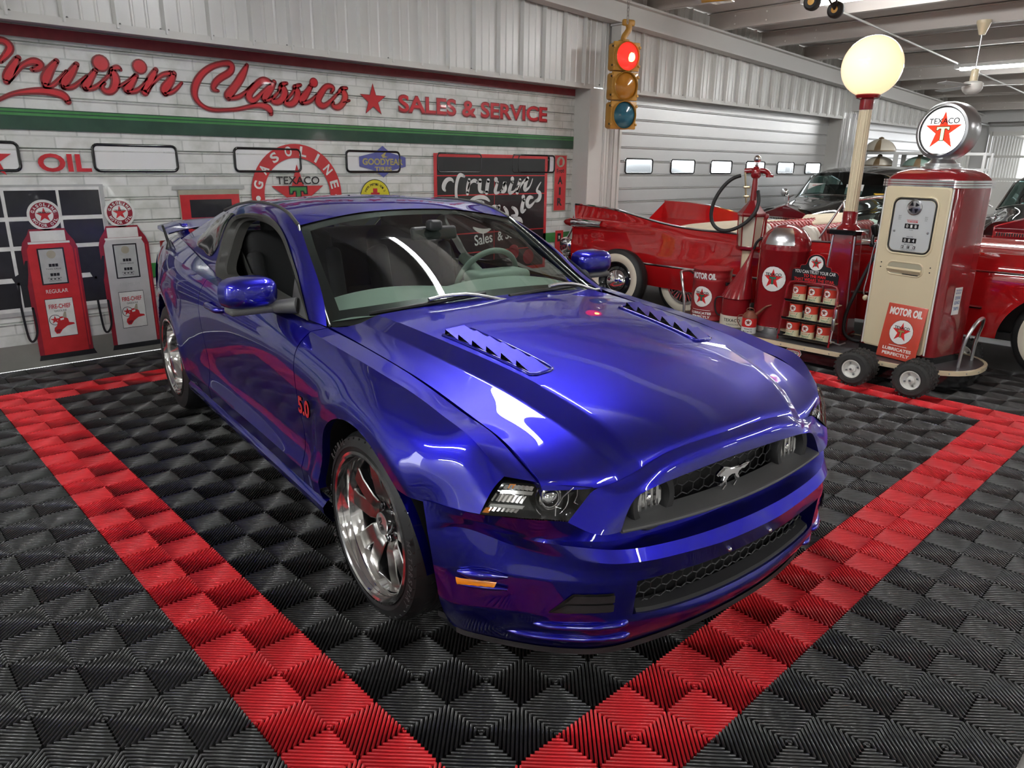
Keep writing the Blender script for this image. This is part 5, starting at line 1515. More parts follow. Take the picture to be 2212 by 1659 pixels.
for yy in (.72, -.10):
    b = MB(); hexa = [(.07, 0), (.055, .03), (0, .037), (-.055, .03), (-.07, 0), (-.055, -.03), (0, -.037), (.055, -.03)]
    Th = np.array([[0, 0, -1, -.378], [-1, 0, 0, yy], [0, 1, 0, .088], [0, 0, 0, 1.0]])
    b.prism(hexa, .004, 0, Th); b.prism([(x * .9, y * .88) for x, y in hexa], .005, 1, Th); b.prism([(x * .82, y * .62) for x, y in hexa], .006, 0, Th)
    v, f = fit_text('TEXACO', .09, .022, .03); b.add(v + np.array([0, 0, .0066]), f, 2, Th)
    b.build('maker_plate', ['logo_white', 'logo_red', 'black'], CART, smooth=0)
defm('tire_worn', (.035, .034, .032), .75); mottle(M['tire_worn'], .4, 30, bump=.4)
def cart_wheel(x, y):
    w = bpy.data.objects.new('wheel', None); COL.objects.link(w); w.parent = CART
    w.matrix_local = Matrix.Translation(cw(x, y, .128)) @ Euler((0, -PI / 2, 0)).to_matrix().to_4x4()
    b = MB()
    b.lathe([(.066, -.036), (.078, -.044), (.105, -.042), (.122, -.028), (.128, -.008), (.128, .008), (.122, .028), (.105, .042), (.078, .044), (.066, .036)], 36, 0, caps=False)
    for k in range(24):
        a = 2 * PI * k / 24
        for q in (-1, 1): b.box((.1265 * math.cos(a + q * .06), .1265 * math.sin(a + q * .06), q * .017), (.010, .016, .026), 0, rot=(0, 0, a + q * .06))
    b.build('tire', 'tire_worn', w, smooth=30)
    b = MB(); b.lathe([(.068, .036), (.066, .042), (.060, .040), (.056, .018), (.030, .014), (.026, .030), (.014, .032), (.013, .040), (.0005, .042)], 28, 0, caps=False)
    for k in range(4): b.cyl((.042 * math.cos(k * PI / 2 + .4), .042 * math.sin(k * PI / 2 + .4), .012), (.042 * math.cos(k * PI / 2 + .4), .042 * math.sin(k * PI / 2 + .4), .026), .007, n=6, mi=1)
    b.cyl((0, 0, .03), (0, 0, .05), .008, n=8, mi=1); b.lathe([(.068, -.036), (.02, -.02), (.0005, -.02)], 24, 0, caps=False)
    b.build('hub', ['white', 'steel'], w, smooth=30)
for x, y in ((4.57, 1.04), (4.685, 1.04), (4.585, .64), (4.70, .64), (5.72, 1.04), (5.72, .64)): cart_wheel(x, y)
for yy in (1.04, .64):
    b = MB(); b.cyl(cw(4.55, yy, .128), cw(5.74, yy, .128), .011, n=10); b.build('axle', 'steel', CART)
for nm, p in (('handrail', [(5.08, .50, DK), (5.09, .49, .34), (5.11, .47, .43), (5.17, .455, .49), (5.24, .45, .505), (5.31, .455, .49), (5.37, .47, .43), (5.39, .49, .34), (5.40, .50, DK)]),
              ('handrail', [(4.97, 2.78, DK), (4.97, 2.79, .34), (4.985, 2.83, .48), (5.03, 2.88, .55), (5.10, 2.93, .575), (5.20, 2.95, .575), (5.32, 2.95, .55), (5.40, 2.92, .45), (5.42, 2.88, .34), (5.43, 2.85, DK)])):
    b = MB(); b.tube(spl(np.array([cw(*q) for q in p]), 50), .0125, 10); b.build(nm, 'steel', CART)

# ---------------------------------------------------------------- big cream and red pump
PU = empty('gas_pump', (5.27, .905, DK), math.radians(167), 'tall red and cream gas pump with round star sign on top and dial window', 'gas pump')
W_, D_, H_ = .60, .44, 1.30
b = MB()
def rr_sec(w, d, r, n=6): return stadium(-d / 2, d / 2, -w / 2, w / 2, r, n)
secs = []
for z, w, d, r in ((.05, W_, D_, .06), (.06, W_, D_, .06), (H_ - .02, W_ - .02, D_ - .01, .06), (H_ + .02, W_ - .03, D_ - .02, .07), (H_ + .055, W_ - .08, D_ - .06, .09), (H_ + .08, W_ - .18, D_ - .14, .10), (H_ + .088, W_ - .30, D_ - .24, .08)):
    secs.append([(x, y, z) for x, y in rr_sec(w, d, r)])
b.grid(np.array(secs), 0, closev=True); b.add(secs[-1], [tuple(range(len(secs[-1])))], 0)
b.build('body', 'pump_red', PU, smooth=45)
b = MB(); sec = [[(x * 1.03, y * 1.02, z) for x, y in rr_sec(W_, D_, .06)] for z in (0, .05)]; b.grid(np.array(sec), 0, closev=True); b.add([(x, y, .05) for x, y, _ in sec[0]], [tuple(range(len(sec[0])))], 0); b.build('plinth', 'gloss_black', PU, smooth=40)
b = MB()
xf = D_ / 2
def panel(hy, z0, z1, r, x, seg=6):
    return [(y, z) for z, y in stadium(z0, z1, -hy, hy, r, seg)]
# cream front, pillow edge, left uncut where the slot goes
P0 = panel(.245, .055, H_ - .035, .03, xf)
def plate(b, P, x0, x1, mi, inset=.012):
    P = np.array(P); c = P.mean(0)
    Q = c + (P - c) * (1 - inset / np.abs(P - c).max(0))
    A = np.c_[np.full(len(P), x0), P]; B = np.c_[np.full(len(P), x1 - inset * .3), P]; C = np.c_[np.full(len(P), x1), Q]
    b.grid(np.array([A, B, C]), mi, closev=True, flip=True); b.add(C, [tuple(range(len(P)))], mi)
plate(b, P0, xf - .03, xf + .022, 0)
fo = b.build('front_panel', 'cream', PU, smooth=30)
b = MB()
for s in (-1, 1): b.cyl((xf + .012, s * .252, .06), (xf + .012, s * .252, H_ - .05), .006, n=8, mi=1)
for dz in (0, .018, .036):
    b.grid(np.array([[(x * 1.005 + .004, y * 1.005, H_ - .035 + dz + q) for x, y in rr_sec(W_ + .004, D_ + .03, .06)] for q in (-.007, .007)]), 0, closev=True)
b.build('chrome_band', ['chrome', 'white'], PU, smooth=30)
b = MB(); Pd = panel(.150, .80, 1.165, .045, 0, 8)
def tubeloop(b, P, x, r, mi): b.tube([(x, y, z) for y, z in P], r, 8, mi, closed=True)
Pw = panel(.158, .792, 1.173, .05, 0, 8)
tubeloop(b, panel(.172, .778, 1.187, .06, 0, 8), xf + .022, .008, 2)
tubeloop(b, Pw, xf + .023, .006, 1)
b.add(np.c_[np.full(len(Pd), xf + .0235), np.array(Pd)], [tuple(range(len(Pd)))], 0)
do = b.build('dial_window', ['pump_face', 'black', 'cream'] if False else [defm('pump_face', (.55, .57, .56), .25, coat=.6), 'black', 'cream'], PU, smooth=40)
b = MB(); fw = tf_warp(FRONT(xf + .0245, 0, 0))
def t(s, cy, wd_, h, mi=1, cx=0.0, bold=.005): wtext(b, s, cx, cy, wd_, h, 0, mi, fw, bold)
t('TOKHEIM', 1.012, .08, .014, 2, 0, .02); b.box((xf + .0248, 0, 1.024), (.0006, .085, .002), 2)
t('THIS SALE', .953, .03, .007); t('GALLONS', .905, .05, .008); t('PER GALLON', .848, .07, .009)
for k in (-1, 1):
    for i_, s_ in enumerate(('SELF', 'SERVE', 'ONLY')): t(s_, 1.05 - .012 * i_, .022, .006, 1, k * .10)
t('CONTAINS LEAD TETRAETHYL', .806, .11, .005); t('FOR USE AS MOTOR FUEL ONLY', .815, .12, .005)
for z, dig in ((.980, '018'), (.878, '084')):
    b.box((xf + .0245, 0, z), (.003, .104, .034), 1)
    for k, d in enumerate(dig): wtext(b, d, -.032 + .032 * k, z, .015, .022, .0022, 0, fw, .01)
for k, d in enumerate('171'):
    b.box((xf + .0245, -.045 + .045 * k, .830), (.003, .016, .020), 1); wtext(b, d, -.045 + .045 * k, .830, .007, .014, .0022, 0, fw, .01)
for k in (-1, 1): b.lathe([(.009, 0), (.007, .006), (.0005, .007)], 12, 3, FRONT(xf + .0235, k * .128, .94))
b.build('dial_lettering', ['logo_white', 'black', 'logo_red', 'steel'], do, smooth=0)
b = MB()
b.lathe([(.056, .0), (.056, .008), (.05, .012), (.046, .006), (.02, .010), (.0005, .011)], 32, 0, FRONT(xf + .0235, 0, 1.115), caps=False)
for k in range(4):
    a = k * PI / 2 + .4
    b.add([(xf + .036, .012 * math.cos(a), 1.115 + .012 * math.sin(a)), (xf + .036, .044 * math.cos(a), 1.115 + .044 * math.sin(a)), (xf + .036, .036 * math.cos(a + .9), 1.115 + .036 * math.sin(a + .9))], [(0, 1, 2)], 1)
b.build('flow_gauge', ['steel', 'gloss_black'], do, smooth=40)
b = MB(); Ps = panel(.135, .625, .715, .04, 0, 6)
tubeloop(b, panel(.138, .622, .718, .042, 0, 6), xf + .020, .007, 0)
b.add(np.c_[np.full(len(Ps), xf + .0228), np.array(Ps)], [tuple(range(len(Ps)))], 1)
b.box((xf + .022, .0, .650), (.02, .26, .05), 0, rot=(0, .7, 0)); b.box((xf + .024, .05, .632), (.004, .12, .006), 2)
b.build('receipt_slot', ['cream', defm('slot_shade', (.38, .35, .25), .6), 'black'], PU, smooth=40)  # flat darker cream patch: shade inside the slot put into the colour
b = MB()
for s in (-1, 1):
    for z in (.70, .665): b.ball((xf + .022, s * .19 + .012 * (z < .68) * 0, z), .005, 8, 5)
b.build('panel_screw', 'black', PU)
# round illuminated sign
b = MB()
b.lathe([(.135, H_ + .084), (.135, H_ + .10), (.115, H_ + .104), (.115, H_ + .122), (.095, H_ + .126), (.075, H_ + .15), (.085, H_ + .175), (.11, H_ + .19)], 32, 0, TR((0, .0, 0)))
b.build('sign_collar', 'steel', PU, smooth=40)
zs = 1.642
defm('sign_rim', (.42, .42, .42), .28, .9)
defm('sign_face', (.9, .9, .9), .3, emit=(1, 1, 1), estr=1.25)
defm('sign_red', (.8, .02, .01), .3, emit=(1, .03, .01), estr=.8)
defm('sign_green', (.4, .8, .35), .3, emit=(.45, .85, .35), estr=.75)
b = MB()
Ts = FRONT(0, 0, zs)
b.lathe([(.160, -.085), (.18, -.085), (.198, -.06), (.202, 0), (.198, .06), (.186, .082), (.170, .085), (.166, .072), (.164, .06)], 56, 0, Ts, caps=False)
b.lathe([(.166, .072), (.160, .074), (.158, .066)], 56, 1, Ts, caps=False)
so = b.build('sign_ring', ['sign_rim', 'black'], PU, smooth=50)
for sx in (1, -1):
    b = MB(); Tf = tf_warp(FRONT(.064, 0, zs)) if sx > 0 else (lambda v: np.asarray(v, float) @ np.array([[0, -1.0, 0], [0, 0, 1], [-1, 0, 0]]) + np.array([-.064, 0, zs]))
    o_mb = b
    wpoly(b, disc_pts(.162, 24), 0, 0, Tf)
    wpoly(b, star_pts(.138), .0008, 1, Tf, fan=(0, 0))
    R = .165
    for P, c, k in (([(-.30, .20), (-.30, .02), (-.20, .02), (-.15, .08), (-.10, .08), (-.10, -.40), (.10, -.40), (.10, .08), (.15, .08), (.20, .02), (.30, .02), (.30, .20)], 3, .0016), ([(-.27, .17), (-.27, .05), (-.22, .05), (-.17, .11), (-.07, .11), (-.07, -.37), (.07, -.37), (.07, .11), (.17, .11), (.22, .05), (.27, .05), (.27, .17)], 2, .0024)):
        P = np.array(P) * R
        b.add(Tf(np.c_[P, np.full(len(P), k)]), [(0, 1, 2, 3, 8, 9, 10, 11), (4, 5, 6, 7)], c)
    wtext(b, 'TEXACO', 0, .42 * R, 1.32 * R, .235 * R, .003, 3, Tf, .022)
    b.build('sign_glass', ['sign_face', 'sign_red', 'sign_green', 'black'], so, smooth=0)
# nozzle side (+... towards the lamp post): holster, nozzle, hose
b = MB()
yl = -W_ / 2
b.rbox((.02, yl - .02, .93), (.10, .05, .10), .015, 2, 1)
b.tube(spl(np.array([(.02, yl - .05, .78), (.06, yl - .10, .80), (.03, yl - .12, .90), (.0, yl - .12, .97), (.02, yl - .10, 1.03), (.06, yl - .05, 1.08), (.10, yl - .01, 1.12)]), 40), [.014] * 20 + [.011] * 20, 10, 0)
b.rbox((.04, yl - .11, .91), (.05, .05, .10), .015, 2, 0, rot=(.2, .3, 0)); b.rbox((.0, yl - .12, .80), (.12, .03, .03), .01, 2, 0, rot=(0, .1, 0))
b.build('nozzle', ['black', 'cream'], PU, smooth=50)
b = MB()
b.tube(spl(np.array([(.02, yl - .05, .79), (.04, yl - .09, .70), (.08, yl - .16, .45), (.10, yl - .22, .20), (.10, yl - .20, .06), (.09, yl - .12, .022), (.06, yl - .05, .024), (.03, yl + .02, .05)]), 60), .0135, 10)
b.build('hose', 'rubber', PU, smooth=60)
b = MB(); b.tube(spl(np.array([(.10, yl - .03, .86), (.11, yl - .05, .80), (.13, yl - .06, .55), (.14, yl - .06, .42), (.13, yl - .05, .40)]), 24), .006, 8); b.ball((.135, yl - .045, .39), .022, 12, 8, 1); b.ball((.06, yl - .035, .96), .026, 12, 8, 1)
b.build('nozzle_hanger', ['steel', 'cream'], PU, smooth=50)
b = MB(); b.box((0.02, W_ / 2 + .001, .46), (.09, .003, .20), 0)
fs = lambda v: np.asarray(v, float) @ np.array([[-1.0, 0, 0], [0, 0, 1], [0, 1, 0]]) + np.array([.02, W_ / 2 + .0035, 0])
for k, (s_, z) in enumerate((('FOR USE AS', .54), ('MOTOR FUEL ONLY', .52), ('CONTAINS', .485), ('LEAD', .45), ('TETRAETHYL', .405))): wtext(b, s_, 0, z, .07, .014 if k < 2 else .024, 0, 1, fs, .015)
b.build('warning_label', ['logo_white', defm('label_blue', (.05, .12, .35), .5)], PU, smooth=0)

# ---------------------------------------------------------------- tin sign leaning on the pump
defm('tin_red', (.55, .055, .03), .35, coat=.2); mottle(M['tin_red'], .35, 40, dark=(.8, 1.6, 1.6))
SG = empty('tin_sign', (4.955, .895, DK + .004), math.radians(167), 'weathered red tin motor oil sign leaning against the cream pump front', 'sign')
b = MB(); Tn = np.array(Matrix.Rotation(-.16, 4, 'Y'))
b.rbox((0, 0, .205), (.012, .305, .41), .005, 2, 0, Tn); b.build('sign_plate', 'tin_red', SG, smooth=30)
b = MB(); wt = tf_warp(Tn @ FRONT(.0068, 0, 0))
wtext(b, 'MOTOR OIL', 0, .355, .255, .058, 0, 0, wt, .05); emblem(b, .093, wt, 0, .205, 0, 0, tcol=4)
wtext(b, 'LUBRICATES', 0, .073, .225, .024, 0, 0, wt, .035); wtext(b, 'PERFECTLY', 0, .036, .215, .024, 0, 0, wt, .035)
b.add(wt(np.array([(-.07, .099, 0), (.07, .099, 0), (.07, .103, 0), (-.07, .103, 0)])), [(0, 1, 2, 3)], 0)
b.build('sign_lettering', EMB + ['pr_gold'], SG, smooth=0)

# ---------------------------------------------------------------- lamp post with globe
LP = empty('lamp_post', (5.40, 1.56, DK), math.radians(186), 'cream lamp post on tapered red base carrying a glowing white globe', 'lamp post')
b = MB()
def oct_(w, c=.25): h = w / 2; k = h * (1 - c); return [(h, -k), (h, k), (k, h), (-k, h), (-h, k), (-h, -k), (-k, -h), (k, -h)]
b.grid(np.array([[(x, y, z) for x, y in oct_(w)] for z, w in ((0, .29), (.04, .29), (.05, .27), (.86, .185))]), 0, closev=True)
b.build('base', 'pump_red', LP, smooth=0)
b = MB()
for s in (-1, 1):
    for q in (-1, 1): b.tube([(s * (.120 - .003), q * (.122), .06), (s * .083, q * .084, .85)], .008, 6)
b.ball((.098, .06, .80), .008, 8, 5); b.build('corner_strip', 'steel', LP)
b = MB(); b.grid(np.array([[(x, y, z) for x, y in oct_(w)] for z, w in ((.858, .20), (.862, .27), (.895, .28), (.90, .26))]), 0, closev=True); b.add([(x, y, .90) for x, y in oct_(.26)], [tuple(range(8))]); b.build('cap', 'gloss_black', LP, smooth=0)
b = MB(); b.lathe([(.095, .90), (.09, .915), (.068, .93), (.058, .945), (.058, 1.04), (.05, 1.045)], 32, 0); b.build('collar', 'pump_red', LP, smooth=40)
b = MB()
fl = [(.0485 + .002 * math.cos(16 * a)) for a in np.linspace(0, 2 * PI, 96, endpoint=False)]
b.grid(np.array([[(r * k * math.cos(a), r * k * math.sin(a), z) for r, a in zip(fl, np.linspace(0, 2 * PI, 96, endpoint=False))] for z, k in ((1.04, 1), (1.84, .93))]), 0, closev=True)
b.build('pole', 'cream', LP, smooth=40)
b = MB(); b.lathe([(.05, 1.82), (.052, 1.83), (.052, 1.895), (.085, 1.905), (.095, 1.925), (.088, 1.935)], 32, 0); b.build('globe_holder', 'pump_red', LP, smooth=40)
m = defm('globe_glass', (.9, .82, .68), .12, emit=(1.0, .66, .36), estr=.50, coat=.5)
b = MB(); b.ball((0, 0, 0), .222, 48, 32); g = b.build('globe', 'globe_glass', LP); g.location = (0, 0, 2.135)

# ---------------------------------------------------------------- visible-glass pump
VP_ = empty('visible_pump', (5.46, 2.47, DK), math.radians(200), 'slender cream and red hand pump with glass cylinder and looping black hose', 'gas pump')
b = MB(); b.lathe([(.09, 0), (.09, .02), (.055, .03), (.05, .05), (.05, .66)], 28, 0); b.build('column', 'cream', VP_, smooth=40)
b = MB()
sq = lambda w: [(w / 2 * math.cos(PI / 6 + k * PI / 3), w / 2 * math.sin(PI / 6 + k * PI / 3)) for k in range(6)]
b.grid(np.array([[(x, y, z) for x, y in sq(w)] for z, w in ((.64, .19), (.655, .225), (.675, .225), (.68, .20))]), 0, closev=True)
b.grid(np.array([[(x, y, z) for x, y in sq(w)] for z, w in ((.945, .23), (.96, .255), (.975, .25), (1.0, .20), (1.05, .12), (1.09, .06))]), 0, closev=True)
for k in range(6):
    a = PI / 6 + k * PI / 3; b.cyl((.100 * math.cos(a), .100 * math.sin(a), .67), (.116 * math.cos(a), .116 * math.sin(a), .955), .006, n=6)
b.build('cage', 'pump_red', VP_, smooth=30)
b = MB(); b.grid(np.array([[(x, y, z) for x, y in sq(w)] for z, w in ((.675, .185), (.95, .215))]), 0, closev=True); b.build('glass_cylinder', defm('milk_glass', (.62, .57, .44), .12, coat=.5), VP_, smooth=30)
b = MB(); b.cyl((0, 0, 1.08), (0, 0, 1.30), .03, .022, 16); b.lathe([(.03, 1.28), (.045, 1.30), (.045, 1.34), (.03, 1.37), (.02, 1.38)], 20, 0)
b.tube(spl(np.array([(0, -.10, 1.34), (0, -.04, 1.345), (0, .03, 1.345), (0, .08, 1.34), (0, .115, 1.31)]), 20), .024, 10)
b.lathe([(.035, 0), (.035, .02), (.028, .025)], 14, 0, TR((0, .12, 1.29))); b.build('head', 'pump_red', VP_, smooth=40)
b = MB(); b.lathe([(.012, 1.38), (.018, 1.39), (.010, 1.40), (.016, 1.41)], 14, 0); b.ball((0, 0, 1.445), .034, 16, 10, 1); b.build('finial', ['steel', 'chrome'], VP_)
b = MB(); b.cyl((.03, -.055, 1.06), (.035, -.09, 1.33), .008, n=8); b.cyl((.05, -.05, 1.08), (.05, -.075, 1.25), .006, n=8)
b.rbox((.045, -.06, 1.20), (.03, .06, .02), .006); b.rbox((.045, -.055, 1.12), (.03, .05, .02), .006); b.build('valve_rods', defm('brass', (.62, .50, .30), .3, 1.0), VP_, smooth=30)
b = MB()
hp_ = [(0, -.13, 1.30), (.02, -.20, 1.27), (.05, -.30, 1.15), (.06, -.35, 1.0), (.06, -.335, .88), (.09, -.25, .815), (.12, -.13, .83), (.13, -.02, .90), (.12, .05, 1.0), (.08, .06, 1.10), (.04, .04, 1.17)]
hp_ = [(x, -y if False else y, z) for x, y, z in hp_]
b.tube(spl(np.array(hp_), 70), .017, 10); b.build('hose', 'rubber', VP_, smooth=60)
b = MB(); b.cyl((-.01, .13, .96), (-.01, .13, .70), .011, n=8); b.lathe([(.018, .93), (.024, .95), (.018, .97)], 12, 0, TR((-.01, .13, 0))); b.build('overflow_pipe', 'pump_red', VP_)
# ---------------------------------------------------------------- domed waste bin
BN = empty('waste_bin', (5.21, 1.985, DK), math.radians(190), 'red domed waste bin with steel push flap and star emblem', 'waste bin')
R = .205
b = MB(); b.lathe([(R, .06), (R, .70), (R + .004, .705), (R + .004, .715)], 48, 0); b.build('body', 'pump_red', BN, smooth=40)
b = MB(); b.lathe([(R + .002, 0), (R + .004, .004), (R + .004, .062), (R, .064)], 48, 0); b.build('base_band', 'polished', BN, smooth=40)
b = MB(); b.lathe([(R + .002, .712)] + [(R * math.cos(a), .735 + .185 * math.sin(a)) for a in np.linspace(0, PI / 2 - .02, 12)], 48, 0); b.build('dome', 'pump_red', BN, smooth=60)
b = MB(); b.grid(np.array([[((R + .004) * math.cos(e) * math.cos(a), (R + .004) * math.cos(e) * math.sin(a), .735 + .189 * math.sin(e)) for a in np.linspace(-.62 - .0 * e, .62, 16)] for e in np.linspace(.12, 1.0, 10)]), 0); b.build('push_flap', 'steel', BN, smooth=60)
b = MB(); emblem(b, .108, warp_cyl(R, .475, -.08), 0, 0, .0012); b.build('emblem', EMB, BN, smooth=0)
# ---------------------------------------------------------------- oil drum
defm('drum_red', (.30, .014, .018), .35, coat=.3); mottle(M['drum_red'], .25, 14)
DR = empty('oil_drum', (5.22, 2.665, DK), math.radians(186), 'red steel motor oil drum with ribs, lid and white lettering', 'drum')
R = .174
b = MB(); pf = [(R - .01, 0), (R, .006), (R + .004, .012), (R, .02), (R, .05)]
for z in (.05, .085, .36, .395): pf += [(R, z), (R + .004, z + .012), (R, z + .024)]
pf += [(R, .455), (R + .005, .462), (R + .005, .472), (R - .004, .474)]
b.lathe(pf, 56, 0); b.build('body', 'drum_red', DR, smooth=40)
b = MB(); b.lathe([(R - .004, .470), (R - .012, .462), (.0005, .460)], 48, 0, caps=False); b.build('lid', 'drum_red', DR, smooth=40)
b = MB(); wv = warp_cyl(R, 0, -.05)
wtext(b, 'MOTOR OIL', 0, .415, .235, .058, .0055, 0, wv, .05); emblem(b, .098, wv, 0, .225, .0015); wtext(b, 'LUBRICATES', 0, .073, .20, .024, .0052, 0, wv, .04); wtext(b, 'PERFECTLY', 0, .038, .185, .024, .0015, 0, wv, .04)
b.add(wv(np.array([(x, y, .0052) for y in (.1, .104) for x in np.linspace(-.09, .09, 8)])), [(k, k + 1, k + 9, k + 8) for k in range(7)], 0)
b.build('lettering', EMB, DR, smooth=0)
# ---------------------------------------------------------------- funnel can
FC = empty('fuel_can', (5.135, 2.35, DK), math.radians(192), 'dark red fuel can with long tapering spout and cream lower band', 'can')
R = .128
b = MB(); b.lathe([(R, 0), (R, .10)], 40, 1, caps=False); b.lathe([(R, .10), (R, .245), (R + .005, .25), (R, .256), (R - .03, .27)], 40, 0, caps=False)
b.add([(R * math.cos(a), R * math.sin(a), .001) for a in np.linspace(0, 2 * PI, 24, endpoint=False)], [tuple(range(24))], 1)
b.build('body', ['pump_red', 'sign_cream'], FC, smooth=40)
b = MB(); rg = []
for t_ in np.linspace(0, 1, 14):
    rr_ = R * (1 - t_) ** 1.6 + .012; cy = .10 * t_ ** .9; z = .256 + .43 * t_ ** .85
    rg.append([(rr_ * math.cos(a), cy + rr_ * math.sin(a), z - .10 * math.sin(a) * 0) for a in np.linspace(0, 2 * PI, 28, endpoint=False)])
b.grid(np.array(rg), 0, closev=True); b.build('spout', 'pump_red', FC, smooth=60)
b = MB(); b.tube(spl(np.array([(.02, .112, .69), (.02, .125, .74), (.02, .15, .775), (.02, .18, .79)]), 14), .012, 8); b.build('spout_tip', 'black', FC, smooth=60)
b = MB(); b.cyl((-.02, -.085, .25), (-.02, -.085, .36), .033, n=20); b.cyl((-.02, -.085, .345), (-.02, -.085, .375), .036, n=20, mi=1); b.build('filler_neck', ['pump_red', 'gloss_black'], FC, smooth=40)
b = MB(); b.tube(spl(np.array([(0, -R, .24), (.01, -R - .05, .23), (.015, -R - .06, .16), (.01, -R - .03, .08), (0, -R, .07)]), 24), .007, 8); b.build('handle', 'rubber', FC, smooth=60)
b = MB(); wv = warp_cyl(R, 0, .1); wtext(b, 'TEXACO', 0, .062, .15, .028, .001, 0, wv, .02, 1.15); wtext(b, 'GASOLINE', .01, .025, .11, .012, .001, 0, wv, .01, 1.2); b.build('lettering', ['black'], FC, smooth=0)
# ---------------------------------------------------------------- small oiler
OC = empty('oil_can', (4.945, 2.10, DK), math.radians(200), 'small rusty topped oil can with angled spout before the red bin', 'can')
R = .062
defm('rust', (.22, .07, .04), .55, .3); mottle(M['rust'], .5, 40)
b = MB(); b.lathe([(R, 0), (R, .055)], 32, 1, caps=False); b.lathe([(R, .055), (R, .135)], 32, 0, caps=False); b.build('body', ['logo_red', 'logo_white'], OC, smooth=40)
b = MB(); b.lathe([(R + .002, .133), (R, .142), (R * .8, .165), (.035, .178), (.03, .19), (.02, .192), (.0005, .192)], 28, 0); b.build('top', 'rust', OC, smooth=50)
b = MB(); b.tube(spl(np.array([(0, .035, .15), (0, .085, .20), (0, .135, .245), (0, .165, .255)]), 14), np.linspace(.015, .006, 14), 10); b.build('spout', 'rust', OC, smooth=60)
b = MB(); b.tube(spl(np.array([(0, -.03, .178), (0, -.028, .205), (0, .0, .215), (0, .028, .205), (0, .03, .178)]), 18), .004, 8); b.tube(spl(np.array([(0, -.06, .15), (0, -.095, .14), (0, -.10, .09), (0, -.062, .04)]), 14), .004, 8); b.build('handle', 'rust', OC, smooth=60)
b = MB(); wv = warp_cyl(R, 0, .0); emblem(b, .030, wv, 0, .098, .0008); wtext(b, 'TEXACO', 0, .040, .07, .013, .0008, 3, wv, .02); wtext(b, 'MOTOR OIL', 0, .018, .08, .013, .0008, 3, wv, .02); b.build('lettering', EMB, OC, smooth=0)
# ---------------------------------------------------------------- can rack
RK = empty('can_rack', (4.985, 1.605, DK), PI, 'red wire display rack with black slogan board holding nine oil cans', 'display rack')
lean = .13
rx = lambda z: .06 - lean * z          # front of the rack at height z (local +x faces the room)
b = MB()
for s in (-1, 1):
    b.tube([(rx(0), s * .215, 0), (rx(.22), s * .213, .22), (rx(.44), s * .208, .44), (rx(.475), s * .19, .475), (rx(.485), s * .15, .485)], .009, 8)
    b.tube([(-.16, s * .20, 0), (rx(.46) - .01, s * .20, .46)], .006, 6)
b.tube([(rx(.485), -.15, .485), (rx(.485), .15, .485)], .009, 8); b.build('rack_frame', 'pump_red', RK, smooth=50)
SHZ = (.030, .178, .326)
for k, z in enumerate(SHZ):
    b = MB(); b.box((rx(z) - .065, 0, z - .004), (.14, .41, .006), 0); b.box((rx(z) + .006, 0, z + .004), (.004, .43, .018), 1)
    b.build('rack_shelf', ['cream', 'gloss_black'], RK, smooth=0)
b = MB(); bd = [(-.19, .49), (.19, .49), (.19, .57), (.182, .585), (.165, .592), (.128, .594), (.128, .612), (.118, .624), (.085, .628), (.075, .652)] + [(.075 * math.cos(a), .655 + .062 * math.sin(a)) for a in np.linspace(.25, PI - .25, 10)] + [(-.075, .652), (-.085, .628), (-.118, .624), (-.128, .612), (-.128, .594), (-.165, .592), (-.182, .585), (-.19, .57)]
b.prism([(y, z - .54) for y, z in bd], .008, 0, FRONT(rx(.54) - .004, 0, .54)); b.prism([(y * .97, (z - .58) * .95 + .04) for y, z in bd], .0086, 0, FRONT(rx(.54) - .004, 0, .54))
ow = tf_warp(FRONT(rx(.54) + .006, 0, 0)); emblem(b, .06, ow, 0, .645, 0, 1)
wtext(b, 'YOU CAN TRUST YOUR CAR', 0, .572, .335, .026, 0, 1, ow, .01); wtext(b, 'TO THE MAN', 0, .540, .18, .025, 0, 2, ow, .03); wtext(b, 'THAT WEARS THE STAR.', 0, .508, .335, .026, 0, 2, ow, .02)
b.tube([(rx(.54) + .005, y, z) for y, z in bd[2:-1]], .002, 5, 2)
b.build('slogan_board', ['black'] + EMB, RK, smooth=0)
b = MB(); b.rbox((rx(.17) + .012, .226, .19), (.03, .025, .10), .008, 2); b.rbox((rx(.3) + .0, .224, .27), (.02, .02, .08), .008, 2); b.tube([(rx(.1), .226, .14), (rx(.05) + .03, .235, .06), (rx(.05) - .0, .30, .04), (rx(.05) - .1, .30, .04)], .006, 8); b.build('padlock_bracket', 'steel', RK, smooth=40)
# nine cans
R = .052; CH = .122
CAN = empty('motor_oil_can', (0, 0, 0), PI)
b = MB(); b.lathe([(R - .003, 0), (R, .003), (R, .058)], 30, 1, caps=False); b.lathe([(R, .058), (R, CH - .003), (R + .001, CH), (R - .003, CH)], 30, 0, caps=False)
c1 = b.build('can_body', ['logo_red', 'can_cream'] if False else [defm('can_red', (.60, .05, .03), .35), defm('can_cream', (.66, .62, .42), .4)], CAN, smooth=40)
b = MB(); b.lathe([(R - .002, CH - .001), (R - .006, CH - .005), (.0005, CH - .005)], 24, 0, caps=False); b.lathe([(R - .003, .0), (.0005, .002)], 24, 0, caps=False); c2 = b.build('can_lid', 'steel', CAN)
b = MB(); wv = warp_cyl(R, 0, -.08); emblem(b, .028, wv, -.006, .088, .0008); wtext(b, 'Special', -.004, .044, .05, .014, .0008, 1, wv, .0); wtext(b, 'TEXACO', .0, .023, .062, .013, .0008, 2, wv, .03); wtext(b, 'MOTOR OIL', -.006, .009, .05, .007, .0008, 3, wv, .01)
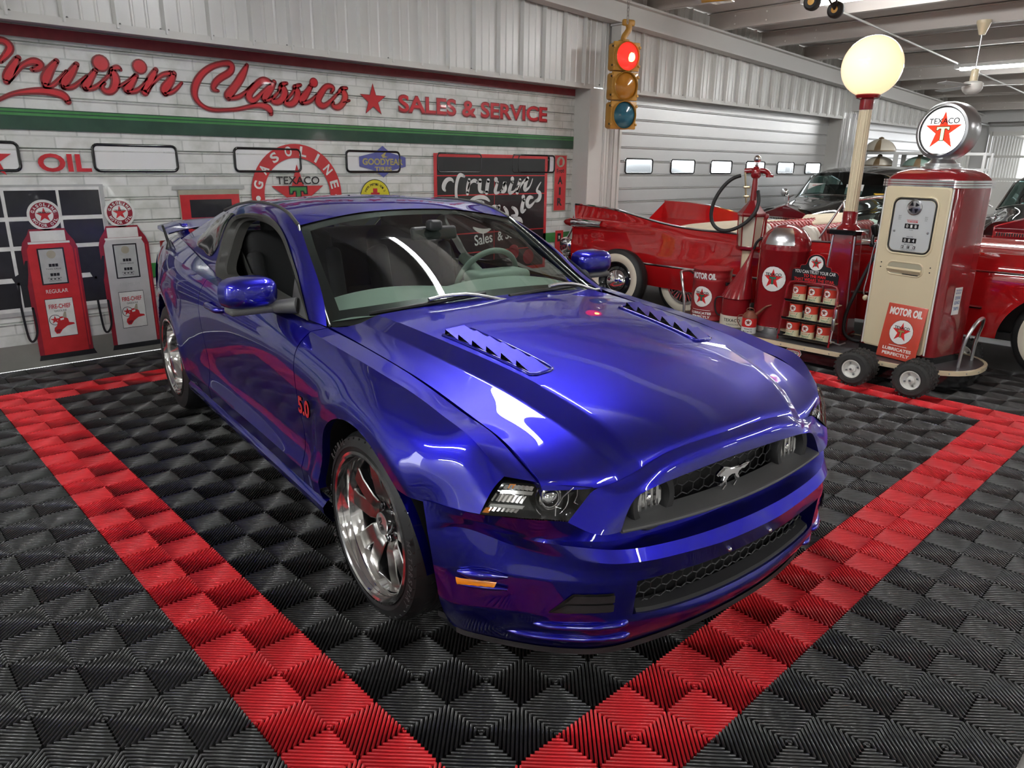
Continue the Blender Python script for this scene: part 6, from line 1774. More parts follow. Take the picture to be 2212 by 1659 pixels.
b.add(wv(np.array([(-.036, .034, .0008), (.03, .036, .0008), (.04, .05, .0008), (.034, .05, .0008), (.027, .039, .0008), (-.036, .037, .0008)])), [(0, 1, 4, 5), (1, 2, 3, 4)], 2)
c3 = b.build('can_label', EMB, CAN, smooth=0)
KIDS[CAN.name] = [c1, c2, c3]
_rn = ('bottom', 'middle', 'top'); _cn = ('nearest the red bin', 'between two others', 'beside the black pump hose')
for r_, z in enumerate(SHZ):
    for c_, y in enumerate((.125, -.005, -.135)):
        o = CAN if (r_, c_) == (0, 0) else copy_tree(CAN)
        o.location = (4.985 - (rx(z) - .062), 1.605 + y, DK + z + .001)
        o.rotation_euler = (0, 0, PI + (.0, .12, -.08, .05)[(r_ * 3 + c_) % 4])
        tag(o, 'red and cream oil can on the %s rack shelf, %s' % (_rn[r_], _cn[c_]), 'can', 'oil cans on the wire rack')
# ================================================================== background
paint('caddy_red', (0.42, 0.008, 0.010), metal=0.0, rough=0.3, spec=0.0, flake=False)
paint('rolls_black', (0.006, 0.006, 0.006), metal=0.0, rough=0.3, spec=0.0, flake=False)
paint('dark_red', (0.10, 0.008, 0.012), metal=0.0, rough=0.3, spec=0.0, flake=False)
paint('outdoor_dark', (0.012, 0.012, 0.014), metal=0.0, rough=0.3, spec=0.0, flake=False)
defm('whitewall', (.66, .60, .48), .55)
defm('cream_cloth', (.62, .54, .40), .85); mottle(M['cream_cloth'], .25, 12, bump=.3)
defm('seat_red', (.30, .02, .02), .4, coat=.3); defm('seat_white', (.70, .66, .58), .45)
glass_mat('car_glass', (.45, .60, .58))
glass_mat('teal_glass', (.30, .42, .40))
M['lens_red_lit'] = mat('lens_red_lit', (.6, .01, .01), .15, coat=.6, emit=(1, .03, .02), estr=.55)
defm('lens_amber', (.38, .15, .012), .12, coat=.8); defm('lens_blue', (.008, .085, .13), .12, coat=.8)
defm('signal_yellow', (.50, .25, .035), .45, coat=.2); mottle(M['signal_yellow'], .3, 10)
M['signal_bulb'] = mat('signal_bulb', (.9, .5, .05), .3, emit=(1, .62, .12), estr=3.0)

def whitewall_wheel(name, parent, T, R, rim_r, w, cap='fins', body='rubber'):
    """local z is the axle; whitewall tyre with dish and chrome cap"""
    wv = bpy.data.objects.new(name, None); COL.objects.link(wv); wv.parent = parent; wv.matrix_local = T; wv.empty_display_size = .1
    h = w / 2
    b = MB()
    b.lathe([(rim_r, -h + .01), (R - .08, -h - .008), (R - .02, -h + .012), (R - .004, -h + .035), (R, 0), (R - .004, h - .035), (R - .02, h - .012), (R - .05, h), (R - .055, h + .003)], 56, 0, caps=False)
    for q in (-.5, -.17, .17, .5): b.lathe([(R + .0005, q * w * .6 - .004), (R + .001, q * w * .6), (R + .0005, q * w * .6 + .004)], 56, 2, caps=False)
    b.lathe([(R - .055, h + .003), (R - .075, h + .010), (rim_r + .025, h + .006), (rim_r + .01, h - .004), (rim_r - .005, h - .015)], 56, 1, caps=False)
    b.build('tire', [body, 'whitewall', 'black'], wv, smooth=40)
    b = MB()
    if cap == 'fins':
        b.lathe([(rim_r + .004, h - .012), (rim_r, h + .004), (rim_r - .02, h + .002), (rim_r - .03, h - .010), (rim_r * .55, h + .006), (rim_r * .5, h + .012), (rim_r * .36, h + .008), (rim_r * .33, h + .020), (.0005, h + .024)], 48, 0, caps=False)
        for k in range(28):
            a = 2 * PI * k / 28
            b.box((rim_r * .70 * math.cos(a), rim_r * .70 * math.sin(a), h + .002), (rim_r * .34, .010, .014), 0, rot=(0, 0, a))
    else:
        b.lathe([(rim_r + .004, h - .012), (rim_r - .008, h - .004), (rim_r - .02, h - .03), (rim_r * .75, h - .055), (rim_r * .6, h - .05)], 48, 1, caps=False)
        b.lathe([(rim_r * .60, h - .055), (rim_r * .60, h - .03), (rim_r * .5, h - .01), (rim_r * .3, h + .008), (.0005, h + .012)], 48, 0, caps=False)
    b.lathe([(rim_r, -h + .02), (.0005, -h + .03)], 32, 1, caps=False)
    b.build('hub_cap', ['chrome', 'gloss_black'], wv, smooth=40)
    return wv

# ---------------------------------------------------------------- red finned convertible
CX, CY = 6.63, 0.0
CC = empty('finned_convertible', (CX, CY, 0), -PI / 2, 'red finned vintage convertible with cream folded top parked along the cart', 'car')
cst = [1.0, .45, 0, -.5, -1.0, -1.6, -2.2, -2.85, -3.33, -3.75, -4.28, -4.86]
crow = [
    [(.86, .90), (.90, .925), (.915, .93), (.925, .93), (.93, .925), (.94, .915), (.945, .90), (.945, .915), (.94, .925), (.93, .975), (.92, 1.06), (.90, 1.085)],
    [(.92, .86), (.955, .87), (.965, .87), (.97, .865), (.975, .86), (.98, .85), (.98, .84), (.975, .85), (.965, .86), (.95, .91), (.935, .985), (.915, 1.02)],
    [(.94, .80), (.985, .80), (.995, .795), (1.0, .79), (1.0, .785), (1.0, .78), (1.0, .77), (.99, .775), (.98, .78), (.965, .80), (.955, .85), (.945, .885)],
    [(.95, .70), (.995, .70), (1.005, .70), (1.01, .70), (1.01, .695), (1.01, .69), (1.01, .68), (1.005, .68), (.995, .68), (.98, .69), (.965, .70), (.94, .74)],
    [(.95, .60), (1.0, .60), (1.01, .60), (1.012, .60), (1.012, .595), (1.012, .59), (1.012, .585), (1.015, .58), (1.01, .58), (1.0, .58), (.985, .58), (.955, .60)],
    [(.94, .45), (.985, .45), (.995, .44), (1.0, .44), (1.0, .44), (1.0, .44), (1.0, .43), (1.0, .43), (1.0, .43), (.99, .42), (.97, .42), (.94, .44)],
    [(.90, .30), (.95, .30), (.95, .30), (.955, .29), (.96, .285), (.96, .28), (.96, .275), (.965, .28), (.97, .285), (.965, .29), (.94, .31), (.90, .34)]]
_xc = np.linspace(1.0, -4.86, 170)
CR = np.array([np.c_[_xc, cub(np.array(cst)[::-1], np.array(r)[::-1], _xc)] for r in crow])
CRD = np.stack([spl(CR[:, j], 40) for j in range(CR.shape[1])], 1)
# a long spear crease running into the tail bullet
sp_ = np.exp(-((CRD[..., 2] - (.875 - .0 * CRD[..., 0])) / .035) ** 2) * np.clip((-3.5 - CRD[..., 0]) / .9, 0, 1)
CRD[..., 1] += .03 * sp_
arc_ok = np.ones((CRD.shape[0] - 1, CRD.shape[1] - 1), bool)
_P = CRD.copy()
R_ = .44
dx, dz = _P[..., 0], _P[..., 2] - .27
rr_ = np.hypot(dx, dz); ins = rr_ < R_
arc_ok &= ~(ins[:-1, :-1] & ins[1:, :-1] & ins[:-1, 1:] & ins[1:, 1:])
_P[..., 0] = np.where(ins, dx / np.maximum(rr_, 1e-6) * R_, _P[..., 0]); _P[..., 2] = np.where(ins, .27 + dz / np.maximum(rr_, 1e-6) * R_, _P[..., 2])
for s in (-1, 1):
    b = MB(); add_masked(b, _P, arc_ok, s)
    # inner face of the fin and the deck beside it
    top = CRD[0]; sel = top[:, 0] < -2.9
    t_ = top[sel]
    k_ = np.clip((-2.9 - t_[:, 0]) / .5, 0, 1)
    i1 = t_ + np.c_[0 * k_, -.03 - 0 * k_, -.004 - 0 * k_]; i2 = np.c_[t_[:, 0], .86 - .04 * k_ + 0 * k_, np.minimum(t_[:, 2] - .01, .87)]; i3 = np.c_[t_[:, 0], .70 + 0 * k_, .86 + 0 * k_]; i4 = np.c_[t_[:, 0], 0 * k_, .875 + 0 * k_]
    g = np.array([t_, i1, i2, i3, i4]) * np.array([1, s, 1]); b.grid(g, 0, flip=(s < 0))
    # fender top and bonnet
    sel = top[:, 0] > -1.25; t_ = top[sel]
    g = np.array([t_, np.c_[t_[:, 0], t_[:, 1] - .10, t_[:, 2] + .002], np.c_[t_[:, 0], t_[:, 1] - .22, t_[:, 2] - .012], np.c_[t_[:, 0], .5 + 0 * t_[:, 0], t_[:, 2] + .03], np.c_[t_[:, 0], 0 * t_[:, 0], t_[:, 2] + .045]]) * np.array([1, s, 1])
    b.grid(g, 0, flip=(s < 0))
    # tail face
    e = CRD[:, -1] * np.array([1, s, 1]); e2 = e.copy(); e2[:, 1] = s * .55; e2[:, 2] = np.minimum(e2[:, 2], .87); b.grid(np.array([e, e2]), 0); e3 = e2.copy(); e3[:, 1] = 0; b.grid(np.array([e2, e3]), 0)
    e = CRD[:, 0] * np.array([1, s, 1]); e2 = e + np.array([.06, -s * .3, 0]); e3 = e2.copy(); e3[:, 1] = 0; b.grid(np.array([e, e2, e3]), 0)
    b.build('body_side', 'caddy_red', CC, smooth=30)
    b = MB()
    st_ = [(x, s * (np.interp(-x, [-1, 0, 4.86], [.965, 1.018, .975]) + .004 + .014 * math.exp(-((x + 2.6) / 1.5) ** 2)), z) for x, z in zip(np.linspace(-.55, -4.80, 30), np.linspace(.525, .520, 30))]
    b.tube(st_, .013, 6)
    b.tube([(x, s * (y + .003), z) for x, y, z in CRD[0][(CRD[0][:, 0] < -1.3)][::3]], .011, 6)
    b.tube([(x, s * (np.interp(-x, [-1, 0, 1.3], [.955, 1.0, 1.005]) + .002), .80) for x in np.linspace(.9, -1.2, 12)], .008, 6)
    b.build('chrome_strip', 'chrome', CC, smooth=50)
    # tail bullet, fin edge, bumper end
    b = MB()
    for zz in (.882,):
        Tb = np.array(Matrix.Translation((-4.70, s * .955, zz)) @ Euler((0, -PI / 2, 0)).to_matrix().to_4x4())
        b.lathe([(.044, -.3), (.052, 0), (.052, .14)], 20, 1, Tb, caps=False); b.lathe([(.046, .14), (.047, .18), (.036, .24), (.015, .28), (.0005, .29)], 20, 0, Tb, caps=False)
    b.build('tail_bullet', ['tail_red', 'chrome'], CC, smooth=50)
    b = MB(); b.tube([(-4.88, s * .90, 1.09), (-4.84, s * .93, .95), (-4.82, s * .945, .88), (-4.86, s * .945, .80), (-4.93, s * .94, .70)], .012, 6)
    b.rbox((-4.96, s * .86, .60), (.22, .22, .20), .07, 3); b.rbox((-4.98, s * .86, .44), (.16, .20, .10), .04, 3); b.build('bumper_end', 'chrome', CC, smooth=40)
b = MB(); b.rbox((-5.0, 0, .50), (.14, 1.6, .14), .05, 3); b.build('rear_bumper', 'chrome', CC, smooth=40)
b = MB(); b.rbox((1.08, 0, .48), (.16, 1.85, .16), .06, 3); b.build('front_bumper', 'chrome', CC, smooth=40)
# folded top and boot cover, seats, screen
b = MB()
g = [[(x, y, .875 + h * (1 - (abs(y) / .80) ** 4)) for y in np.linspace(-.80, .80, 24)] for x, h in ((-3.75, .0), (-3.6, .05), (-3.3, .085), (-2.95, .11), (-2.75, .09), (-2.62, .02))]
b.grid(np.array(g)); 
for y in np.linspace(-.78, .78, 14): b.ball((-3.72, y, .885), .008, 6, 4, 1)
b.build('top_boot', ['cream_cloth', 'steel'], CC, smooth=60)
b = MB(); b.rbox((-2.66, .05, .94), (.18, 1.5, .14), .06, 3, rot=(0, -.2, 0)); b.rbox((-2.5, .45, .98), (.5, .5, .10), .05, 3, rot=(.15, -.1, .3)); b.build('folded_top', 'cream_cloth', CC, smooth=60)
for x in (-2.45, -1.98):
    b = MB(); n_ = 22
    for k in range(n_):
        y = -.80 + 1.6 * (k + .5) / n_
        mi = 1 if (k in (0, 1, n_ - 2, n_ - 1)) else 0
        b.tube(spl(np.array([(x + .18, y, .62), (x + .02, y, .70), (x - .06, y, .86), (x - .10, y, .965), (x - .14, y, .985), (x - .2, y, .93)]), 14), .040, 8, mi)
    b.build('bench_seat', ['seat_red', 'seat_white'], CC, smooth=60)
b = MB(); b.box((-2.0, 0, .35), (1.9, 1.8, .04)); b.grid(np.array([[(x, s * .94, z) for x in (-1.2, -2.9)] for s in (-1,) for z in (.4, .90)])); b.grid(np.array([[(x, .94, z) for x in (-1.2, -2.9)] for z in (.4, .90)])); b.build('cabin_floor', 'seat_white', CC, smooth=0)
wsr = [[(-1.22, 0, .955), (-1.30, .5, .95), (-1.50, .86, .935), (-1.66, .93, .925)], [(-1.60, 0, 1.30), (-1.64, .45, 1.295), (-1.72, .76, 1.27), (-1.78, .86, 1.25)]]
b = MB(); half_both(b, loft(wsr, 24, 6)); wo = b.build('windshield', 'car_glass', CC, smooth=60)
b = MB()
tl_ = spl(np.array(wsr[1]), 24); bl_ = spl(np.array(wsr[0]), 24)
b.tube(np.concatenate([mir(tl_)[::-1], tl_[1:]]), .016, 8); b.tube(np.concatenate([mir(bl_)[::-1], bl_[1:]]), .012, 8)
for s in (-1, 1):
    b.tube([np.array((-1.66, .93, .925)) * [1, s, 1], np.array((-1.78, .86, 1.25)) * [1, s, 1]], .016, 8)
    b.tube([np.array(q) * [1, s, 1] for q in ((-1.78, .86, 1.25), (-1.93, .92, .93))], .010, 8)
b.build('windshield_frame', 'chrome', CC, smooth=50)
b = MB(); b.rbox((-1.45, 0, .90), (.35, 1.75, .10), .04, 3); b.build('dashboard', 'caddy_red', CC, smooth=50)
Tm = np.array(Matrix.Translation((-1.72, .45, .98)) @ Euler((0, -1.1, 0)).to_matrix().to_4x4())
b = MB(); an = np.linspace(0, 2 * PI, 40, endpoint=False); b.tube(np.c_[.2 * np.cos(an), .2 * np.sin(an), 0 * an], .012, 8, 0, Tm, closed=True); b.cyl((0, 0, 0), (0, 0, .25), .03, T=Tm); b.cyl((-.19, 0, 0), (.19, 0, 0), .012, T=Tm); b.build('steering_wheel', 'seat_white', CC, smooth=50)
b = MB(); b.cyl((-1.72, -.99, .93), (-1.70, -1.02, 1.0), .012); b.ball((-1.70, -1.03, 1.03), .055, 16, 10, sc=(.5, 1, .9)); b.build('door_mirror', 'chrome', CC)
for x in (0.0, -3.27):
    for s in (-1, 1): whitewall_wheel('wheel', CC, Matrix.Translation((x, s * .84, .355)) @ Euler((-s * PI / 2, 0, 0)).to_matrix().to_4x4(), .355, .215, .19)
b = MB(); b.box((-1.9, 0, .30), (5.0, 1.7, .06)); b.box((0, 0, .55), (.95, 1.6, .5)); b.build('underbody', 'black', CC, smooth=0)

# ---------------------------------------------------------------- spare wheel leaning on the convertible
SW = empty('spare_wheel', (5.415, 3.93, 0), math.radians(186), 'whitewall tire on black rim with plain chrome cap leaning on the red convertible', 'wheel')
whitewall_wheel('wheel_assembly', SW, Matrix.Translation((0, 0, .337)) @ Euler((0, PI / 2 - .13, 0)).to_matrix().to_4x4(), .337, .20, .165, cap='moon')

# ---------------------------------------------------------------- black limousine
def limousine(loc, rz, label, full=True):
    t = empty('black_limousine', loc, rz, label, 'car')
    S_ = [(-.02, [(0, .985), (.2, .975), (.36, .93), (.45, .80), (.60, .82), (.75, .83), (.88, .72), (.90, .5), (.86, .22)]),
          (-.7, [(0, 1.045), (.22, 1.035), (.42, .985), (.52, .87), (.65, .89), (.80, .89), (.92, .78), (.94, .5), (.90, .22)]),
          (-1.45, [(0, 1.13), (.3, 1.12), (.58, 1.07), (.68, 1.0), (.74, .97), (.84, .94), (.93, .82), (.95, .5), (.92, .22)]),
          (-2.6, [(0, 1.10), (.3, 1.1), (.6, 1.07), (.7, 1.03), (.76, 1.0), (.85, .95), (.93, .82), (.95, .5), (.92, .22)]),
          (-3.3, [(0, 1.10), (.3, 1.1), (.6, 1.07), (.7, 1.03), (.76, 1.0), (.85, .95), (.93, .82), (.95, .5), (.92, .22)]),
          (-3.95, [(0, .96), (.3, .95), (.55, .93), (.65, .90), (.72, .88), (.8, .84), (.88, .75), (.9, .5), (.88, .25)]),
          (-4.4, [(0, .75), (.3, .74), (.5, .72), (.6, .70), (.66, .68), (.72, .64), (.78, .58), (.8, .45), (.78, .3)])]
    R = np.array([[(x, y, z) for y, z in q] for x, q in S_])
    G = loft([list(r) for r in R], 44, 70)
    dx, dz = G[..., 0] + .25, G[..., 2] - .33
    b = MB()
    for s in (1, -1): b.grid(G * np.array([1, s, 1]), 0, flip=(s > 0))
    e = G[0]; b.grid(np.array([e, e * [1, -1, 1]]), 0)
    b.build('body', 'rolls_black', t, smooth=40)
    rf = [[(-1.93, 0, 1.475), (-2.4, 0, 1.545), (-2.85, 0, 1.545), (-3.25, 0, 1.42), (-3.6, 0, 1.12)], [(-1.95, .35, 1.465), (-2.4, .38, 1.53), (-2.85, .38, 1.53), (-3.25, .37, 1.41), (-3.6, .4, 1.11)], [(-2.0, .58, 1.42), (-2.4, .62, 1.47), (-2.85, .62, 1.47), (-3.25, .58, 1.36), (-3.6, .58, 1.10)], [(-2.05, .66, 1.36), (-2.4, .68, 1.41), (-2.85, .68, 1.41), (-3.22, .66, 1.32), (-3.6, .68, 1.06)]]
    b = MB(); half_both(b, loft(rf, 30, 16)); b.build('roof', 'rolls_black', t, smooth=50)
    w_ = [[(-1.46, 0, 1.135), (-1.50, .35, 1.12), (-1.60, .62, 1.07), (-1.68, .72, 1.03)], [(-1.93, 0, 1.475), (-1.95, .35, 1.465), (-2.0, .58, 1.42), (-2.05, .66, 1.36)]]
    b = MB(); half_both(b, loft(w_, 24, 8)); b.build('windshield', 'teal_glass', t, smooth=60)
    b = MB()
    for r in w_:
        q = spl(np.array(r), 20); b.tube(np.concatenate([mir(q)[::-1], q[1:]]), .010, 6)
    for s in (-1, 1):
        for a_, c_ in (((-1.68, .72, 1.03), (-2.05, .66, 1.36)), ((-2.75, .77, 1.0), (-2.75, .685, 1.41)), ((-3.32, .76, 1.0), (-3.22, .66, 1.32))): b.tube([np.array(a_) * [1, s, 1], np.array(c_) * [1, s, 1]], .018, 6)
        b.tube(np.array([(-2.05, .665, 1.36), (-2.4, .685, 1.41), (-2.85, .685, 1.41), (-3.22, .665, 1.32)]) * [1, s, 1], .012, 6)
    b.build('window_frame', 'chrome', t, smooth=50)
    b = MB()
    for s in (-1, 1):
        for a_, c_ in ((-1.72, -2.75), (-2.75, -3.3)): b.add(np.array([(a_, .745, 1.02), (c_, .765, 1.01), (c_ if c_ > -3 else -3.2, .68, 1.40), (max(a_ - .33, -2.75) if a_ > -2 else a_, .675, 1.38)]) * [1, s, 1], [(0, 1, 2, 3)])
    b.build('side_glass', 'teal_glass', t, smooth=0)
    b = MB(); b.box((-2.5, 0, .98), (1.7, 1.3, .04)); b.rbox((-2.5, 0, 1.1), (.2, 1.2, .34), .08, 3); b.rbox((-3.1, 0, 1.1), (.2, 1.2, .34), .08, 3)
    an = np.linspace(0, 2 * PI, 30, endpoint=False); b.tube(np.c_[.17 * np.cos(an), .17 * np.sin(an), 0 * an], .012, 6, 1, np.array(Matrix.Translation((-2.0, -.38, 1.13)) @ Euler((0, -1.0, 0)).to_matrix().to_4x4()), closed=True)
    b.build('cabin', ['interior', 'black'], t, smooth=50)
    b = MB()
    sh = [(-.30, .30), (-.30, .92), (-.02, 1.03), (.02, 1.03), (.30, .92), (.30, .30)]
    b.prism(sh, .16, 0, FRONT(-.12, 0, 0)); b.prism([(-.285, .86), (-.285, .915), (0, 1.018), (.285, .915), (.285, .86)], .165, 2, FRONT(-.12, 0, 0))
    b.box((.042, 0, .60), (.01, .54, .50), 1)
    for k in range(22): b.box((.05, -.265 + .53 * k / 21, .60), (.014, .010, .50), 0)
    b.build('grille', ['chrome', 'black', 'dark_red'], t, smooth=0)
    b = MB(); b.cyl((-.03, 0, 1.025), (-.03, 0, 1.05), .022); b.tube([(-.03, 0, 1.05), (-.03, 0, 1.10), (-.015, 0, 1.15)], [.016, .012, .010], 8); b.ball((-.010, 0, 1.165), .014)
    for s in (-1, 1): b.tube([(-.02, 0, 1.13), (-.06, s * .03, 1.15), (-.085, s * .045, 1.16)], [.010, .009, .003], 6)
    b.build('mascot', 'chrome', t, smooth=50)
    for s in (-1, 1):
        b = MB()
        Th = np.array(Matrix.Translation((-.02, s * .62, .66)) @ Euler((0, PI / 2, 0)).to_matrix().to_4x4())
        b.lathe([(.13, -.05), (.135, .0), (.125, .03), (.11, .035), (.08, .045), (.0005, .055)], 28, 0, Th, caps=False)
        b.build('headlamp', 'chrome', t, smooth=50)
        b = MB(); b.cyl((-1.62, s * .76, 1.06), (-1.60, s * .84, 1.10), .010); b.ball((-1.62, s * .87, 1.14), .065, 16, 10, sc=(.45, 1, 1)); b.build('door_mirror', 'chrome', t)
        b = MB(); b.tube([(-.1, s * .48, .86), (-.8, s * .54, .91), (-1.5, s * .70, 1.0), (-2.7, s * .78, .99), (-3.4, s * .77, .99)], .008, 6); b.build('chrome_strip', 'chrome', t, smooth=50)
        b = MB(); a0 = np.array([-1.50, s * .06, 1.135]); b.tube([a0, a0 + [-.03, s * .20, .02], a0 + [-.10, s * .45, .0]], .006, 6); b.build('wiper', 'black', t)
        for x in (-.55, -3.3): whitewall_wheel('wheel', t, Matrix.Translation((x, s * .80, .36)) @ Euler((-s * PI / 2, 0, 0)).to_matrix().to_4x4(), .36, .21, .19, cap='moon')
    b = MB(); b.rbox((.12, 0, .42), (.12, 1.75, .16), .05, 3); b.build('front_bumper', 'chrome', t, smooth=40)
    return t
RR_ = limousine((9.25, 4.02, 0), PI, 'black vintage limousine with dark red grille shell nosing toward the red convertible')
def info_card(x, y, z, rz, label, m_, w, h):
    c = empty('info_card', (x, y, z), rz, label, 'sign')
    b = MB(); b.box((0, 0, h / 2), (.004, w, h), 0, np.array(Matrix.Rotation(-.35, 4, 'Y'))); wc = tf_warp(np.array(Matrix.Rotation(-.35, 4, 'Y')) @ FRONT(.0026, 0, 0))
    if w > .16:
        wtext(b, 'CRUISIN CLASSICS', 0, h * .80, w * .55, h * .09, 0, 1, wc, .03)
        for k in range(4): wtext(b, 'sales service', 0, h * (.60 - .13 * k), w * (.7 - .1 * (k % 2)), h * .05, 0, 2, wc, 0)
    b.build('card', [m_, 'logo_red', 'pr_grey'], c, smooth=0)
defm('card_white', (.72, .71, .68), .6); defm('card_yellow', (.75, .45, .03), .5)
info_card(10.90, 4.40, 1.135, PI, 'white info card inside the limousine windshield, next to the mirror', 'card_white', .26, .17)
info_card(10.84, 3.78, 1.135, PI, 'white info card in the limousine windshield beside the pole', 'card_white', .26, .17)
info_card(10.88, 3.42, 1.10, PI, 'small yellow card low in the limousine windshield corner', 'card_yellow', .15, .08)
limousine((9.15, 1.12, 0), PI, 'second black vintage car half hidden behind the gas pump')

# ---------------------------------------------------------------- plain modern sedan (dark red one indoors, dark ones outside)
def sedan(name, loc, rz, m_, roof_m, label, cat='car', group=None):
    t = empty(name, loc, rz, label, cat, group)
    S_ = [(2.3, [(0, .62), (.4, .62), (.7, .58), (.8, .45), (.8, .25)]), (1.9, [(0, .80), (.45, .79), (.75, .74), (.88, .55), (.88, .22)]), (.9, [(0, .95), (.5, .94), (.80, .88), (.92, .6), (.90, .2)]),
          (-.6, [(0, .97), (.5, .96), (.82, .92), (.93, .6), (.91, .2)]), (-1.6, [(0, 1.0), (.5, .99), (.80, .94), (.92, .62), (.90, .22)]), (-2.35, [(0, .98), (.45, .97), (.74, .92), (.84, .6), (.82, .28)]), (-2.45, [(0, .7), (.45, .7), (.7, .68), (.78, .55), (.76, .32)])]
    G = loft([[(x, y, z) for y, z in q] for x, q in S_], 24, 40)
    b = MB()
    for s in (1, -1): b.grid(G * np.array([1, s, 1]), 0, flip=(s < 0))
    b.grid(np.array([G[0], G[0] * [1, -1, 1]])); b.grid(np.array([G[-1], G[-1] * [1, -1, 1]])); b.build('body', m_, t, smooth=40)
    rf = [[(.75, 0, .96), (.05, 0, 1.36), (-.7, 0, 1.42), (-1.3, 0, 1.35), (-2.0, 0, 1.0)], [(.70, .45, .95), (.02, .40, 1.34), (-.7, .42, 1.40), (-1.3, .4, 1.33), (-1.95, .45, .99)], [(.55, .70, .93), (-.05, .58, 1.27), (-.7, .60, 1.32), (-1.25, .58, 1.26), (-1.85, .68, .97)], [(.45, .78, .91), (-.1, .66, 1.18), (-.7, .68, 1.2), (-1.2, .66, 1.16), (-1.75, .76, .95)], [(.3, .82, .90), (-.15, .80, .92), (-.7, .81, .93), (-1.1, .80, .94), (-1.6, .80, .94)]]
    b = MB(); half_both(b, loft(rf, 30, 20)); b.build('roof', roof_m, t, smooth=45)
    for s in (-1, 1):
        for x in (1.4, -1.4):
            b = MB(); b.lathe([(.2, -.1), (.30, -.1), (.32, -.07), (.32, .07), (.30, .1), (.2, .1)], 28, 0, np.array(Matrix.Translation((x, s * .83, .32)) @ Euler((PI / 2, 0, 0)).to_matrix().to_4x4())); b.build('wheel', 'rubber', t)
    return t
sedan('dark_red_car', (17.2, 2.1, 0), PI, 'dark_red', 'gloss_black', 'dark red car with black roof parked far behind the pump')
b = None
for k, (x, lab) in enumerate(((8.0, 'dark car outside seen through the door windows nearest the column'), (13.2, 'second dark car outside beyond the far door windows'))):
    sedan('parked_car', (x + 1.2, 7.2, 0), PI, 'outdoor_dark', 'gloss_black', lab, 'car').scale = (1.1, 1.1, 1.14)
b = MB(); b.add([(-30, 5.6, -.05), (60, 5.6, -.05), (60, 60, -.05), (-30, 60, -.05)], [(0, 1, 2, 3)]); tag(b.build('ground_outside', 'concrete', smooth=0), kind='structure')

# ---------------------------------------------------------------- traffic signal
TL = empty('traffic_light', (6.33, 4.72, 1.93), math.radians(250), 'three lens yellow traffic light with glowing red lamp hanging by a chain', 'traffic light')
for k, (nm, lm) in enumerate((('blue', 'lens_blue'), ('amber', 'lens_amber'), ('red', 'lens_red_lit'))):
    z = .155 + .315 * k
    b = MB(); b.rbox((-.08, 0, z), (.16, .30, .300), .035, 3); b.rbox((.01, 0, z), (.035, .345, .306), .012, 2)
    for s in (-1, 1):
        for q in (-1, 1): b.rbox((.02, s * .168, z + q * .10), (.03, .03, .03), .006)
    b.lathe([(.158, .0), (.158, .035), (.150, .045), (.146, .03)], 40, 0, FRONT(.015, 0, z), caps=False)
    ho = b.build('signal_section', 'signal_yellow', TL, smooth=40)
    b = MB(); b.lathe([(.147, .020), (.12, .036), (.08, .05), (.04, .057), (.0005, .06)], 40, 0, FRONT(.01, 0, z), caps=False); b.build('signal_lens', lm, ho, smooth=60)
    b = MB()
    for q in (-1, 1): b.cyl((.02, -.19, z + q * .10), (.02, -.165, z + q * .10), .012, n=8)
    b.build('hinge_screw', 'black', ho)
    if k == 2:
        b = MB(); b.lathe([(.05, .0545), (.03, .0605), (.0005, .063)], 24, 0, FRONT(.011, .035, z - .01), caps=False); b.build('lamp_filament', 'signal_bulb', ho, smooth=60)
b = MB(); b.tube(spl(np.array([(-.06, 0, .93), (-.06, 0, .99), (-.06, .03, 1.04), (-.06, .06, 1.09), (-.06, .04, 1.15)]), 20), .035, 10); b.rbox((-.06, .0, .955), (.10, .10, .03), .01); b.rbox((-.06, .05, 1.15), (.05, .16, .07), .02); b.build('hanger', 'signal_yellow', TL, smooth=50)
CH_ = empty('chain', (6.33, 4.72, 3.06), 0, 'steel chain between the traffic light and the roof', 'chain')
b = MB()
for k in range(11):
    a = np.linspace(0, 2 * PI, 14, endpoint=False); L_ = np.c_[.014 * np.cos(a), 0 * a, .026 * np.sin(a)]
    if k % 2: L_ = L_[:, [1, 0, 2]]
    b.tube(L_ + np.array([.01 * 0, 0, .02 + .040 * k]), .0045, 6, closed=True)
b.build('links', 'steel', CH_)

# ---------------------------------------------------------------- ceiling fan, conduit
FN = empty('ceiling_fan', (10.0, 2.17, 2.53), .3, 'white ceiling fan on a long down rod beside the lamps', 'fan')
b = MB(); b.lathe([(.0005, -.10), (.06, -.095), (.10, -.06), (.115, -.03), (.115, .03), (.09, .05), (.03, .06)], 32, 0); b.build('motor', 'white', FN, smooth=40)
b = MB(); b.lathe([(.045, .05), (.045, .19), (.03, .2)], 20, 0); b.cyl((0, 0, .19), (0, 0, .62), .010, n=10, mi=1); b.lathe([(.035, .58), (.075, .70), (.08, .71), (.08, .74)], 20, 0); b.build('down_rod', ['cream', 'steel'], FN, smooth=40)
for k in range(3):
    b = MB(); Tb = np.array(Matrix.Rotation(.55 + k * 2 * PI / 3, 4, 'Z') @ Matrix.Rotation(.12, 4, 'X')); b.rbox((.42, 0, .0), (.56, .115, .010), .004, 1, 0, Tb); b.box((.14, 0, 0), (.10, .03, .012), 1, Tb); b.build('blade', ['galv', 'steel'], FN, smooth=30)
b = MB(); b.tube([(-8, 3.25, zb(-8) - .012), (25, 3.25, zb(25) - .012)], .014, 8); tag(b.build('conduit_rail', 'trim', smooth=60), 'thin white conduit running under the purlins past the lamps', 'conduit')

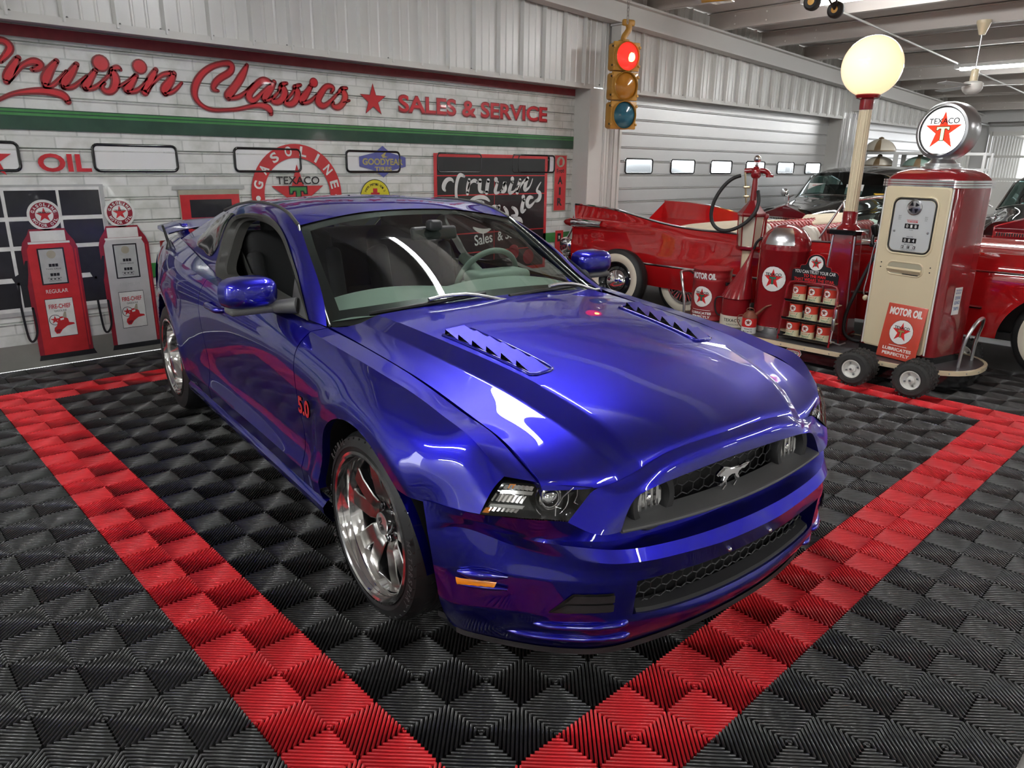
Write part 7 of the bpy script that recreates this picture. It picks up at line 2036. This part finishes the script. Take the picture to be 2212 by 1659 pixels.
# ---------------------------------------------------------------- shelf of stained glass shades
defm('shelf_white', (.60, .60, .58), .5)
def shelf_unit(x, y, w, h, label):
    t = empty('shelf_unit', (x, y, 0), 0, label, 'shelf')
    for sx in (-.2, .2):
        for sy in (-1, 1):
            b = MB(); b.box((sx, sy * w / 2, h / 2), (.04, .04, h)); b.build('post', 'shelf_white', t, smooth=0)
    for z in (h - .28, h - .02, .9, .4):
        b = MB(); b.box((0, 0, z), (.45, w, .045)); b.build('shelf_board', 'shelf_white', t, smooth=0)
    return t
shelf_unit(14.1, 4.70, .68, 1.834, 'white steel shelf unit with a stained glass shade on its top board')
shelf_unit(14.1, 3.98, .68, 1.825, 'white steel shelf unit standing between two other white shelves')
shelf_unit(14.1, 3.25, .68, 1.815, 'white steel shelf unit behind the round star sign')
defm('shade_brown', (.15, .10, .05), .3); defm('shade_pale', (.50, .46, .38), .35); defm('shade_green', (.16, .24, .20), .35)
def shade(x, y, z, r, h, m1, m2, label):
    t = empty('stained_glass_dome', (x, y, z), 0, label, 'lamp shade', 'stained glass shades on the shelves')
    b = MB()
    prof = [(r, 0), (r * 1.01, .02), (r * .93, h * .35), (r * .72, h * .68), (r * .42, h * .9), (r * .15, h)]
    n = 32; ang = 2 * PI * np.arange(n) / n
    P = np.array([[(q * math.cos(a), q * math.sin(a), z_) for a in ang] for q, z_ in prof])
    mi = [0 if (i == 0 or j % 8 in (0, 1)) else 1 for i in range(len(prof) - 1) for j in range(n)]
    b.grid(P, mi, closev=True); b.build('glass_dome', [m1, m2], t, smooth=50)
    b = MB(); b.lathe([(r * .15, h - .01), (r * .17, h + .015), (.02, h + .03), (.0005, h + .035)], 16, 0); b.build('cap', m1, t)
shade(14.1, 4.72, 1.838, .28, .23, 'shade_brown', 'shade_pale', 'pale domed stained glass shade on top of the white shelf')
shade(14.1, 4.70, 1.578, .27, .18, 'shade_brown', 'shade_pale', 'brown domed shade on the board below the topmost shade')
shade(14.1, 3.99, 1.569, .28, .19, 'shade_brown', 'shade_green', 'greenish domed shade on the middle white shelf')

# ---------------------------------------------------------------- east wall with glazed overhead door
b = MB()
XE = 21.0
for y0, y1, z0, z1 in ((4.72, GY, 0, 3.2), (-16, -.9, 0, 3.4), (-.9, 4.72, 2.45, 3.2)): b.box((XE, (y0 + y1) / 2, (z0 + z1) / 2), (.06, y1 - y0, z1 - z0))
tag(b.build('wall_east', 'galv', smooth=0), kind='structure')
b = MB()
for y in np.linspace(-.9, 4.72, 7): b.box((XE, y, 1.2), (.08, .07, 2.5))
for z, h in ((2.40, .10), (1.86, .06), (1.32, .07), (.62, 1.3)): b.box((XE, 1.9, z), (.08, 5.6, h))
tag(b.build('door_4', 'trim', smooth=0), kind='structure')
b = MB(); b.cyl((XE - .15, 4.8, 2.62), (XE - .15, -1, 2.62), .05, mi=0); b.tube([(XE - .12, 4.76, .0), (XE - .12, 4.76, 2.4), (XE - .3, 4.76, 2.6), (XE - 2.5, 4.76, 2.62)], .03, 8); tag(b.build('door_track', 'steel', smooth=40), 'steel roller tube and track of the far glazed door', 'door track')

# ---------------------------------------------------------------- hanging toy plane
paint('plane_yellow', (.62, .30, .015), metal=0.0, flake=False)
PL = empty('model_airplane', (5.56, 2.1, 2.98), -PI / 2, 'large yellow high wing model plane hung from the roof, black tires', 'model plane')
b = MB()
fs_ = [(.38, .02, .03), (.34, .06, .06), (.22, .085, .09), (.0, .085, .11), (-.3, .07, .09), (-.7, .045, .055), (-1.15, .015, .03)]
b.grid(np.array([[(x, w * math.copysign(abs(math.cos(a)) ** .6, math.cos(a)), .02 * (x < -.3) + h * math.copysign(abs(math.sin(a)) ** .6, math.sin(a))) for a in np.linspace(0, 2 * PI, 20, endpoint=False)] for x, w, h in fs_]), 0, closev=True)
b.build('fuselage', 'plane_yellow', PL, smooth=50)
b = MB()
sec = [(.16, .0), (.12, .018), (.02, .028), (-.16, .006), (-.16, 0), (.0, -.004)]
b.grid(np.array([[(x * k - (1 - k) * .02, y, .125 + z * k) for x, z in sec] for y, k in ((-1.12, .3), (-1.05, .85), (-.9, 1), (.9, 1), (1.05, .85), (1.12, .3))]), 0, closev=True); b.build('wing', 'plane_yellow', PL, smooth=40)
b = MB(); b.rbox((-1.10, 0, .03), (.20, .62, .012), .004); b.rbox((-1.13, 0, .13), (.18, .012, .2), .004); b.build('tail', 'plane_yellow', PL, smooth=30)
for s in (-1, 1):
    b = MB(); b.cyl((.02, s * .07, -.08), (.05, s * .72, .12), .009, n=8); b.cyl((-.12, s * .07, -.08), (-.08, s * .72, .12), .007, n=8); b.build('wing_strut', 'plane_yellow', PL)
    b = MB(); b.tube([(.10, s * .06, -.06), (.02, s * .19, -.18)], .009, 6); b.tube([(-.02, s * .06, -.06), (.02, s * .19, -.18)], .009, 6); b.build('landing_leg', 'black', PL)
    w_ = bpy.data.objects.new('wheel', None); COL.objects.link(w_); w_.parent = PL; w_.matrix_local = Matrix.Translation((.02, s * .215, -.18)) @ Euler((PI / 2, 0, 0)).to_matrix().to_4x4()
    b = MB(); b.lathe([(.028, -.028), (.05, -.034), (.066, -.018), (.066, .018), (.05, .034), (.028, .028)], 28, 0); b.build('tire', 'rubber', w_, smooth=50)
    b = MB(); b.lathe([(.0005, -.030), (.028, -.029), (.028, .029), (.0005, .030)], 20, 0, caps=False); b.build('hub', 'plane_yellow', w_, smooth=30)
b = MB(); b.box((.40, 0, 0), (.012, .42, .035), rot=(.5, 0, 0)); b.lathe([(.03, 0), (.02, .03), (.0005, .045)], 14, 0, FRONT(.385, 0, 0)); b.build('propeller', 'black', PL)
b = MB()
for x, y in ((.05, -.5), (.05, .5), (-.9, 0)): b.cyl((x, y, .13 if x > 0 else .05), (x, y, .60), .002, n=5)
b.build('hanging_wire', 'steel', PL)
